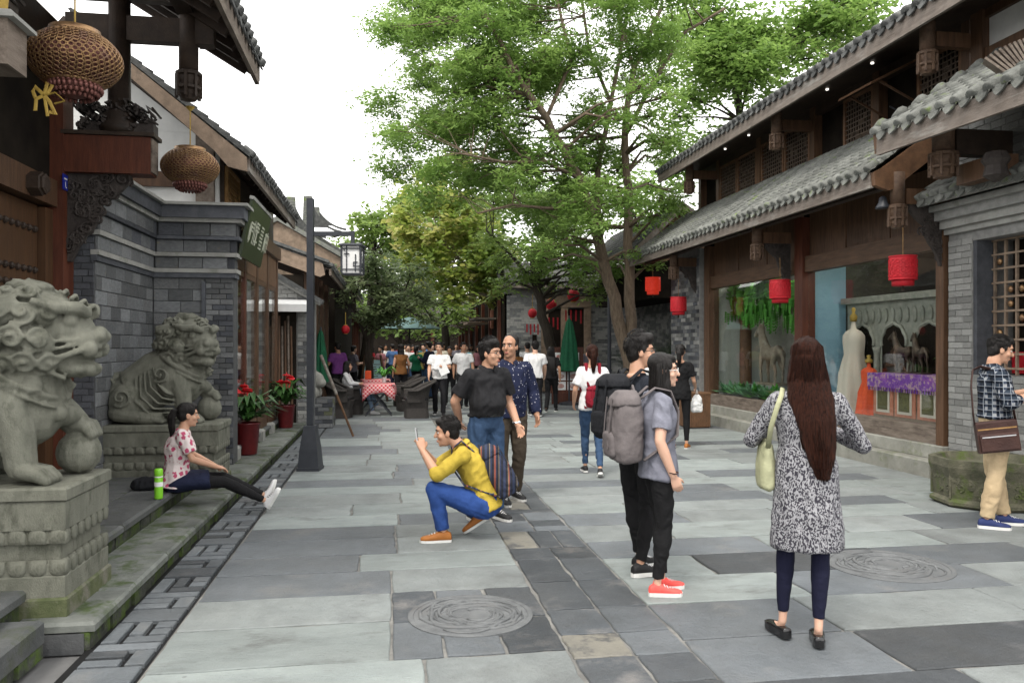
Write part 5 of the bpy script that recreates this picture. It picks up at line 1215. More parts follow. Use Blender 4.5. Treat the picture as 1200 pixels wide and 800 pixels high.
# dark shop row further away on both sides
for k, (x0, x1, y0, y1, h, m) in enumerate([(5.6, 9, 40, 52, 3.4, 'dark_in'), (5.0, 9, 53, 66, 3.8, 'dark_in')]):
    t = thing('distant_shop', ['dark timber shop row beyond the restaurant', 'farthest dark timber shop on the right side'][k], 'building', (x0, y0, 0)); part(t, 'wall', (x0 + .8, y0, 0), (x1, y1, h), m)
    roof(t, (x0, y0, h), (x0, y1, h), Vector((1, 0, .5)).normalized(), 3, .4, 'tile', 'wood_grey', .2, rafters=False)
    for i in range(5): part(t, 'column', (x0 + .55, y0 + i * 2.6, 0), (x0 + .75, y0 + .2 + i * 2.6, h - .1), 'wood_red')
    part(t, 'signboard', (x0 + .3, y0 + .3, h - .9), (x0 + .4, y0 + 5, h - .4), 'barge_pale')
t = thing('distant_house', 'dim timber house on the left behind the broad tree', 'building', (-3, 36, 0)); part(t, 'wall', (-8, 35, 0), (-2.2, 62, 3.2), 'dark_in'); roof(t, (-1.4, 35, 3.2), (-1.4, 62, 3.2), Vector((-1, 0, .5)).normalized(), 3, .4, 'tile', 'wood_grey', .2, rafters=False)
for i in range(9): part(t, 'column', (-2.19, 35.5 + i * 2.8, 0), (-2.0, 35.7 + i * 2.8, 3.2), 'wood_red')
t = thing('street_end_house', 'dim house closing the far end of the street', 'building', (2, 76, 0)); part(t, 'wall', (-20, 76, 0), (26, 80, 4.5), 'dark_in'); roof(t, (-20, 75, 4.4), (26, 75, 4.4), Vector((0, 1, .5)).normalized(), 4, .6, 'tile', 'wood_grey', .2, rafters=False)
for i in range(12): part(t, 'column', (-14 + i * 3, 75.8, 0), (-13.7 + i * 3, 75.99, 4.2), 'wood_red')

# ============================================================ STREET FURNITURE
lp = atG(364, 550); lamp = thing('street_lamp', 'dark grey lamp post with side arm and white paper box lantern', 'street lamp', lp, local=True, rz=-YAW)
b = MB(); b.loft([((0, 0, .0), (.155, 0, 0), (0, .155, 0)), ((0, 0, .05), (.155, 0, 0), (0, .155, 0))], 4, 2); 
b = MB(); b.bbox((-.145, -.145, 0), (.145, .145, .04), .005); b.build('foot_plate', 'iron', lamp)
b = MB(); r4 = lambda w, z: [(-w, -w, z), (w, -w, z), (w, w, z), (-w, w, z)]
vs = sum([r4(w, z) for w, z in ((.135, .041), (.115, .28), (.075, .56), (.07, .58))], []); b.add(vs, [(k * 4 + i, k * 4 + (i + 1) % 4, k * 4 + 4 + (i + 1) % 4, k * 4 + 4 + i) for k in range(3) for i in range(4)] + [(12, 13, 14, 15)]); b.build('base', 'iron', lamp)
zt = 1.62 + (405 - 233) * 10.42 / FPX
b = MB(); b.box((-.042, -.042, .581), (.042, .042, zt)); b.build('post', 'iron', lamp)
za = 1.62 + (405 - 274) * 10.42 / FPX; b = MB(); b.box((.0425, -.02, za - .03), (.53, .02, za + .03)); b.box((.53, -.025, za - .14), (.575, .025, za + .035)); b.build('arm', 'iron', lamp)
hb = MB(); z1 = za - .14; z0 = z1 - .40; w = .122; cx = .552
hb.bbox((cx - w - .025, -w - .025, z1 - .03), (cx + w + .025, w + .025, z1), .012); hb.box((cx - w, -w, z0), (cx + w, w, z0 + .018))
for sx in (-1, 1):
    for sy in (-1, 1): hb.box((cx + sx * w - .01, sy * w - .01, z0 + .019), (cx + sx * w + .01, sy * w + .01, z1 - .031))
h_ = hb.build('lantern_frame', 'iron', lamp)
b = MB(); b.box((cx - w + .012, -w + .012, z0 + .02), (cx + w - .012, w - .012, z1 - .032)); b.build('paper_shade', 'paper', h_)
b = MB(); H_ = z1 - z0
for sd in range(4):
    T4 = Matrix.Translation((cx, 0, z0)) @ Matrix.Rotation(sd * math.pi / 2, 4, 'Z')
    for a_, c_ in (((-.11, .06), (.11, .072)), ((-.11, .33), (.11, .342)), ((-.06, .03), (-.048, .37)), ((.055, .03), (.067, .26)), ((-.09, .26), (-.02, .272)), ((-.09, .30), (-.078, .335)), ((.03, .10), (.11, .112)), ((.03, .10), (.042, .15)), ((.03, .15), (.09, .162))):
        b.box((a_[0], -w - .006, a_[1]), (c_[0], -w + .006, c_[1]), T4)
b.build('key_pattern', 'iron', h_)
# second thin dark post on the right by the tree
p = atG(714, 478); t = thing('thin_post', 'slim black post standing beside the forked tree', 'post', p, local=True); b = MB(); b.lathe([(.11, 0), (.10, .35), (.055, .42), (.05, 2.9), (.03, 2.95)], 10); b.build('shaft', 'iron', t); b = MB(); b.lathe([(.16, -.01), (.16, .05)], 10); b.build('foot', 'iron', t)

for k, (px, py, z, s) in enumerate([(290, 532, .122, 1.05), (335, 501, .122, 1.0)]):
    p = atG(px, py, z); pot_plant(p.x, p.y, z, .16 * s, .42 * s, 'lacquer', 'leafg', 70, ['red flowering plant in tall red pot next to the brick pier', 'red flowering plant in tall red pot next to the carved stone beast'][k], 'flower_pot', flower=True, leaf=.17, group='red flower pots by the shop')
# carved stone beast on a brick stand
p = atG(356, 502); cs = thing('carved_stone_beast', 'worn pale stone beast crouching on low brick stand by the lamp post', 'statue', (p.x, p.y + .4, 0))
b = MB(); b.box((p.x - .62, p.y + .02, 0), (p.x + .55, p.y + .7, .58)); b.build('stand', 'mortar', cs); bricks(cs, (p.x - .62, p.y + .02, .01), (1, 0, 0), 1.17, .56, .22, .08, ['brick', 'brick_dark', 'moss_stone'], maxn=60)
bricks(cs, (p.x + .55, p.y + .02, .01), (0, 1, 0), .68, .56, .22, .08, ['brick', 'brick_dark', 'moss_stone'], maxn=40)
b = MB(); c = Vector((p.x + .02, p.y + .35, .58))
for q, r in (((-.05, 0, .22), (.28, .2, .22)), ((.18, 0, .36), (.17, .17, .16)), ((.27, -.02, .30), (.12, .13, .10)), ((-.22, -.05, .12), (.16, .2, .14)), ((.16, -.15, .10), (.10, .08, .12)), ((.2, .15, .10), (.10, .08, .12)), ((.1, 0, .50), (.12, .14, .07)), ((-.05, 0, .42), (.16, .15, .10)), ((-.34, 0, .22), (.07, .09, .16))): b.ell(c + Vector(q), r, 14, 10)
for k in range(6): spiral(b, c + Vector((.02 - .08 * (k % 3), -.17, .34 + .1 * (k // 3))), .06, (0, -1, .2), 1.6, .016)
M['pale_stone'] = mat('pale_stone', (.30, .295, .27), (.17, .168, .15), .8, 6, .4, 40); fuse(b, 'figure', 'pale_stone', cs, .018, 2)
# leaning bamboo pole
a_ = atG(414, 511); b_ = atD(376, 416, 14.0); mid = a_.lerp(b_, .52); pl = thing('leaning_pole', 'long two toned pole leaning beside the wicker chair', 'pole', a_)
b = MB(); b.tube([a_, mid], .022, 8); b.build('lower_section', 'barge', pl); b = MB(); b.tube([mid, b_], .028, 8); b.build('upper_section', 'fascia', pl)
# wicker armchairs
def wicker():
    t = thing('wicker_armchair', 'x', 'chair', group='wicker armchairs at the cafe tables', local=True)
    b = MB(); b.loft([((0, 0, .0), (.27, 0, 0), (0, .27, 0)), ((0, 0, .03), (.27, 0, 0), (0, .27, 0)), ((0, .01, .22), (.25, 0, 0), (0, .26, 0)), ((0, .03, .40), (.29, 0, 0), (0, .29, 0))], 24, 4); b.build('base', 'wicker', t)
    b = MB(); n = 17; prev = None     # wrap-around back that flares outwards
    for layer, (z, o) in enumerate([(.36, 0), (.50, .01), (.64, .04), (.76, .10), (.83, .17)]):
        row = []
        for i in range(n):
            a = math.pi * (i / (n - 1)); k = .5 + .5 * math.sin(a); zz = .36 + (z - .36) * (.55 + .45 * math.sin(a)); rr = .29 + o * k
            row.append((-(rr + .02) * math.cos(a), -(rr) * math.sin(a) + .02, zz))
        row = [(-.31 - o * .3, .24, row[0][2])] + row + [(.31 + o * .3, .24, row[-1][2])]
        if prev: b.add(prev + row, [(i, i + 1, len(row) + i + 1, len(row) + i) for i in range(len(row) - 1)])
        prev = row
    o_ = b.build('back_shell', 'wicker', t); sm = o_.modifiers.new('thick', 'SOLIDIFY'); sm.thickness = .035
    b = MB(); b.tube(prev, .024, 7); b.build('rolled_rim', 'wicker', t, True)
    b = MB(); b.bbox((-.25, -.24, .40), (.25, .27, .46), .02); b.build('seat_cushion', 'black', t); return t
wk = wicker(); c1 = atG(398, 489)
wk.matrix_basis = Matrix.Translation(c1) @ Matrix.Rotation(R(-100), 4, 'Z'); WORLD[wk.name] = wk.matrix_basis; wk['label'] = 'dark wicker armchair beside the leaning pole, its back to the lion side'
for k, (px, py, rz, lab) in enumerate([(412, 485, -95, 'dark wicker armchair holding the seated person in jeans'), (488, 489, 96, 'dark wicker armchair turned to the tables, foremost of a row of three'), (478, 481, 100, 'dark wicker armchair turned to the tables, middle of a row of three'), (473, 475, 95, 'dark wicker armchair turned to the tables, last of a row of three')]):
    copy_tree(wk, atG(px, py), R(rz), lab)
# cafe tables with red checked cloths
M['check'] = mat('check', (.62, .09, .11), (.52, .07, .09), .8, 5)
N_, L_, B_ = nodes(M['check']); tc = N_.new('ShaderNodeTexCoord'); ck = N_.new('ShaderNodeTexChecker'); ck.inputs['Scale'].default_value = 22; ck.inputs[1].default_value = (.55, .05, .07, 1); ck.inputs[2].default_value = (.72, .45, .44, 1); L_(tc.outputs['Object'], ck.inputs[0]); L_(ck.outputs[0], B_.inputs['Base Color'])
def cafe_table():
    t = thing('cafe_table', 'x', 'table', group='folding cafe tables', local=True)
    b = MB(); b.bbox((-.36, -.36, .70), (.36, .36, .725), .005); b.build('tabletop', 'wood_dark', t)
    for sx in (-1, 1):
        for sy in (-1, 1): b = MB(); b.tube([(sx * .30, sy * .30, 0), (-sx * .30, sy * .28, .70)], .016, 6); b.build('leg', 'iron', t)
    b = MB(); b.tube([(-.3, 0, .34), (.3, 0, .34)], .012, 6); b.build('stretcher', 'iron', t); return t
def table_cloth(p, rz, label):
    b = MB(); n = 40; vs = [(0, 0, .738)]; rings = [(.25, 0), (.37, 0), (.385, -.03), (.40, -.14), (.41, -.26)]
    for i, (r, dz) in enumerate(rings):
        for j in range(n):
            a = 2 * math.pi * j / n; k = 1 / max(abs(math.cos(a)), abs(math.sin(a))); corner = (k - 1) / .414; rr = r * k * (1 - .10 * (corner if i > 1 else 0)) * (1 + (.03 * math.sin(a * 13) if i > 2 else 0)); z = .738 + dz * (.75 + .75 * corner) + (.02 * math.sin(a * 9 + 1) if i == 4 else 0); vs.append((rr * math.cos(a), rr * math.sin(a), z))
    b.add(vs, [(0, 1 + j, 1 + (j + 1) % n) for j in range(n)] + [(1 + i * n + j, 1 + (i + 1) * n + j, 1 + (i + 1) * n + (j + 1) % n, 1 + i * n + (j + 1) % n) for i in range(len(rings) - 1) for j in range(n)])
    me = b.mesh('tablecloth'); me.materials.append(M['check']); me.polygons.foreach_set('use_smooth', [True] * len(me.polygons)); o = link('tablecloth', me, None, at=Matrix.Translation(p) @ Matrix.Rotation(rz, 4, 'Z')); o.modifiers.new('thick', 'SOLIDIFY').thickness = .004
    tag(o, label, 'tablecloth', 'red checked tablecloths')
tb = cafe_table(); q1 = atG(444, 486); tb.matrix_basis = Matrix.Translation(q1); WORLD[tb.name] = tb.matrix_basis; tb['label'] = 'folding cafe table with crossed legs beside the wicker row'; table_cloth(q1, 0, 'red checked cloth over the front cafe table with crossed legs')
q2 = atG(440, 477); copy_tree(tb, q2, 0, 'folding cafe table behind the front one, carrying the flower vase'); table_cloth(q2, .1, 'red checked cloth over the second cafe table under the flower vase')
c = q2 + Vector((-.2, 0, .745)); b = MB(); b.bbox((c.x - .07, c.y - .07, c.z), (c.x + .09, c.y + .07, c.z + .22), .01); tag(b.build('orange_box', 'orange'), 'orange box standing on the red checked cafe table', 'box')
pot_plant(q1.x + .12, q1.y + .25, .742, .05, .13, 'white', 'fern', 40, 'small flower bunch in white vase on red checked table', 'flower_vase', leaf=.12)
c = atG(437, 470); es = thing('easel_sign', 'pale turquoise sign board on wooden easel behind the cafe tables', 'sign', c, local=True); M['turq'] = mat('turq', (.42, .66, .66), (.36, .58, .6), .6, 3)
b = MB(); b.box((-.26, -.02, .55), (.26, .02, 1.22), Matrix.Rotation(R(-10), 4, 'X')); b.build('board', 'turq', es); b = MB(); b.beam((.42, -.1, 0), (.22, .1, 1.35), .06, .04); b.beam((-.4, -.1, 0), (-.22, .1, 1.35), .05, .04); b.beam((0, .6, 0), (0, .12, 1.3), .05, .04); b.beam((-.36, -.07, .5), (.36, -.07, .5), .05, .04); b.build('easel', 'barge', es)
b = MB()
for i in range(7): b.box((-.2, -.024, .65 + i * .07), (.2 - .05 * (i % 3), -.0205, .675 + i * .07), Matrix.Rotation(R(-10), 4, 'X'))
b.build('lettering', 'signgreen', es)
# parasols
def closed_parasol(p, H, label, group=None, r=.2):
    t = thing('closed_parasol', label, 'parasol', p, local=True); b = MB(); b.tube([(0, 0, 0), (0, 0, H)], .025, 8); b.build('pole', 'iron', t)
    b = MB(); n = 32; prof = [(r * 1.1, H * .38), (r * 1.0, H * .45), (r * .75, H * .7), (r * .35, H * .92), (.01, H * .98)]; vs = [(rr * (1 + .22 * math.sin(8 * 2 * math.pi * j / n)) * math.cos(2 * math.pi * j / n), rr * (1 + .22 * math.sin(8 * 2 * math.pi * j / n)) * math.sin(2 * math.pi * j / n), z) for rr, z in prof for j in range(n)]
    b.add(vs, [(i * n + j, i * n + (j + 1) % n, (i + 1) * n + (j + 1) % n, (i + 1) * n + j) for i in range(4) for j in range(n)]); b.build('canopy', 'umb_green', t, True); b = MB(); b.lathe([(.28, 0), (.28, .06), (.05, .10)], 16); b.build('foot', 'iron', t)
closed_parasol(atG(667, 474), 2.45, 'folded dark green parasol behind the menu board', r=.24); closed_parasol(atG(376, 488), 2.05, 'folded dark green parasol in shade beside the carved stone beast', r=.15)
c = atG(480, 456); um = thing('open_parasol', 'open pale teal parasol above the distant crowd', 'parasol', c, local=True); b = MB(); n = 8; b.lathe([(1.15, 2.25), (1.10, 2.30), (.6, 2.52), (.05, 2.68)], 8, cap=False); o_ = b.build('canopy', 'umb_teal', um); o_.modifiers.new('thick', 'SOLIDIFY').thickness = .01; b = MB(); b.tube([(0, 0, 0), (0, 0, 2.67)], .03, 8); b.build('pole', 'iron', um)
for k in range(8): a = k * math.pi / 4; b = MB(); b.tube([(0, 0, 2.62), (1.1 * math.cos(a), 1.1 * math.sin(a), 2.26)], .012, 5); b.build('rib', 'iron', um)
# menu board with food pictures
c = atG(664, 473); mb_ = thing('menu_board', 'red framed menu stand with rows of food pictures', 'sign', c, R(-6), local=True); b = MB(); b.box((-.42, -.05, 0), (.42, .05, .30)); b.build('base', 'wood_red', mb_); b = MB(); b.box((-.40, -.045, .301), (.40, .045, 1.52)); b.build('back_panel', 'wood_red', mb_)
M['food'] = mat('food', (.55, .50, .46), (.35, .10, .08), .5, 9)
for r_ in range(4):
    for c_ in range(2):
        x, z = -.19 + c_ * .37, .50 + r_ * .27; b = MB(); b.box((x - .16, -.056, z - .11), (x + .16, -.047, z + .12)); o_ = b.build('photo_panel', 'white', mb_); b = MB(); b.lathe([(.09, 0), (.07, .008), (.01, .01)], 12, M4=Matrix.Translation((x, -.057, z)) @ Matrix.Rotation(math.pi / 2, 4, 'X') @ Matrix.Diagonal((1.3, .8, 1, 1))); b.build('dish_print', 'food', o_)
b = MB(); b.box((-.46, -.06, 1.521), (.46, .06, 1.58)); b.box((-.46, -.06, .301), (-.401, .06, 1.52)); b.box((.401, -.06, .301), (.46, .06, 1.52)); b.build('frame', 'wood_red', mb_)
red_c = atD(405, 386, 20); round_lantern(405, 386, 10, 20, 'small round red lantern in the dark doorway behind the broad tree', 0)
# green flask on the platform
p = atG(186, 584, .272); fl = thing('vacuum_flask', 'bright green vacuum flask standing beside the seated woman', 'flask', (p.x, p.y, .272), local=True); M['lime'] = mat('lime', (.22, .60, .03), (.19, .52, .025), .35, 6, spec=.5)
b = MB(); b.lathe([(.033, 0), (.036, .01), (.036, .195), (.034, .2)], 20); b.build('body', 'lime', fl, True); b = MB(); b.lathe([(.035, .201), (.037, .205), (.036, .255), (.030, .265)], 20); b.build('cap', 'lime', fl, True); b = MB(); b.lathe([(.0368, .19), (.0368, .2)], 20); b.lathe([(.0368, .11), (.0368, .15)], 20); b.build('print_band', 'white', fl)

# ============================================================ TREES
def leaf_mesh(name, parent, mt, C, size, seed, aspect=.42, droop=.35, n_leaflets=7, spray=.22, vmap=None):
    """C: spray centres (n,3). Every spray is a rachis with several leaflets, each leaflet a folded diamond."""
    r = np.random.RandomState(seed); n = len(C)
    th = r.rand(n) * 2 * np.pi; dz = -droop + r.normal(size=n) * .35
    D = np.stack([np.cos(th), np.sin(th), dz], 1); D /= np.linalg.norm(D, axis=1)[:, None]
    Sd = np.stack([-np.sin(th), np.cos(th), r.normal(size=n) * .35], 1); Sd /= np.linalg.norm(Sd, axis=1)[:, None]
    V = []; val = []
    base = r.rand(n) * .55 + .2 if vmap is None else np.clip(vmap + r.normal(size=n) * .13, 0, 1)
    for k in range(n_leaflets):
        f = (k // 2 + .5) / ((n_leaflets + 1) // 2); sg = 1 if k % 2 else -1
        if k == n_leaflets - 1 and n_leaflets % 2: sg = 0; f = 1.05
        o = C + D * (spray * (f - .4))[..., None] if np.ndim(f) else C + D * (spray * (f - .4))
        ld = D * (.55 if sg else 1.0) + Sd * sg + r.normal(size=(n, 3)) * .22; ld /= np.linalg.norm(ld, axis=1)[:, None]
        lw = np.cross(ld, r.normal(size=(n, 3)) * .45 + np.array([0, 0, 1.0])); lw /= np.linalg.norm(lw, axis=1)[:, None] + 1e-9
        s = size * (.7 + .6 * r.rand(n))[:, None]
        V.append(np.stack([o, o + ld * s * .5 + lw * s * aspect * .5, o + ld * s, o + ld * s * .5 - lw * s * aspect * .5], 1)); val.append(np.clip(base + r.normal(size=n) * .08, 0, 1))
    V = np.concatenate(V).reshape(-1, 3).astype(np.float32); val = np.concatenate(val); nf = len(V) // 4
    me = bpy.data.meshes.new(name); me.vertices.add(len(V)); me.vertices.foreach_set('co', V.ravel()); me.loops.add(len(V)); me.loops.foreach_set('vertex_index', np.arange(len(V), dtype=np.int32)); me.polygons.add(nf); me.polygons.foreach_set('loop_start', np.arange(0, nf * 4, 4, dtype=np.int32)); me.update(calc_edges=True)
    at = me.attributes.new('v', 'FLOAT', 'POINT'); at.data.foreach_set('value', np.repeat(val, 4).astype(np.float32))
    me.materials.append(M[mt]); return link(name, me, parent)
def blob_points(blobs, per, seed, shell=.45):
    r = np.random.RandomState(seed); out = []; cid = []
    for i, (c, rad) in enumerate(blobs):
        n = max(4, int(per * rad[0] * rad[1] * rad[2] ** .5)); d = r.normal(size=(n, 3)) * (.62 if shell > .4 else .52)
        out.append(np.array(c) + d * np.array(rad)); cid.append(np.full(n, i))
    return np.concatenate(out), np.concatenate(cid)
def tree(name, label, base, stems, bark, lm, blobs, per, size, seed, aspect=.42, leaflets=7, spray=.22, droop=.35, twigs=True, group=None, cat='tree', vrange=(.25, .8), shell=.45):
    """stems: list of (points, start radius, end radius); foliage blobs are reached by limbs from the nearest stem"""
    t = thing(name, label, cat, base, group=group); rr = random.Random(seed); b = MB(); pool = []
    for pts, r0, r1 in stems:
        P = [Vector(p) for p in pts]; Q = []
        for i in range(len(P) - 1):       # smooth the path and make it a little crooked
            for k in range(4): Q.append(P[i].lerp(P[i + 1], k / 4) + Vector((rr.uniform(-1, 1), rr.uniform(-1, 1), 0)) * r0 * .22)
        Q.append(P[-1]); m = len(Q) - 1; b.tube(Q, [r0 + (r1 - r0) * i / m for i in range(m + 1)], 9); pool += [(q, r0 + (r1 - r0) * i / m) for i, q in enumerate(Q)][2:]
    b.build('trunk', bark, t, True)
    if twigs:
        b = MB()
        for c, rad in blobs:
            c = Vector(c); low = [q for q in pool if q[0].z < c.z + .3] or pool; q, r = min(low, key=lambda x: (x[0] - c).length + rr.uniform(0, .8)); r = min(r * .55, .05); mid = q.lerp(c, .5) + Vector((rr.uniform(-.2, .2), rr.uniform(-.2, .2), rr.uniform(.05, .3)))
            b.tube([q, q.lerp(mid, .5), mid, c], [r, r * .8, r * .6, r * .3], 6, cap=False)
            for k in range(5):
                e = c + Vector((rr.uniform(-1, 1) * rad[0], rr.uniform(-1, 1) * rad[1], rr.uniform(-.5, .9) * rad[2])); b.tube([mid.lerp(c, .5 + .1 * k), c.lerp(e, .5) + Vector((0, 0, .06)), e], [r * .4, r * .28, .004], 4, cap=False)
        b.build('branches', bark, t, True)
    C, cid = blob_points(blobs, per, seed, shell); v = np.random.RandomState(seed).uniform(vrange[0], vrange[1], len(blobs))[cid]
    leaf_mesh('crown', t, lm, C, size, seed, aspect, droop, leaflets, spray, v); return t
def blobs_px(lst, d0, jitter, seed, flat=.6):
    """crown clumps from (px, py, radius px) at about d0 metres, spread in depth"""
    r = random.Random(seed); out = []
    for px, py, rp in lst:
        d = d0 + r.uniform(-jitter, jitter); rad = rp * d0 / FPX; out.append((atD(px, py, d), (rad, rad, rad * flat)))
    return out
# main forked tree in front of the far pier
D1 = 19.5; P1 = lambda px, py, d=0: atD(px, py, D1 + d); base = atG(737, 482)
stemsA = [([base + Vector((0, 0, -.1)), P1(741, 440), P1(724, 370), P1(703, 285, -.3), P1(680, 210, -.8), P1(640, 140, -1.5), P1(600, 80, -2), P1(570, 20, -2.2)], .20, .04),
          ([base + Vector((.1, 0, -.1)), P1(738, 420), P1(738, 330, .2), P1(737, 245, .3), P1(732, 160, .5), P1(742, 80, .6), P1(775, 10, .8)], .17, .05),
          ([P1(703, 285, -.3), P1(700, 200, .2), P1(716, 120, .4), P1(735, 20, .4)], .09, .04), ([P1(732, 160, .5), P1(770, 90, .3), P1(800, 40, 0), P1(850, 10, -.2)], .06, .03),
          ([P1(680, 210, -.8), P1(640, 190, -1.4), P1(590, 190, -2), P1(540, 180, -2.4)], .05, .02), ([P1(716, 120, .4), P1(690, 60, .2), P1(680, -20, 0)], .05, .03), ([P1(690, 230, -.4), P1(650, 245, -1), P1(600, 240, -1.6), P1(560, 250, -2)], .05, .02), ([P1(640, 140, -1.5), P1(670, 70, -1.2), P1(650, -10, -1)], .05, .03), ([P1(742, 80, .6), P1(720, 0, .8), P1(735, -60, 1)], .05, .03)]
rr = random.Random(21); LB = []
zones = [(480, 20, 40), (510, 60, 42), (540, 10, 50), (560, 60, 45), (600, 30, 50), (640, 60, 45), (690, 20, 50), (740, 50, 38), (770, 10, 34), (480, 130, 38), (520, 120, 45), (570, 120, 45), (630, 120, 45), (680, 110, 40), (740, 120, 34), (770, 90, 32), (490, 180, 38), (540, 180, 45), (600, 170, 40), (660, 175, 35), (610, 225, 34), (650, 240, 38), (560, 215, 32), (520, 215, 28), (680, 270, 28), (760, 150, 30), (700, 170, 36), (620, 190, 36), (690, 250, 38), (700, 220, 40), (760, 215, 36), (700, 295, 28), (770, 175, 26), (660, 290, 26), (755, 300, 22), (600, -20, 60), (700, -30, 60), (520, -30, 60), (760, -40, 50), (760, 262, 22), (480, 60, 34), (500, 150, 34), (545, 140, 40), (590, 205, 34), (640, 205, 34), (530, 90, 40), (610, 90, 40)]
for px, py, rp in zones:
    for k in range(4): LB.append((px + rr.uniform(-.9, .9) * rp, py + rr.uniform(-.8, .8) * rp, rp * rr.uniform(.32, .7)))
tree('forked_street_tree', 'tall forked tree with airy bright green feathery crown beside the shop house', base, stemsA, 'bark', 'leaf_main', blobs_px(LB, D1, 2.4, 5, .55), 1000, .115, 31, .38, 9, .34, .35, shell=.6)
# slanting dark tree behind the menu board
D2 = 23.5; P2 = lambda px, py, d=0: atD(px, py, D2 + d); base = atG(660, 470)
zz = [(600, 290, 36), (640, 280, 36), (600, 325, 26), (625, 320, 28), (665, 315, 26), (690, 335, 20), (705, 320, 22), (675, 300, 26), (650, 250, 36), (615, 250, 36), (580, 220, 32)]; LB = [(px + rr.uniform(-.8, .8) * rp, py + rr.uniform(-.7, .7) * rp, rp * rr.uniform(.4, .6)) for px, py, rp in zz for k in range(4)]
tree('slanting_street_tree', 'slender dark tree leaning over the restaurant front with round lanterns', base, [([base, P2(651, 430), P2(636, 370), P2(628, 330), P2(625, 290)], .19, .10), ([P2(628, 330), P2(640, 280), P2(652, 230)], .08, .03), ([P2(628, 335), P2(600, 300), P2(570, 270)], .07, .03)], 'bark_dark', 'leaf_light', blobs_px(LB, D2, 1.5, 6, .55), 480, .14, 32, .40, 9, .36, shell=.6)
# plane tree with mottled pale trunk and yellowish leaves
D3 = 29; P3 = lambda px, py, d=0: atD(px, py, D3 + d); base = atG(611, 458)
zz = [(520, 300, 36), (550, 325, 34), (505, 260, 34), (540, 270, 36), (580, 340, 26), (515, 330, 28), (560, 295, 36), (500, 295, 30), (540, 345, 22), (585, 310, 28), (530, 235, 30), (560, 250, 30), (500, 225, 26), (480, 260, 26), (545, 210, 28), (480, 300, 26)]; LB = [(px + rr.uniform(-.9, .9) * rp, py + rr.uniform(-.8, .8) * rp, rp * rr.uniform(.4, .6)) for px, py, rp in zz for k in range(4)]
tree('plane_tree', 'plane tree with pale mottled slanting trunk and yellowing broad leaves', base, [([base, P3(604, 410), P3(592, 370), P3(582, 330), P3(560, 290)], .17, .08), ([P3(585, 345), P3(545, 310), P3(515, 280)], .09, .03)], 'bark_pale', 'leaf_yellow', blobs_px(LB, D3, 1.8, 7, .6), 260, .22, 33, .8, 4, .30, shell=.6)
# dense round evergreen on the left
D4 = 22.5; P4 = lambda px, py, d=0: atD(px, py, D4 + d); base = atG(432, 470)
zz = [(440, 315, 32), (470, 325, 34), (412, 320, 22), (430, 345, 34), (475, 350, 34), (420, 370, 22), (455, 372, 26), (492, 362, 20), (405, 342, 22), (450, 335, 34)]; LB = [(px + rr.uniform(-.7, .7) * rp, py + rr.uniform(-.7, .7) * rp, rp * rr.uniform(.45, .62)) for px, py, rp in zz for k in range(3)]
tree('evergreen_street_tree', 'dense dark evergreen tree with rounded crown over the cafe tables', base, [([base, P4(432, 420), P4(436, 370), P4(445, 330)], .13, .08), ([P4(433, 400), P4(415, 360), P4(410, 330)], .10, .04), ([P4(434, 390), P4(470, 360), P4(485, 330)], .09, .04)], 'bark_dark', 'leaf_dark', blobs_px(LB, D4, 1.3, 8, .7), 800, .13, 34, .5, 5, .2, shell=.35)
# trees further down the street and behind the houses
def far_tree(name, label, px, pyb, d, zz, lm, per, size, seed, flat=.7, bark='bark_dark', group='trees down the street', lean=0):
    b0 = atD(px, 405, d); b0.z = 0; r = random.Random(seed); LB = [(x + r.uniform(-.8, .8) * rp, y + r.uniform(-.8, .8) * rp, rp * r.uniform(.42, .62)) for x, y, rp in zz for k in range(4)]
    top = atD(zz[0][0], zz[0][1], d); tree(name, label, b0, [([b0, b0.lerp(top, .45) + Vector((lean, 0, 0)), top], .24, .08)], bark, lm, blobs_px(LB, d, d * .06, seed, flat), per, size, seed, .55, 5, size * 2.2, .3, group=group, shell=.5)
far_tree('light_green_tree', 'tall light green tree rising behind the upturned ridge ends', 425, 0, 38, [(440, 275, 34), (415, 280, 24), (460, 262, 34), (430, 252, 20), (480, 280, 36), (455, 300, 34), (420, 305, 26), (395, 290, 14), (495, 250, 32), (470, 240, 26), (520, 270, 30), (400, 305, 20), (500, 310, 28)], 'leaf_light', 130, .28, 41)
far_tree('broad_mid_tree', 'broad tree with dark trunk in the middle of the far street', 522, 0, 36, [(520, 300, 36), (540, 330, 34), (500, 335, 30), (520, 355, 28), (550, 300, 30), (490, 370, 22), (545, 365, 22)], 'leaf_light', 90, .26, 42)
far_tree('yellow_green_tree', 'yellow green tree beyond the plane tree', 556, 0, 44, [(550, 280, 40), (580, 310, 36), (520, 260, 36), (590, 350, 26), (560, 350, 30), (500, 230, 30)], 'leaf_yellow', 75, .32, 43)
far_tree('street_end_tree', 'dark tree at the far end of the street over the crowd', 470, 0, 58, [(470, 350, 36), (500, 360, 30), (440, 360, 30), (480, 330, 34), (510, 380, 18), (450, 385, 16), (560, 365, 30), (590, 375, 24), (420, 350, 30), (535, 380, 20)], 'leaf_light', 40, .40, 44)
far_tree('rear_roof_tree', 'leafy tree behind the upper roof of the shop house', 900, 0, 25, [(860, 90, 60), (910, 50, 60), (830, 40, 50), (960, 20, 50), (880, 130, 46), (820, 130, 40), (930, 95, 40), (860, 10, 60), (800, 190, 30), (1000, -10, 50), (830, 180, 30)], 'leaf_main', 330, .19, 45, group='trees behind the shop house')
far_tree('rear_yellow_tree', 'yellowish tree top showing above the highest roof edge', 1010, 0, 27, [(975, 30, 34), (1010, 10, 34), (945, 50, 28), (1000, -20, 40)], 'leaf_yellow', 200, .19, 46, group='trees behind the shop house')
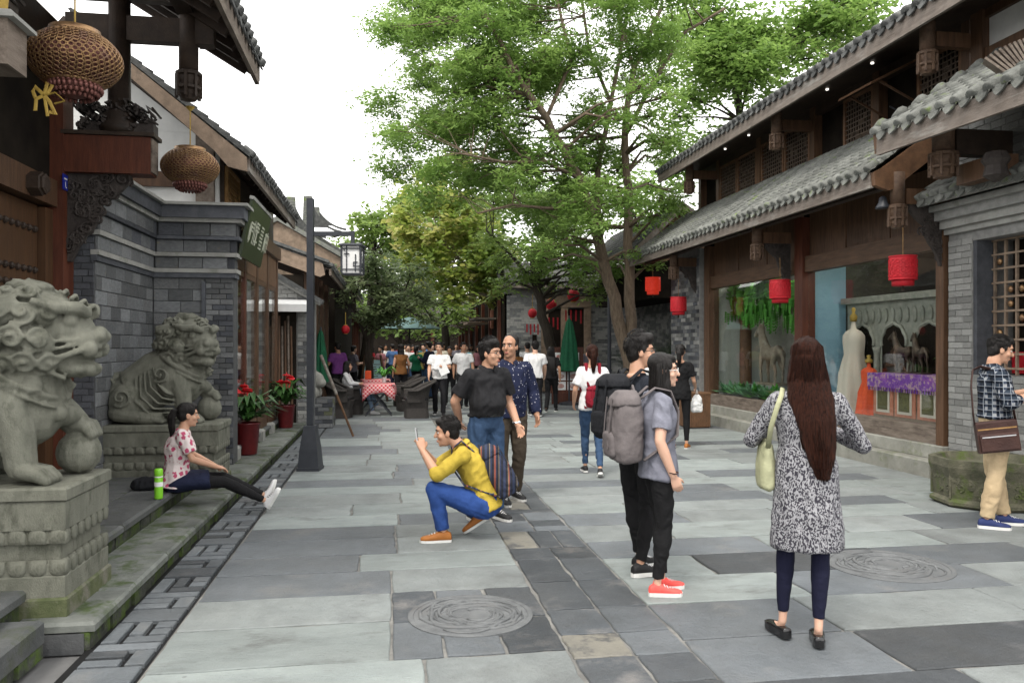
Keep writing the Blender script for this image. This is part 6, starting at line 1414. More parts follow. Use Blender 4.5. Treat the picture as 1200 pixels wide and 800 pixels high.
far_tree('gap_tree', 'tree filling the gap between small pediment roof and forked tree', 775, 0, 28, [(775, 225, 26), (760, 260, 22), (800, 215, 20), (740, 300, 20), (720, 350, 18), (765, 310, 16)], 'leaf_main', 220, .18, 47, group='trees behind the shop house')
far_tree('backdrop_tree', 'large tree mass behind the restaurant roof', 660, 0, 40, [(640, 260, 50), (690, 250, 46), (600, 250, 50), (650, 310, 40), (700, 310, 34), (720, 230, 40)], 'leaf_main', 80, .30, 48)

# ============================================================ PEOPLE
def fab(name, c, c2=None, rough=.85, **k):
    k.setdefault('bump', .55); k.setdefault('bscale', 16); M[name] = mat(name, c, c2 or tuple(x * .82 for x in c), rough, 5, rand=False, spec=.2, **k); return name
def skinmat(name, c):
    M[name] = mat(name, c, tuple(x * .88 for x in c), .5, 9, .05, 80, rand=False, spec=.35)
    b = M[name].node_tree.nodes['Principled BSDF']; b.inputs['Subsurface Weight'].default_value = .12; b.inputs['Subsurface Radius'].default_value = (.012, .005, .003); return name
skinmat('skin', (.50, .285, .19)); skinmat('skin_pale', (.60, .37, .27)); skinmat('skin_tan', (.40, .215, .135))
M['hair'] = mat('hair', (.012, .010, .009), (.005, .004, .004), .45, 30, .5, 60, stretch=(6, 6, .5), rand=False, spec=.28)
M['hair_brown'] = mat('hair_brown', (.050, .016, .009), (.004, .002, .0015), .45, 30, .8, 60, stretch=(6, 6, .4), rand=False, spec=.12)
M['eye_white'] = mat('eye_white', (.7, .7, .68)); M['lip'] = mat('lip', (.42, .15, .12)); M['lens'] = mat('lens', (.02, .02, .02), rough=.1)
M['rubber'] = mat('rubber', (.68, .68, .66), (.55, .55, .53), .6); M['screen'] = mat('screen', (.02, .02, .025), rough=.15); M['silver'] = mat('silver', (.6, .6, .62), rough=.3, metal=.8)
fab('polo_black', (.018, .018, .020)); fab('jeans', (.045, .085, .16), (.025, .05, .10)); fab('jeans_blue', (.030, .075, .26), (.018, .048, .17)); fab('jeans_light', (.25, .36, .50), (.17, .26, .40))
fab('navy', (.012, .016, .040)); fab('yellow', (.50, .37, .055), (.40, .29, .04)); fab('grey_tee', (.20, .205, .25), (.155, .16, .195)); fab('black_cloth', (.010, .010, .011)); fab('dark_tee', (.022, .026, .036))
fab('white_cloth', (.68, .68, .68), (.58, .58, .58)); fab('beige', (.48, .37, .23), (.40, .30, .18)); fab('legging', (.009, .010, .028), (.006, .007, .020)); fab('brown_trouser', (.060, .047, .034)); fab('black_trouser', (.012, .012, .014))
fab('bag_grey', (.145, .128, .128), (.11, .097, .098)); fab('bag_black', (.014, .015, .018)); fab('bag_red', (.21, .010, .022), (.15, .007, .016)); fab('leather', (.055, .027, .022), (.036, .018, .016), .5); fab('bag_cream', (.37, .375, .235), (.31, .315, .195), .6)
fab('purple_shirt', (.17, .05, .22)); fab('green_shirt', (.02, .17, .085)); fab('olive', (.19, .17, .05)); fab('cyan_shirt', (.10, .42, .55)); fab('brown_vest', (.17, .075, .025)); fab('blue_shirt', (.08, .16, .34)); fab('grey_shirt', (.17, .16, .19)); fab('red_shirt', (.42, .03, .04)); fab('pink_shirt', (.5, .22, .25)); fab('cream_shirt', (.5, .46, .38))
M['tan_shoe'] = mat('tan_shoe', (.36, .135, .030), (.28, .10, .022), .6, 8, .2, 50); M['coral'] = mat('coral', (.85, .10, .085), (.72, .075, .065), .6, 14, .15, 60); M['patent'] = mat('patent', (.010, .010, .011), rough=.15, spec=.6); M['navy_shoe'] = mat('navy_shoe', (.022, .035, .12), rough=.7); M['white_shoe'] = mat('white_shoe', (.72, .72, .72), (.62, .62, .62), .6); M['black_shoe'] = mat('black_shoe', (.014, .014, .015), rough=.6)
# dotted navy shirt, leopard knit, floral blouse, plaid, striped pack
def pattern(name, base, fn): fab(name, base); N, L, B = nodes(M[name]); tc = N.new('ShaderNodeTexCoord'); L(fn(N, L, tc.outputs['Object']), B.inputs['Base Color'])
def mixc(N, L, f, a, b):
    m = N.new('ShaderNodeMix'); m.data_type = 'RGBA'
    for i, c in ((6, a), (7, b)):
        if isinstance(c, tuple): m.inputs[i].default_value = (*c, 1)
        else: L(c, m.inputs[i])
    L(f, m.inputs[0]); return m.outputs[2]
def thresh(N, L, o, lo, hi): r = N.new('ShaderNodeMapRange'); r.inputs[1].default_value = lo; r.inputs[2].default_value = hi; L(o, r.inputs[0]); return r.outputs[0]
def dots(N, L, v): vo = N.new('ShaderNodeTexVoronoi'); vo.inputs['Scale'].default_value = 32; L(v, vo.inputs[0]); return mixc(N, L, thresh(N, L, vo.outputs['Distance'], .20, .16), (.012, .016, .042), (.45, .45, .5))
pattern('navy_dots', (.012, .016, .04), dots)
def leopard(N, L, v):
    mp = N.new('ShaderNodeMapping'); mp.inputs['Scale'].default_value = (1, 1, .62); L(v, mp.inputs[0])
    nz = N.new('ShaderNodeTexNoise'); nz.inputs['Scale'].default_value = 14; nz.inputs['Detail'].default_value = 2; L(mp.outputs[0], nz.inputs[0])
    va = N.new('ShaderNodeVectorMath'); va.operation = 'MULTIPLY_ADD'; L(nz.outputs['Color'], va.inputs[0]); va.inputs[1].default_value = (.055, .055, .055); L(mp.outputs[0], va.inputs[2])
    vo = N.new('ShaderNodeTexVoronoi'); vo.feature = 'DISTANCE_TO_EDGE'; vo.inputs['Scale'].default_value = 90; L(va.outputs[0], vo.inputs[0])
    n2 = N.new('ShaderNodeTexNoise'); n2.inputs['Scale'].default_value = 58; n2.inputs['Detail'].default_value = 1; L(mp.outputs[0], n2.inputs[0])
    f = N.new('ShaderNodeMath'); f.operation = 'MULTIPLY'; L(thresh(N, L, vo.outputs['Distance'], .13, .19), f.inputs[0]); L(thresh(N, L, n2.outputs['Fac'], .36, .40), f.inputs[1])
    g = N.new('ShaderNodeMath'); g.operation = 'MAXIMUM'; L(f.outputs[0], g.inputs[0]); n3 = N.new('ShaderNodeTexNoise'); n3.inputs['Scale'].default_value = 115; n3.inputs['Detail'].default_value = 0; L(va.outputs[0], n3.inputs[0]); L(thresh(N, L, n3.outputs['Fac'], .555, .58), g.inputs[1])
    return mixc(N, L, g.outputs[0], (.28, .28, .295), (.036, .034, .044))
pattern('leopard', (.3, .3, .3), leopard)
def floral(N, L, v):
    vo = N.new('ShaderNodeTexVoronoi'); vo.inputs['Scale'].default_value = 19; L(v, vo.inputs[0]); nz = N.new('ShaderNodeTexNoise'); nz.inputs['Scale'].default_value = 55; L(v, nz.inputs[0])
    ad = N.new('ShaderNodeMath'); ad.operation = 'MULTIPLY_ADD'; L(nz.outputs['Fac'], ad.inputs[0]); ad.inputs[1].default_value = .5; L(vo.outputs['Distance'], ad.inputs[2]); return mixc(N, L, thresh(N, L, ad.outputs[0], .68, .60), (.66, .58, .57), (.42, .07, .14))
pattern('floral', (.6, .5, .5), floral)
def stripes(N, L, v, axis, sc, lo, hi):
    sx = N.new('ShaderNodeSeparateXYZ'); L(v, sx.inputs[0]); m = N.new('ShaderNodeMath'); m.operation = 'MULTIPLY'; L(sx.outputs[axis], m.inputs[0]); m.inputs[1].default_value = sc; f = N.new('ShaderNodeMath'); f.operation = 'FRACT'; L(m.outputs[0], f.inputs[0]); return thresh(N, L, f.outputs[0], lo, hi)
def plaid(N, L, v):
    c = mixc(N, L, stripes(N, L, v, 2, 19, .48, .52), (.50, .51, .52), (.07, .09, .13)); c2 = mixc(N, L, stripes(N, L, v, 1, 19, .48, .52), (.48, .49, .51), (.025, .035, .06)); c3 = mixc(N, L, stripes(N, L, v, 0, 19, .48, .52), c2, (.05, .07, .10))
    m = N.new('ShaderNodeMix'); m.data_type = 'RGBA'; m.blend_type = 'MULTIPLY'; m.inputs[0].default_value = 1; L(c, m.inputs[6]); L(c3, m.inputs[7]); k = mixc(N, L, stripes(N, L, v, 2, 19, .93, .95), m.outputs[2], (.30, .32, .36)); return mixc(N, L, stripes(N, L, v, 1, 19, .93, .95), k, (.28, .31, .35))
pattern('plaid', (.2, .2, .25), plaid)
def packstripe(N, L, v):
    c = mixc(N, L, stripes(N, L, v, 1, 26, .45, .5), (.022, .024, .035), (.035, .045, .085)); c = mixc(N, L, stripes(N, L, v, 1, 8.7, .86, .88), c, (.22, .07, .05)); return mixc(N, L, stripes(N, L, v, 1, 13.1, .92, .94), c, (.20, .16, .10))
pattern('pack_stripe', (.05, .05, .07), packstripe)

def foldpost(amp, f, seed):
    def p(co, no):
        q = co * np.array([1, 1, .6]); n1 = hash_noise(q, f * .8, seed); n2 = hash_noise(q + n1[:, None] * .05, f * 1.5, seed + 1); return amp * (1.6 * n1 + 1.5 * (.35 - np.abs(n2) * 1.6) + .5 * hash_noise(q, f * 3.2, seed + 2) + .35 * np.sin(co[:, 2] * 62 + 7 * n1 + co[:, 0] * 14 + co[:, 1] * 9) * np.clip(n2 * 3 + .4, 0, 1))
    return p
def hairpost(amp, seed):
    return lambda co, no: amp * (hash_noise(co * np.array([1, 1, .35]), 130, seed) + .6 * hash_noise(co * np.array([1, 1, .4]), 300, seed + 1))
V3 = lambda p: Vector(p)
STAND = dict(pel=(0, 0, .93), chest=(0, .005, 1.25), neck=(0, -.02, 1.43), head=(0, .02, 1.585),
             shL=(-.176, -.01, 1.355), shR=(.176, -.01, 1.355), elL=(-.235, -.035, 1.10), elR=(.235, -.035, 1.10), wrL=(-.25, .03, .87), wrR=(.25, .03, .87),
             hipL=(-.09, 0, .90), hipR=(.09, 0, .90), knL=(-.10, .02, .49), knR=(.10, .02, .49), anL=(-.105, -.02, .085), anR=(.105, -.02, .085))
def make_hand(b, wr, d, pn, thumb, curl=.35, s=1.0):
    wr, d, pn = V3(wr), V3(d).normalized(), V3(pn); pn = (pn - d * pn.dot(d)).normalized(); w = d.cross(pn)
    sg = 1 if w.dot(V3(thumb)) > 0 else -1
    b.loft([(wr - d * .012 * s, w * .022 * s, pn * .019 * s), (wr + d * .02 * s, w * .030 * s, pn * .018 * s), (wr + d * .06 * s, w * .040 * s, pn * .015 * s), (wr + d * .088 * s, w * .038 * s, pn * .012 * s)], 10, 2.6)
    for k, L in enumerate((.060, .074, .070, .052)):
        a = sg * (.031 - .0208 * k) * s; p = wr + d * (.082 - .004 * abs(k - 1.5)) * s + w * a; pts = [p]; ang = curl * (.7 + .12 * k)
        dd = d + w * (a * 1.6)
        for seg in (.42, .32, .26):
            q = dd.normalized() * math.cos(ang) + pn * math.sin(ang); pts.append(pts[-1] + q * L * s * seg); ang += curl * 1.15
        b.limb(pts, [.0095 * s, .0088 * s, .0082 * s, .0070 * s], 8)
    p = wr + d * .025 * s + w * (sg * .024 * s); q = (d * .62 + w * (sg * .62) + pn * .42).normalized(); q2 = (d * .85 + w * (sg * .18) + pn * (.35 + curl * .5)).normalized()
    b.limb([p, p + q * .038 * s, p + q * .038 * s + q2 * .034 * s], [.014 * s, .0105 * s, .0085 * s], 8)
def person(label, loc, rz, H=1.70, fem=False, J=None, hy=0.0, hp=0.0, hr=0.0, top=None, bot=None, shoes=('black_shoe', 'rubber'), hair='short', hm='hair', skin='skin', vox=.0085, belly=0.0,
           hands=None, feet=None, glasses=False, group=None, seed=1, detail=True, fat=1.0):
    s = H / 1.70; j = {k: V3(v) for k, v in STAND.items()}
    if fem:
        for k in ('shL', 'shR'): j[k].x *= .86
        for k in ('elL', 'elR', 'wrL', 'wrR'): j[k].x *= .88
    for k, v in (J or {}).items(): j[k] = V3(v)
    j = {k: v * s for k, v in j.items()}
    t = thing('person', label, 'person', loc, rz, group, local=True)
    top = dict(dict(m='white_cloth', sleeve='short', hem=.06, loose=1.0), **(top or {})); bot = dict(dict(m='black_trouser', loose=1.0, length=1.0), **(bot or {})); hands = hands or {}; feet = feet or {}
    U1 = (j['chest'] - j['pel']).normalized(); U2 = (j['neck'] - j['chest']).normalized(); sd = (j['shR'] - j['shL']).normalized(); hs = (j['hipR'] - j['hipL']).normalized()
    f1 = U1.cross(hs).normalized(); f2 = U2.cross(sd).normalized(); ms = (hs + sd).normalized(); fm = U1.cross(ms).normalized()
    if fem: T = [(-.02, .158, .118), (.06, .148, .108), (.17, .122, .096), (.32, .142, .118)]; hi = (.148, .098); so_ = (.118, .068)
    else: T = [(-.02, .158, .118), (.06, .152, .112), (.17, .147 + belly * .5, .110 + belly), (.32, .160, .122)]; hi = (.166, .112); so_ = (.125, .078)
    def torso(k, hem, b0=None, flare=0):
        rg = []; 
        if hem: rg += [(j['pel'] - U1 * (hem + .012) * s, hs * (T[0][1] * .96 + flare) * k * s, f1 * (T[0][2] * .96 + flare) * k * s), (j['pel'] - U1 * hem * s, hs * (T[0][1] * 1.03 + flare) * k * s, f1 * (T[0][2] * 1.04 + flare) * k * s)]
        for i, (u, a, c) in enumerate(T):
            if hem < 0 and u <= -hem + .005: continue
            A = hs.lerp(ms, i / 3); F = f1.lerp(fm, i / 3); fo = F * (belly * .7 * s if i in (1, 2) else 0)
            rg.append((j['pel'] + U1 * u * s + fo, A * a * k * s, F * c * k * s))
        rg += [(j['chest'] + U2 * .075 * s, sd * hi[0] * k * s, f2 * hi[1] * k * s), (j['neck'] - U2 * .055 * s, sd * so_[0] * k * s, f2 * so_[1] * k * s), (j['neck'] - U2 * .012 * s, sd * .082 * s, f2 * .070 * s), (j['neck'] + U2 * .002 * s, sd * .068 * s, f2 * .062 * s)]
        return rg
    # ---- skin: one continuous body
    b = MB(); b.loft(torso(.80, 0), 16); ar = (.044 if fem else .052) * s * fat
    for q in 'LR':
        sh, el, wr = j['sh' + q], j['el' + q], j['wr' + q]; b.limb([sh, sh.lerp(el, .35), el], [ar * .92, ar * .92, ar * .76], 10); b.limb([el, el.lerp(wr, .3), wr], [ar * .76, ar * .80, ar * .53], 10)
        b.limb([sh, j['neck'] - U2 * .03 * s], [ar * .85, .045 * s], 8)
        h = hands.get(q, {}); side = 1 if q == 'R' else -1
        make_hand(b, wr, h.get('d', (wr - el)), h.get('pn', (-side, .25, 0)), h.get('th', (0, 1, 0)), h.get('curl', .38), s * (.92 if fem else 1.0))
        hp_, kn, an = j['hip' + q], j['kn' + q], j['an' + q]; lr = .074 * s * min(1, .84 * bot['loose']); b.limb([hp_, hp_.lerp(kn, .4), kn], [lr, lr * .92, lr * .66], 10); b.limb([kn, kn.lerp(an, .32), an], [lr * .66, lr * .68, lr * .44], 10)
        ff, fu = V3(feet.get('d' + q, (.12 * side, 1, 0))).normalized(), V3(feet.get('u' + q, (0, 0, 1))).normalized(); b.limb([an, an - fu * .045 * s + ff * .03 * s, an - fu * .055 * s + ff * .12 * s], [lr * .45, lr * .48, lr * .36], 8)
    hc = j['head']; Rh = (Matrix.Rotation(hy, 3, 'Z') @ Matrix.Rotation(hp, 3, 'X') @ Matrix.Rotation(hr, 3, 'Y')); k = s * (1.0 if not fem else .97)
    HT = lambda p: hc + Rh @ (V3(p) * k)
    HE = lambda bb, p, r, n=14, m=10: bb.ell(HT(p), [x * k for x in r], n, m, Rh)
    b.limb([j['neck'] - U2 * .05 * s, j['neck'].lerp(HT((0, -.02, -.05)), .5), HT((0, -.015, -.04))], [.064 * s, .052 * s * fat if not fem else .046 * s, .052 * s if not fem else .046 * s], 12)
    HE(b, (0, -.010, .032), (.074, .094, .086)); HE(b, (0, .018, -.025), (.064, .072, .085)); HE(b, (0, .030, -.075), (.048, .054, .042)); HE(b, (0, .068, -.100), (.022, .018, .016), 8, 6); HE(b, (0, .066, .034), (.056, .024, .018))
    for q in (-1, 1): HE(b, (.040 * q, .055, -.028), (.026, .026, .024), 8, 6); HE(b, (.075 * q, -.004, -.012), (.011, .021, .031), 8, 6)
    b.limb([HT((0, .086, .012)), HT((0, .104, -.026))], [.009 * k, .0145 * k], 8); HE(b, (0, .083, -.065), (.024, .012, .012), 8, 6)
    fuse(b, 'body', skin, t, vox * .85, 2)
    # ---- face details
    if detail:
        for q in (-1, 1):
            e = MB(); HE(e, (.030 * q, .0740, .006), (.0130, .0090, .0058), 10, 6); e.build('eye', 'eye_white', t, True); e = MB(); HE(e, (.030 * q, .0795, .006), (.0070, .005, .0062), 8, 6); e.build('iris', 'hair', t, True)
            e = MB(); e.tube([HT((.014 * q, .090, .026)), HT((.032 * q, .087, .032)), HT((.050 * q, .074, .026))], [.0035 * k, .0042 * k, .002 * k], 6); e.build('eyebrow', 'hair', t)
        e = MB(); HE(e, (0, .092, -.0605), (.021, .006, .0045), 10, 6); HE(e, (0, .091, -.0685), (.018, .007, .0055), 10, 6); e.build('lips', 'lip', t, True)
    if glasses:
        e = MB()
        for q in (-1, 1):
            e.tube([HT((.032 * q + .024 * math.cos(i * .5236), .102 - .006 * abs(math.cos(i * .5236)) * (q * math.cos(i * .5236) > 0), .004 + .017 * math.sin(i * .5236))) for i in range(13)], .0018 * k, 5, cap=False); e.tube([HT((.056 * q, .096, .008)), HT((.076 * q, .02, .006)), HT((.076 * q, -.02, -.004))], .0022 * k, 5)
        e.tube([HT((-.009, .103, .008)), HT((.009, .103, .008))], .002 * k, 5); e.build('glasses', glasses if isinstance(glasses, str) else 'lens', t)
    # ---- hair
    b = MB()
    if hair == 'bald':
        HE(b, (0, -.035, .012), (.080, .075, .062)); HE(b, (0, -.05, -.03), (.066, .05, .05)); HE(b, (0, -.032, .056), (.0805, .084, .078)); HE(b, (.066, .005, .02), (.016, .02, .034), 8, 6); HE(b, (-.066, .005, .02), (.016, .02, .034), 8, 6); HE(b, (0, -.045, .06), (.072, .064, .056)); HE(b, (0, -.03, .03), (.080, .08, .055))
    else:
        HE(b, (0, -.020, .046), (.083, .097, .086)); HE(b, (0, -.045, -.002), (.080, .062, .075))
        if hair in ('short', 'thick'):
            HE(b, (0, .045, .092), (.060, .040, .034)); HE(b, (0, -.055, -.045), (.062, .04, .04))
            for q in (-1, 1): HE(b, (.070 * q, .012, .022), (.014, .022, .036), 8, 6)
            if hair == 'thick': HE(b, (0, -.005, .082), (.086, .092, .068)); HE(b, (.03, .05, .10), (.05, .045, .04))
        else:
            HE(b, (0, .040, .088), (.066, .045, .036))
            for q in (-1, 1): HE(b, (.062 * q, .028, .045), (.022, .034, .045), 10, 8)
        if hair == 'bob':
            HE(b, (0, -.035, -.06), (.090, .075, .13)); HE(b, (0, -.040, -.165), (.098, .070, .075)); HE(b, (.066, .0, -.11), (.030, .05, .12)); HE(b, (-.066, .0, -.11), (.030, .05, .12)); HE(b, (0, -.03, .06), (.088, .096, .08))
        if hair == 'pony':
            b.limb([HT((0, -.085, .04)), HT((0, -.135, .035)), HT((.0, -.155, -.03)), HT((0, -.145, -.13)), HT((0, -.135, -.22))], [.03 * k, .034 * k, .040 * k, .036 * k, .012 * k], 10)
        if hair == 'long':
            HE(b, (0, -.035, -.05), (.092, .080, .13)); b.loft([(HT((0, -.05, .02)), (.09 * k, 0, 0), (0, .07 * k, 0)), (HT((0, -.06, -.12)), (.115 * k, 0, 0), (0, .062 * k, 0)), (j['neck'] + V3((0.01, -.055, -.06)) * s, (.125 * s, 0, 0), (0, .055 * s, 0)), (j['chest'] + V3((.03, -.125, 0)) * s, (.105 * s, 0, 0), (0, .035 * s, 0)), (j['chest'] + V3((.055, -.135, -.20)) * s, (.075 * s, 0, 0), (0, .026 * s, 0)), (j['chest'] + V3((.065, -.125, -.32)) * s, (.035 * s, 0, 0), (0, .014 * s, 0))], 18)
            HE(b, (.07, .01, -.09), (.03, .05, .12)); HE(b, (-.07, .01, -.09), (.03, .05, .12))
    ho = fuse(b, 'hair', hm, t, max(.0065, vox * .8), 2 if hair != 'long' else 3, hairpost(.0035 if hair != 'bald' else .001, seed))
    if hair in ('short', 'thick') and detail:
        b = MB(); r = random.Random(seed); top_ = .03 if hair == 'thick' else 0
        for i in range(420):
            z = r.uniform(-.35, 1); a = r.uniform(0, 6.283); c_ = math.sqrt(1 - z * z); d_ = Vector((c_ * math.cos(a), c_ * math.sin(a), z))
            if d_.y > .35 and d_.z < .55: continue
            p_ = Vector((d_.x * .081, -.020 + d_.y * .096, .046 + d_.z * (.084 + top_))); tg = Vector((r.uniform(-.5, .5), .6 if d_.z > .3 else -.1, -.5 if d_.z < .5 else .2)); tg = (tg - d_ * tg.dot(d_)).normalized(); l_ = r.uniform(.018, .036)
            b.tube([HT(p_), HT(p_ + tg * l_ * .5 + d_ * .006), HT(p_ + tg * l_ + d_ * r.uniform(.002, .012))], [.0032 * k, .0028 * k, .0008 * k], 3, cap=False)
        b.build('hair_strands', hm, ho, True)
    if hair in ('long', 'bob', 'pony') and detail:       # loose strands over the mass
        b = MB(); r = random.Random(seed)
        if hair == 'long':
            for i in range(420):
                a = r.uniform(-1, 1); dep = r.uniform(.8, 1.04); e = r.uniform(.72, 1.04); P = []
                for q, (z, w, y, x) in enumerate([(.12, .03, -.05, 0), (.07, .08, -.098, 0), (-.02, .09, -.124, 0), (-.12, .112, -.127, .0), (-.25, .124, -.118, .01), (-.36, .112, -.170, .03), (-.50, .092, -.185, .05), (-.60, .066, -.178, .06), (-.68, .034, -.165, .067)]):
                    if q / 8 > e: break
                    yy = y * dep * (1 - .32 * a * a); P.append(hc + V3((x + a * w + r.uniform(-.004, .004), yy, z + r.uniform(-.008, .008))) * k)
                b.tube(P, [.0024 * k] * len(P), 3, cap=False)
        elif hair == 'bob':
            for i in range(260):
                a = r.uniform(-2.3, 2.3) - math.pi / 2; P = [HT((0.02 * math.cos(a), .01 + .02 * math.sin(a), .128))]
                for z, w in ((.11, .055), (.06, .088), (0, .095), (-.08, .099), (-.16, .102), (-.225 + r.uniform(-.02, .02), .098)): P.append(HT((w * .98 * math.cos(a), -.02 + w * math.sin(a) * (1.02 if z > 0 else .92), z)))
                b.tube(P, .0022 * k, 3, cap=False)
        else:
            for i in range(120):
                a = r.uniform(0, 6.28); q = r.uniform(.6, 1.1); w = lambda m_: Vector((math.cos(a) * m_ * q, math.sin(a) * m_ * q * .5, math.sin(a) * m_ * q * .6)); b.tube([HT(Vector((0, -.10, .04)) + w(.02)), HT(Vector((0, -.145, .03)) + w(.034)), HT(Vector((0, -.160, -.04)) + w(.042)), HT(Vector((0, -.150, -.14)) + w(.038)), HT(Vector((0, -.138, -.235 + r.uniform(-.03, .02))) + w(.016))], .0018 * k, 3, cap=False)
        b.build('hair_strands', hm, ho, True)
    # ---- trousers or leggings
    b = MB(); lo = bot['loose']; ww = .6 * (lo - 1) + 1
    b.loft([(j['pel'] + U1 * .085 * s + f1 * belly * .5 * s, hs * (T[1][1] * .99 + belly * .15) * s, f1 * (T[1][2] * .99 + belly * .45) * s), (j['pel'] + U1 * .02 * s + f1 * belly * .25 * s, hs * T[0][1] * 1.0 * ww * s, f1 * T[0][2] * 1.02 * s), (j['pel'] - U1 * .06 * s, hs * T[0][1] * 1.01 * ww * s, f1 * T[0][2] * 1.02 * s), (j['pel'] - U1 * .11 * s, hs * T[0][1] * .8 * s, f1 * .085 * s)], 16)
    for q in 'LR':
        hp_, kn, an = j['hip' + q], j['kn' + q], j['an' + q]; lr = (.088 if not fem else .086) * s * lo; end = kn.lerp(an, bot['length']); b.limb([hp_ - U1 * .01, hp_.lerp(kn, .35), hp_.lerp(kn, .75), kn], [lr, lr * .97, lr * .80, lr * .70], 14)
        lk = [.70, .70, .62, .56] if lo > 1.05 else ([.70, .68, .56, .50] if lo > .95 else [.70, .70, .55, .44]); b.tube([kn, kn.lerp(end, .3), kn.lerp(end, .7), end], [lr * x for x in lk], 14); b.ell(kn, (lr * .70,) * 3, 12, 8)
    fuse(b, bot.get('name', 'trousers'), bot['m'], t, vox * 1.05, 3, foldpost(.0065 * (1 if lo > .95 else .35), 24, seed))
    if bot.get('belt'):
        e = MB(); c = j['pel'] + U1 * .07 * s + f1 * belly * .45 * s; e.loft([(c - U1 * .016 * s, hs * (T[1][1] * 1.035 + belly * .2) * s, f1 * (T[1][2] * 1.06 + belly * .4) * s), (c + U1 * .016 * s, hs * (T[1][1] * 1.035 + belly * .25) * s, f1 * (T[1][2] * 1.06 + belly * .4) * s)], 28); e.build('belt', 'patent', t)
    # ---- shirt or dress
    b = MB(); lo = top['loose']; rg = torso(1.06 * lo, top['hem'], flare=top.get('flare', 0))
    if top.get('skirt'):
        dn = [(j['pel'] - V3((0, 0, d)) * s, hs * w * s, f1 * w * .74 * s) for d, w in top['skirt']]; rg = dn + rg[3:]
    b.loft(rg, 20)
    for q in 'LR':
        sh, el, wr = j['sh' + q], j['el' + q], j['wr' + q]; r0 = (.056 if fem else .066) * s * (.4 + .6 * lo) * (.3 + .7 * fat)
        b.limb([sh, j['neck'] - U2 * .035 * s], [r0 * .92, .05 * s], 10)
        if top['sleeve'] == 'short': e = sh.lerp(el, .72); b.tube([sh, sh.lerp(el, .3), e], [r0 * 1.02, r0 * 1.05, r0 * 1.12], 14); b.ell(sh, (r0 * 1.0,) * 3, 12, 8)
        elif top['sleeve'] == 'long': e = el.lerp(wr, top.get('cuff', .92)); b.limb([sh, sh.lerp(el, .4), el], [r0, r0 * .96, r0 * .86], 12); b.tube([el, el.lerp(e, .4), e], [r0 * .86, r0 * .84, r0 * .68], 12); b.ell(el, (r0 * .86,) * 3, 10, 8)
        else: b.ell(sh, (r0 * .8,) * 3, 10, 8)
    fuse(b, top.get('name', 'shirt'), top['m'], t, vox, 6, foldpost(.0075 * top.get('fold', 1), 20, seed + 9))
    if top.get('collar'):
        e = MB(); N_ = 22; row = []
        for dz, r in ((.0, .080), (.030, .070), (.012, .092), (-.012, .100)):
            row.append([j['neck'] + U2 * (dz - .004) * s + (sd * math.sin(a) + f2 * math.cos(a) * .92) * r * s - U2 * (.030 * s * max(0, math.cos(a)) ** 2) for a in [.28 + (2 * math.pi - .56) * i / (N_ - 1) for i in range(N_)]])
        e.add(sum(row, []), [(q * N_ + i, q * N_ + i + 1, (q + 1) * N_ + i + 1, (q + 1) * N_ + i) for q in range(3) for i in range(N_ - 1)]); e.build('collar', top['collar'] if isinstance(top['collar'], str) else top['m'], t, True)
    # ---- shoes
    sk = s * (.92 if fem else 1.0)
    for q in 'LR':
        side = 1 if q == 'R' else -1; f, u = V3(feet.get('d' + q, (.12 * side, 1, 0))).normalized(), V3(feet.get('u' + q, (0, 0, 1))).normalized(); w = f.cross(u); o = j['an' + q] - u * .085 * s
        low = top.get('lowshoe') or bot.get('lowshoe'); b = MB(); pr = [(-.066, .020, .042), (-.058, .031, .066), (-.02, .037, .090), (.03, .039, .085), (.075, .043, .062), (.12, .046, .050), (.165, .038, .040), (.188, .020, .030)] if not low else [(-.066, .020, .040), (-.058, .031, .055), (-.02, .036, .050), (.03, .039, .046), (.075, .043, .046), (.12, .045, .044), (.165, .036, .036), (.188, .020, .026)]
        b.loft([(o + f * a * sk + u * (h / 2 + .012) * sk, w * ww_ * sk, u * (h / 2) * sk) for a, ww_, h in pr], 14, 2.4); so2 = fuse(b, 'shoe', shoes[0], t, max(.006, vox * .7), 2)
        b = MB(); out = [(-.070, 0), (-.062, .026), (-.03, .036), (.03, .036), (.09, .045), (.14, .044), (.178, .03), (.195, 0), (.178, -.03), (.14, -.044), (.09, -.045), (.03, -.036), (-.03, -.036), (-.062, -.026)]
        th = shoes[2] if len(shoes) > 2 else .024; b.prism([o + f * a * sk + w * c * sk + u * .001 for a, c in out], u * th * sk); b.build('sole', shoes[1], so2)
        if detail and shoes[1] == 'rubber' and not low and vox < .0095:
            for q_ in range(4): b = MB(); a_, hh = .045 + .022 * q_, .083 - .009 * q_; b.tube([o + f * a_ * sk + w * (-.026) * sk + u * (hh - .008) * sk, o + f * (a_ + .006) * sk + u * (hh + .007) * sk, o + f * (a_ + .012) * sk + w * .026 * sk + u * (hh - .008) * sk], .0035 * sk, 5); b.build('lace', 'white_shoe' if shoes[0] != 'white_shoe' else 'black_shoe', so2)
    t['_s'] = s; PJ[t.name] = j; return t
PJ = {}
def strap_on(parent, pts, w, th, m, name='strap'): b = MB(); b.tube(pts, w, 8, flat=th / w); return b.build(name, m, parent, True)
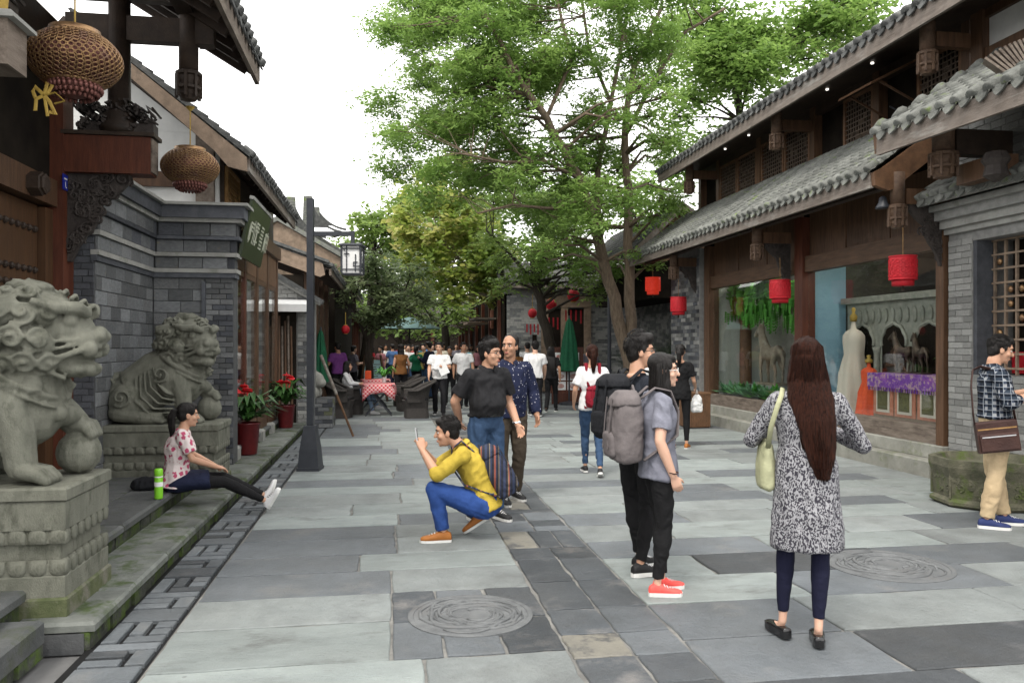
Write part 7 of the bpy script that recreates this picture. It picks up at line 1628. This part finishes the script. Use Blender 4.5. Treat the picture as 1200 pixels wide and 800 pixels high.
def rucksack(pt, label, c, up, back, side, w, h, d, m, m2, pocket=True, straps='LR', name='backpack', cat='backpack', post=None):
    """soft bag: c = centre in the wearer's frame, back = direction away from the wearer"""
    s = pt['_s']; j = PJ[pt.name]; c, up, back, side = V3(c) * s, V3(up).normalized(), V3(back).normalized(), V3(side).normalized(); W0 = wmat(pt); basep = W0 @ (c - up * h / 2)
    t = thing(name, label, cat, M4=W0 @ Matrix.Translation(c - up * h / 2), local=True); O = up * (h / 2)
    b = MB(); b.loft([(O + up * h * a + back * d * o, side * w / 2 * k, back * d / 2 * k2) for a, k, k2, o in ((-.5, .70, .72, .05), (-.47, .9, .95, .06), (-.3, 1.0, 1.12, .1), (0, 1.0, 1.08, .06), (.25, .95, .92, .0), (.4, .82, .72, -.06), (.49, .5, .4, -.1))], 18, 3.2)
    fuse(b, 'bag_body', m, t, .011, 4, foldpost(.006, 26, 5))
    b = MB(); b.loft([(O + up * h * a + back * d * o, side * w / 2 * k, back * d / 2 * k2) for a, k, k2, o in ((.30, .96, 1.0, .03), (.40, .90, .88, .0), (.50, .62, .55, -.06))], 18, 3); fuse(b, 'flap', m, t, .011, 3, foldpost(.004, 26, 6))
    if pocket:
        b = MB(); b.loft([(O + up * h * a + back * d * .58, side * w * .34 * k, back * d * .16 * k) for a, k in ((-.42, .7), (-.38, 1), (-.12, 1), (-.06, .8))], 14, 3); fuse(b, 'pocket', m2, t, .011, 3)
        for q in (-1, 1): b = MB(); b.tube([O + up * h * .42 + back * d * .5 + side * w * .18 * q, O + up * h * .1 + back * d * .62 + side * w * .18 * q, O - up * h * .3 + back * d * .75 + side * w * .18 * q], .010, 6, flat=.4); b.build('buckle_strap', m2, t)
    b = MB(); b.tube([O + up * h * .47 - back * d * .3 + side * .03, O + up * h * .56 - back * d * .3, O + up * h * .47 - back * d * .3 - side * .03], .008, 6); b.build('carry_loop', m2, t)
    cc = c - O
    for q in straps:
        sh = j['sh' + q]; nk = j['neck']; x = sh.lerp(nk, .42) - cc; P = [O + up * h * .38 - back * d * .45 + (x - O).dot(side) * side * .7, x + up * .075 * s + back * .03, x + up * .045 * s - back * .07, x - up * .10 * s - back * .125 * s, x - up * .24 * s - back * .09 * s + (sh - nk).normalized() * .05 * s, O - up * h * .32 - back * d * .3 + (sh - nk).normalized() * w * .48]
        Q = []
        for i in range(len(P) - 1):
            for k in range(3): Q.append(P[i].lerp(P[i + 1], k / 3))
        Q.append(P[-1]); b = MB(); b.tube(Q, .024 * s, 8, flat=.32, side=side); b.build('strap', m2, t, True)
    return t
def G3(px, py, z=0): p = atG(px, py, z); return (p.x, p.y, 0)
def DP(px, d): p = atD(px, 405, d); return (p.x, p.y, 0)
def wpt(t, p): return wmat(t) @ (V3(p) * t['_s'])
def phone(t, c, rot, label, m='screen', size=(.075, .15)):
    o = thing('phone', label, 'phone', M4=wmat(t) @ Matrix.Translation(V3(c) * t['_s']) @ rot, local=True); b = MB(); b.box((-size[0] / 2, -.005, -size[1] / 2), (size[0] / 2, .005, size[1] / 2)); b.build('case', 'silver', o); b = MB(); b.box((-size[0] / 2 + .004, -.0065, -size[1] / 2 + .012), (size[0] / 2 - .004, -.0052, size[1] / 2 - .012)); b.build('screen', m, o)

# --- woman in leopard print, back to us
p1 = person('woman with long brown hair in leopard print tunic and navy leggings', G3(945, 752), R(-20), 1.66, True, dict(elL=(-.295, .06, 1.12), wrL=(-.17, .27, 1.17), elR=(.31, .05, 1.10), wrR=(.17, .27, 1.16), anL=(-.12, .06, .095), anR=(.055, -.05, .095), knL=(-.105, .04, .5), knR=(.075, 0, .5)),
            hp=-.05, top=dict(m='leopard', name='tunic', sleeve='long', hem=.1, loose=1.10, skirt=[(.405, .190), (.395, .198), (.30, .196), (.2, .190), (.1, .180)], fold=.7), bot=dict(m='legging', name='leggings', loose=.84, length=.86, lowshoe=True), shoes=('patent', 'patent', .034), hair='long', hm='hair_brown', skin='skin_pale', vox=.008, hands={'L': dict(d=(.5, .6, .5), pn=(1, 0, 0), th=(0, 0, 1), curl=.7), 'R': dict(d=(-.5, .6, .5), pn=(-1, 0, 0), th=(0, 0, 1), curl=.7)}, feet=dict(dL=(-.38, 1, 0), dR=(.08, 1, 0)), fat=.84, seed=3)
phone(p1, (0, .33, 1.25), Matrix.Identity(4), 'phone held up in front of the woman in leopard print', size=(.15, .075))
hb = thing('shoulder_bag', 'pale green shoulder bag at the side of the woman in leopard print', 'handbag', M4=wmat(p1) @ Matrix.Translation((-.205, .075, .82)), local=True)
b = MB(); b.loft([((0, .0, z), (.05 * k, 0, 0), (0, .12 * k2, 0)) for z, k, k2 in ((0, .5, .8), (.02, .9, .95), (.12, 1, 1), (.24, .7, .9), (.27, .3, .8))], 16, 3); fuse(b, 'bag_body', 'bag_cream', hb, .011, 3, foldpost(.004, 25, 2))
strap_on(hb, [(0, -.10, .24), (.01, -.15, .36), (.035, -.18, .46), (.065, -.15, .535), (.08, -.08, .565), (.105, .03, .54), (.05, .10, .42), (0, .10, .26)], .014, .006, 'bag_cream')

# --- woman with grey backpack and coral shoes, man behind her
p2 = person('woman in grey t-shirt with glasses, black trousers and coral running shoes', G3(771, 694), R(-90), 1.57, True, dict(elL=(-.19, .0, 1.11), wrL=(-.16, .08, .90), elR=(.21, -.06, 1.10), wrR=(.215, .035, .86), anL=(-.07, .05, .085), anR=(.07, -.03, .085), knL=(-.075, .05, .49), knR=(.08, .02, .49), head=(0, .045, 1.575)), hy=R(-18),
            top=dict(m='grey_tee', hem=.10, loose=1.10, fold=1.2), bot=dict(m='black_cloth', loose=.97, length=.90), shoes=('coral', 'rubber', .03), hair='bob', skin='skin_pale', glasses='eye_white', vox=.008, fat=1.12, feet=dict(dL=(-.05, 1, 0), dR=(.18, 1, 0)), seed=5)
rucksack(p2, 'large grey canvas backpack worn by the woman with coral shoes', (0.0, -.235, 1.19), (0, -.06, 1), (0, -1, -.06), (1, 0, 0), .31, .46, .20, 'bag_grey', 'bag_grey')
b = MB(); w_ = wpt(p2, (.215, .033, .885)); b.tube([w_ + Vector((.031 * math.cos(i * .5236), .031 * math.sin(i * .5236), .004 * math.cos(i))) for i in range(13)], .004, 6); tag(b.build('bracelet', 'leather'), 'thin dark bracelet on the wrist of the woman in grey', 'bracelet')
p3 = person('man in dark t-shirt and black trousers standing behind the woman in grey', G3(748, 670), R(-72), 1.69, False, dict(elL=(-.24, .02, 1.12), wrL=(-.22, .2, 1.0), anL=(-.09, .08, .085), anR=(.09, -.05, .085)), hy=R(-30), top=dict(m='dark_tee', hem=.08, loose=1.05), bot=dict(m='black_cloth', loose=1.02, length=.93), shoes=('black_shoe', 'rubber', .03), hair='thick', glasses=True, vox=.009, seed=8)
rucksack(p3, 'black backpack worn by the man behind the woman in grey', (0, -.22, 1.20), (0, 0, 1), (0, -1, 0), (1, 0, 0), .32, .46, .18, 'bag_black', 'bag_black')

# --- crouching photographer
p4 = person('crouching man in mustard shirt and blue jeans taking a phone picture', DP(543, 6.72), R(84), 1.72, False, dict(pel=(0, -.19, .30), chest=(0, -.09, .58), neck=(0, .03, .775), head=(0, .135, .885), shL=(-.19, .0, .715), shR=(.19, .01, .715), elL=(-.20, .21, .56), elR=(.16, .23, .57), wrL=(-.06, .335, .735), wrR=(.05, .345, .735),
             hipL=(-.10, -.17, .28), hipR=(.10, -.17, .28), knL=(-.15, .24, .44), knR=(.17, .20, .36), anL=(-.13, .16, .085), anR=(.14, -.12, .17)), hp=R(-8), top=dict(m='yellow', sleeve='long', cuff=.25, hem=.05, loose=1.06, collar=True, fold=1.2), bot=dict(m='jeans_blue', loose=1.12, length=.95), shoes=('tan_shoe', 'rubber', .02), hair='short', vox=.0085,
             hands={'L': dict(d=(.35, .25, .9), pn=(1, .2, 0), th=(0, -1, .3), curl=.5), 'R': dict(d=(-.3, .25, .9), pn=(-1, .2, 0), th=(0, -1, .3), curl=.5)}, feet=dict(dL=(-.08, 1, 0), uL=(0, 0, 1), dR=(.1, .85, -.55), uR=(.05, .55, .85)), seed=11)
rucksack(p4, 'dark striped backpack worn by the crouching man', (0, -.275, .56), (0, .40, .92), (0, -.92, .40), (1, 0, 0), .31, .46, .18, 'pack_stripe', 'pack_stripe')
phone(p4, (0, .385, .845), Matrix.Rotation(R(-8), 4, 'X'), 'white phone held up by the crouching man')
w_ = wpt(p4, (-.065, .325, .715)); b = MB(); b.tube([w_ + Vector((.012 * math.cos(i * .5236), .034 * math.cos(i * .5236), .034 * math.sin(i * .5236) * .5 + .018 * math.cos(i * .5236))) for i in range(13)], .007, 6); tag(b.build('wristwatch', 'silver'), 'silver watch on the wrist of the crouching man', 'watch')

# --- two men behind him
p5 = person('stout man in black polo shirt, glasses and jeans with one hand behind his back', DP(569, 7.45), R(203), 1.69, False, dict(elR=(.275, -.10, 1.11), wrR=(.17, -.20, .93), elL=(-.265, -.02, 1.10), wrL=(-.285, .12, .88), chest=(0, .03, 1.25), neck=(0, .035, 1.425), head=(0, .09, 1.56), shL=(-.176, .03, 1.355), shR=(.176, .03, 1.355), anL=(-.11, .05, .085), anR=(.13, -.04, .085)), hy=R(30), hp=R(-3), top=dict(m='polo_black', hem=-.05, loose=1.05, collar=True), bot=dict(m='jeans', loose=1.14, length=.97, belt=True), hair='thick', glasses=True, belly=.04, fat=1.1, vox=.0085, hands={'L': dict(pn=(.8, .6, 0), th=(.3, 1, 0), curl=.3)}, seed=14)
w_ = wpt(p5, (-.282, .10, .905)); b = MB(); b.tube([w_ + Vector((.035 * math.cos(i * .5236), .035 * math.sin(i * .5236), 0)) for i in range(13)], .008, 6); b.ell(w_ + Vector((.02, -.035, 0)), (.016, .006, .016), 10, 6); tag(b.build('wristwatch', 'silver'), 'silver watch on the wrist of the man in black polo', 'watch')
p6 = person('balding man in dotted navy shirt and brown trousers', DP(597, 8.3), R(192), 1.73, False, dict(elL=(-.27, -.03, 1.12), wrL=(-.27, .08, .88), anL=(-.11, -.1, .085), anR=(.1, .12, .085)), hy=R(-46), top=dict(m='navy_dots', sleeve='long', hem=.06, loose=1.08, collar=True), bot=dict(m='brown_trouser', loose=1.14, length=.97), hair='bald', fat=1.15, belly=.02, skin='skin_tan', vox=.009, seed=16)

# --- girl with red mini backpack, woman in black
p7 = person('woman in white t-shirt and blue jeans walking away with ponytail', G3(694, 556), R(-8), 1.63, True, dict(anL=(-.07, .20, .09), knL=(-.075, .18, .5), anR=(.075, -.22, .11), knR=(.085, .04, .49), elL=(-.225, -.01, 1.11), wrL=(-.23, .12, .93), elR=(.225, -.03, 1.1), wrR=(.24, .08, .9)), top=dict(m='white_cloth', hem=.07, loose=1.06), bot=dict(m='jeans', loose=.96, length=.94), shoes=('black_shoe', 'rubber', .028), hair='pony', hm='hair_brown', vox=.010, feet=dict(dR=(.1, .9, -.4), uR=(0, .4, .9)), seed=18)
rucksack(p7, 'small burgundy leather backpack on the woman in white', (.03, -.17, 1.03), (0, 0, 1), (0, -1, 0), (1, 0, 0), .27, .27, .11, 'bag_red', 'bag_red')
p8 = person('woman in black with ponytail carrying a white plastic bag', DP(797, 12.6), R(-28), 1.64, True, dict(elR=(.22, .02, 1.10), wrR=(.22, .20, 1.0)), top=dict(m='black_cloth', hem=.12, loose=1.08), bot=dict(m='black_cloth', loose=.95, length=.9), shoes=('tan_shoe', 'rubber', .02), hair='pony', vox=.0115, seed=20)
w_ = wpt(p8, (.24, .27, .93)); bg_ = thing('plastic_bag', 'white plastic carrier bag in the hand of the woman in black', 'bag', (w_.x, w_.y, w_.z - .34), local=True); b = MB(); b.loft([((0, 0, z), (w / 2, 0, 0), (0, w / 3, 0)) for z, w in ((0, .12), (.02, .19), (.12, .21), (.22, .15), (.28, .07))], 14); fuse(b, 'bag_body', 'white', bg_, .012, 2, foldpost(.01, 40, 3)); strap_on(bg_, [(-.02, 0, .27), (0, 0, .36), (.02, 0, .27)], .008, .004, 'white', 'handle')
# --- man in plaid
p9 = person('man in plaid shirt and beige trousers looking at a phone', DP(1165, 7.15), R(-116), 1.71, False, dict(elL=(-.25, .06, 1.12), wrL=(-.10, .28, 1.20), elR=(.26, .05, 1.12), wrR=(.12, .29, 1.19), head=(0, .05, 1.575), anL=(-.1, .10, .085), anR=(.11, -.09, .085), knR=(.11, -.01, .49)), hp=R(-16), top=dict(m='plaid', sleeve='long', cuff=.4, hem=-.05, loose=1.10, collar=True, fold=.8), bot=dict(m='beige', loose=1.16, length=.97, belt=True), shoes=('navy_shoe', 'rubber', .026), hair='short', fat=1.1, vox=.0085, hands={'L': dict(d=(.3, .9, .3), pn=(.6, 0, 1), th=(0, .2, 1), curl=.6), 'R': dict(d=(-.3, .9, .3), pn=(-.6, 0, 1), th=(0, .2, 1), curl=.6)}, seed=22)
phone(p9, (0.02, .39, 1.24), Matrix.Rotation(R(-40), 4, 'X'), 'phone in the hands of the man in plaid')
mg = thing('messenger_bag', 'brown leather messenger bag on the hip of the man in plaid', 'bag', M4=wmat(p9) @ Matrix.Translation((.235, -.02, .70)) @ Matrix.Rotation(R(8), 4, 'X'), local=True)
b = MB(); b.bbox((-.045, -.16, 0), (.045, .16, .27), .012); b.build('bag_body', 'leather', mg); b = MB(); b.bbox((.0455, -.145, .02), (.072, .145, .165), .012); b.build('front_pocket', 'leather', mg); b = MB(); b.box((.0725, -.13, .135), (.076, .13, .145)); b.build('zip', 'silver', mg); b = MB(); b.box((.046, -.15, .20), (.049, .15, .212)); b.build('zip', 'straw', mg)
strap_on(mg, [(0, -.16, .25), (.01, -.155, .40), (-.03, -.13, .60), (-.12, -.08, .72), (-.19, 0, .74), (-.13, .09, .70), (-.04, .13, .58), (.0, .155, .42), (0, .16, .25)], .02, .006, 'leather')

# --- seated woman on the step
ps = atG(203, 577, .27); p10 = person('seated woman in pink floral blouse and black leggings on the stone step', (ps.x - .02, ps.y + .16, 0), R(-76), 1.62, True, dict(pel=(0, 0, .375), chest=(0, .035, .70), neck=(0, .075, .875), head=(0, .115, 1.015), shL=(-.155, .06, .825), shR=(.155, .06, .825), elL=(-.19, .16, .60), elR=(.19, .15, .60), wrL=(-.06, .37, .49), wrR=(.05, .38, .49), hipL=(-.09, .03, .365), hipR=(.09, .03, .365), knL=(-.08, .45, .36), knR=(.08, .45, .345), anL=(-.03, .84, .165), anR=(.06, .84, .125)),
               hy=R(4), hp=R(-4), top=dict(m='floral', hem=.05, loose=1.12, flare=.015), bot=dict(m='black_cloth', loose=.94, length=.95), shoes=('white_shoe', 'rubber', .028), hair='pony', vox=.0085, hands={'L': dict(d=(.3, .85, -.25), pn=(0, -.1, -1), th=(1, 0, 0), curl=.35), 'R': dict(d=(-.3, .85, -.25), pn=(0, -.1, -1), th=(-1, 0, 0), curl=.35)}, feet=dict(dL=(-.12, .28, .95), uL=(0, -.95, .28), dR=(.2, .45, .88), uR=(0, -.88, .45)), seed=25)
b = MB(); q = wmat(p10); b.loft([(V3((0, -.07, .31)), (.17, 0, 0), (0, .02, .05)), (V3((0, .0, .335)), (.19, 0, 0), (0, -.02, .10)), (V3((0, .16, .35)), (.20, 0, 0), (0, -.01, .095)), (V3((0, .30, .35)), (.185, 0, 0), (0, -.01, .088))], 18); fuse(b, 'skirt', 'navy', p10, .012, 3, foldpost(.006, 22, 4))
b = MB(); c_ = atG(170, 573, .272); b.loft([(c_ + Vector((0, 0, z)), (w, 0, 0), (0, w * .7, 0)) for z, w in ((0, .12), (.03, .14), (.09, .11), (.12, .05))], 14); fuse(b, 'dark_bag', 'bag_black', None, .012, 3, foldpost(.008, 24, 2)); bb = bpy.data.objects['dark_bag']; tag(bb, 'small dark bag lying behind the seated woman', 'bag')

# --- cafe guest in a wicker chair
cg = atG(412, 485); p11 = person('cafe guest in white top and light jeans lounging in wicker armchair', (cg.x, cg.y, 0), R(-95), 1.66, True, dict(pel=(0, -.05, .53), chest=(0, -.12, .84), neck=(0, -.12, 1.02), head=(0, -.09, 1.165), shL=(-.155, -.13, .97), shR=(.155, -.13, .97), elL=(-.24, 0, .75), elR=(.24, 0, .75), wrL=(-.1, .2, .72), wrR=(.16, .22, .74), hipL=(-.09, -.02, .52), hipR=(.09, -.02, .52), knL=(-.09, .40, .56), knR=(.10, .40, .54), anL=(-.06, .62, .20), anR=(.1, .52, .09)), top=dict(m='white_cloth', sleeve='long'), bot=dict(m='jeans_light', loose=1.02), shoes=('white_shoe', 'rubber'), hair='long', vox=.013, detail=False, seed=27)

# --- people further away
WALK1 = dict(anL=(-.09, .2, .085), knL=(-.09, .16, .5), anR=(.1, -.22, .1), knR=(.1, .03, .49), elL=(-.23, -.12, 1.12), wrL=(-.24, -.08, .88), elR=(.23, .04, 1.12), wrR=(.24, .18, .92))
WALK2 = dict(anR=(.09, .2, .085), knR=(.09, .16, .5), anL=(-.1, -.22, .1), knL=(-.1, .03, .49), elR=(.23, -.12, 1.12), wrR=(.24, -.08, .88), elL=(-.23, .04, 1.12), wrL=(-.24, .18, .92))
HOLD = dict(elR=(.24, .03, 1.12), wrR=(.10, .24, 1.15)); TALK = dict(elL=(-.25, .05, 1.12), wrL=(-.12, .26, 1.22), elR=(.24, 0, 1.1), wrR=(.24, .1, .88))
CROWD = [
 ('heavy man in white polo shirt holding a paper, walking towards us', 515, 18.4, 176, 1.69, 0, dict(WALK1, elL=(-.24, .03, 1.12), wrL=(-.10, .24, 1.15)), 'white_cloth', 'short', 'black_trouser', 'short', .05),
 ('man in white shirt with dark shoulder strap walking towards us', 543, 20.5, 182, 1.70, 0, WALK2, 'white_cloth', 'short', 'black_trouser', 'short', 0),
 ('man in white shirt seen from behind walking away by the restaurant', 627, 18.4, -6, 1.72, 0, WALK1, 'white_cloth', 'short', 'black_trouser', 'short', 0),
 ('man in white shirt seen from behind deeper in the street', 618, 23, -4, 1.72, 0, WALK2, 'white_cloth', 'short', 'navy', 'short', 0),
 ('person in purple shirt standing by the dark doorway', 396, 21.5, 30, 1.70, 0, TALK, 'purple_shirt', 'short', 'black_trouser', 'short', 0),
 ('person in grey shirt beside the evergreen trunk', 414, 24, -60, 1.62, 0, HOLD, 'grey_shirt', 'short', 'black_trouser', 'short', 0),
 ('person in black with tan vest seen from behind the wicker row', 470, 21.5, 10, 1.66, 1, HOLD, 'brown_vest', 'none', 'black_trouser', 'bob', 0),
 ('woman in teal green shirt in the crowd', 488, 25, -20, 1.62, 1, WALK1, 'green_shirt', 'short', 'black_trouser', 'pony', 0),
 ('man in olive shirt in the crowd, talking', 497, 26, 150, 1.68, 0, TALK, 'olive', 'short', 'jeans', 'short', 0),
 ('man in navy shirt and jeans with raised arm in the crowd', 503, 24, 60, 1.74, 0, TALK, 'navy', 'long', 'jeans', 'short', 0),
 ('woman in black dress walking beside the man in white polo', 527, 21.5, 178, 1.60, 1, HOLD, 'black_cloth', 'none', 'black_trouser', 'pony', 0),
 ('person in cyan top in the crowd', 546, 27, 180, 1.66, 1, WALK2, 'cyan_shirt', 'short', 'navy', 'short', 0),
 ('person in cream top in the crowd', 519, 28, 170, 1.72, 0, HOLD, 'cream_shirt', 'short', 'navy', 'short', 0),
 ('woman in black dress on the right, seen from behind', 646, 19.5, -20, 1.60, 1, WALK2, 'black_cloth', 'short', 'black_cloth', 'long', 0),
 ('person with brown hair in dark top by the restaurant', 605, 21, 5, 1.60, 1, WALK1, 'brown_vest', 'short', 'black_trouser', 'bob', 0),
 ('woman in pink top far down the street', 477, 33, 180, 1.60, 1, WALK1, 'pink_shirt', 'short', 'navy', 'pony', 0),
 ('person in blue shirt far down the street', 460, 32, 20, 1.68, 0, WALK2, 'blue_shirt', 'short', 'navy', 'short', 0),
 ('person in red shirt far down the street', 468, 40, 190, 1.66, 0, WALK1, 'red_shirt', 'short', 'navy', 'short', 0),
 ('second person in red top under the teal parasol', 490, 42, 160, 1.64, 1, WALK2, 'red_shirt', 'short', 'black_trouser', 'pony', 0),
 ('person in white top far down the street', 452, 36, 185, 1.66, 0, HOLD, 'white_cloth', 'short', 'navy', 'short', 0),
 ('person in dark blue top beyond the crowd', 512, 36, 170, 1.70, 0, WALK1, 'navy', 'short', 'jeans', 'short', 0),
 ('person in grey top beyond the crowd', 535, 34, 175, 1.70, 0, WALK2, 'grey_shirt', 'short', 'jeans', 'short', 0),
 ('person in pink dress beyond the crowd', 560, 32, 178, 1.60, 1, WALK1, 'pink_shirt', 'none', 'black_trouser', 'bob', 0),
 ('person in green shirt beyond the crowd', 574, 38, 182, 1.68, 0, WALK2, 'green_shirt', 'short', 'navy', 'short', 0),
 ('person peeking over beside the forked tree', 691, 22.5, 180, 1.66, 0, HOLD, 'grey_shirt', 'short', 'navy', 'short', 0),
 ('person in light shirt passing behind the forked tree', 757, 15.5, -60, 1.52, 1, WALK1, 'white_cloth', 'short', 'jeans', 'short', 0),
 ('person in white cap top walking beside the wicker row', 479, 27, 182, 1.66, 0, WALK1, 'white_cloth', 'short', 'jeans', 'short', 0),
 ('person in orange red top by the teal parasol pole', 484, 36, 175, 1.64, 1, WALK2, 'red_shirt', 'short', 'jeans', 'pony', 0),
 ('person in pale blue shirt beyond the man in olive', 495, 31, 185, 1.70, 0, WALK1, 'cyan_shirt', 'short', 'navy', 'short', 0),
 ('person in white top beyond the woman in teal green', 507, 33, 178, 1.68, 0, WALK2, 'white_cloth', 'short', 'black_trouser', 'short', 0),
 ('person in cream top beyond the man with shoulder strap', 552, 36, 180, 1.66, 1, WALK1, 'cream_shirt', 'short', 'jeans', 'bob', 0),
 ('person in white top near the pale plane trunk', 584, 29, 178, 1.70, 0, WALK2, 'white_cloth', 'short', 'navy', 'short', 0),
 ('person in pink top near the pale plane trunk', 595, 33, 172, 1.62, 1, WALK1, 'pink_shirt', 'short', 'jeans', 'pony', 0),
 ('person in yellow brown top far along the street', 565, 45, 182, 1.68, 0, WALK1, 'olive', 'short', 'navy', 'short', 0),
 ('person in white top far along the street', 543, 44, 176, 1.66, 0, WALK2, 'white_cloth', 'short', 'navy', 'short', 0),
 ('person in red top far along the street', 522, 46, 180, 1.66, 1, WALK1, 'red_shirt', 'short', 'navy', 'bob', 0),
 ('person in blue top far along the street', 502, 47, 184, 1.68, 0, WALK2, 'blue_shirt', 'short', 'navy', 'short', 0),
 ('person in cream top far along the street', 475, 48, 178, 1.66, 0, WALK1, 'cream_shirt', 'short', 'navy', 'short', 0),
 ('person in pink top at the far dark doorway', 446, 30, 150, 1.60, 1, HOLD, 'pink_shirt', 'short', 'jeans', 'pony', 0),
 ('person in red top seated side of the far doorway', 436, 33, 120, 1.58, 1, HOLD, 'red_shirt', 'short', 'navy', 'bob', 0),
]
for i, (lab, px, d, rz, H, fem, J, tm, sl_, bm, hr_, be) in enumerate(CROWD):
    person(lab, DP(px, d), R(rz), H, bool(fem), J, R((i * 37) % 40 - 20), top=dict(m=tm, sleeve=sl_, hem=.06, loose=1.08, collar=False), bot=dict(m=bm, loose=1.08), hair=hr_, vox=.014 if d < 20 else (.019 if d < 28 else .026), belly=be, detail=d < 21, skin=['skin', 'skin_tan', 'skin_pale'][i % 3], fat=1.1, seed=40 + i)
c = atD(519, 432, 18.1); b = MB(); b.box((-.10, -.003, -.14), (.11, .003, .14), Matrix.Translation(c) @ Matrix.Rotation(R(-25), 4, 'Y')); tag(b.build('paper_sheet', 'white'), 'white paper held by the heavy man in white polo', 'paper')
bake_all()
for o in COL.objects:            # drop the builder's own bookkeeping
    for k in ('_local', '_s'):
        if k in o: del o[k]
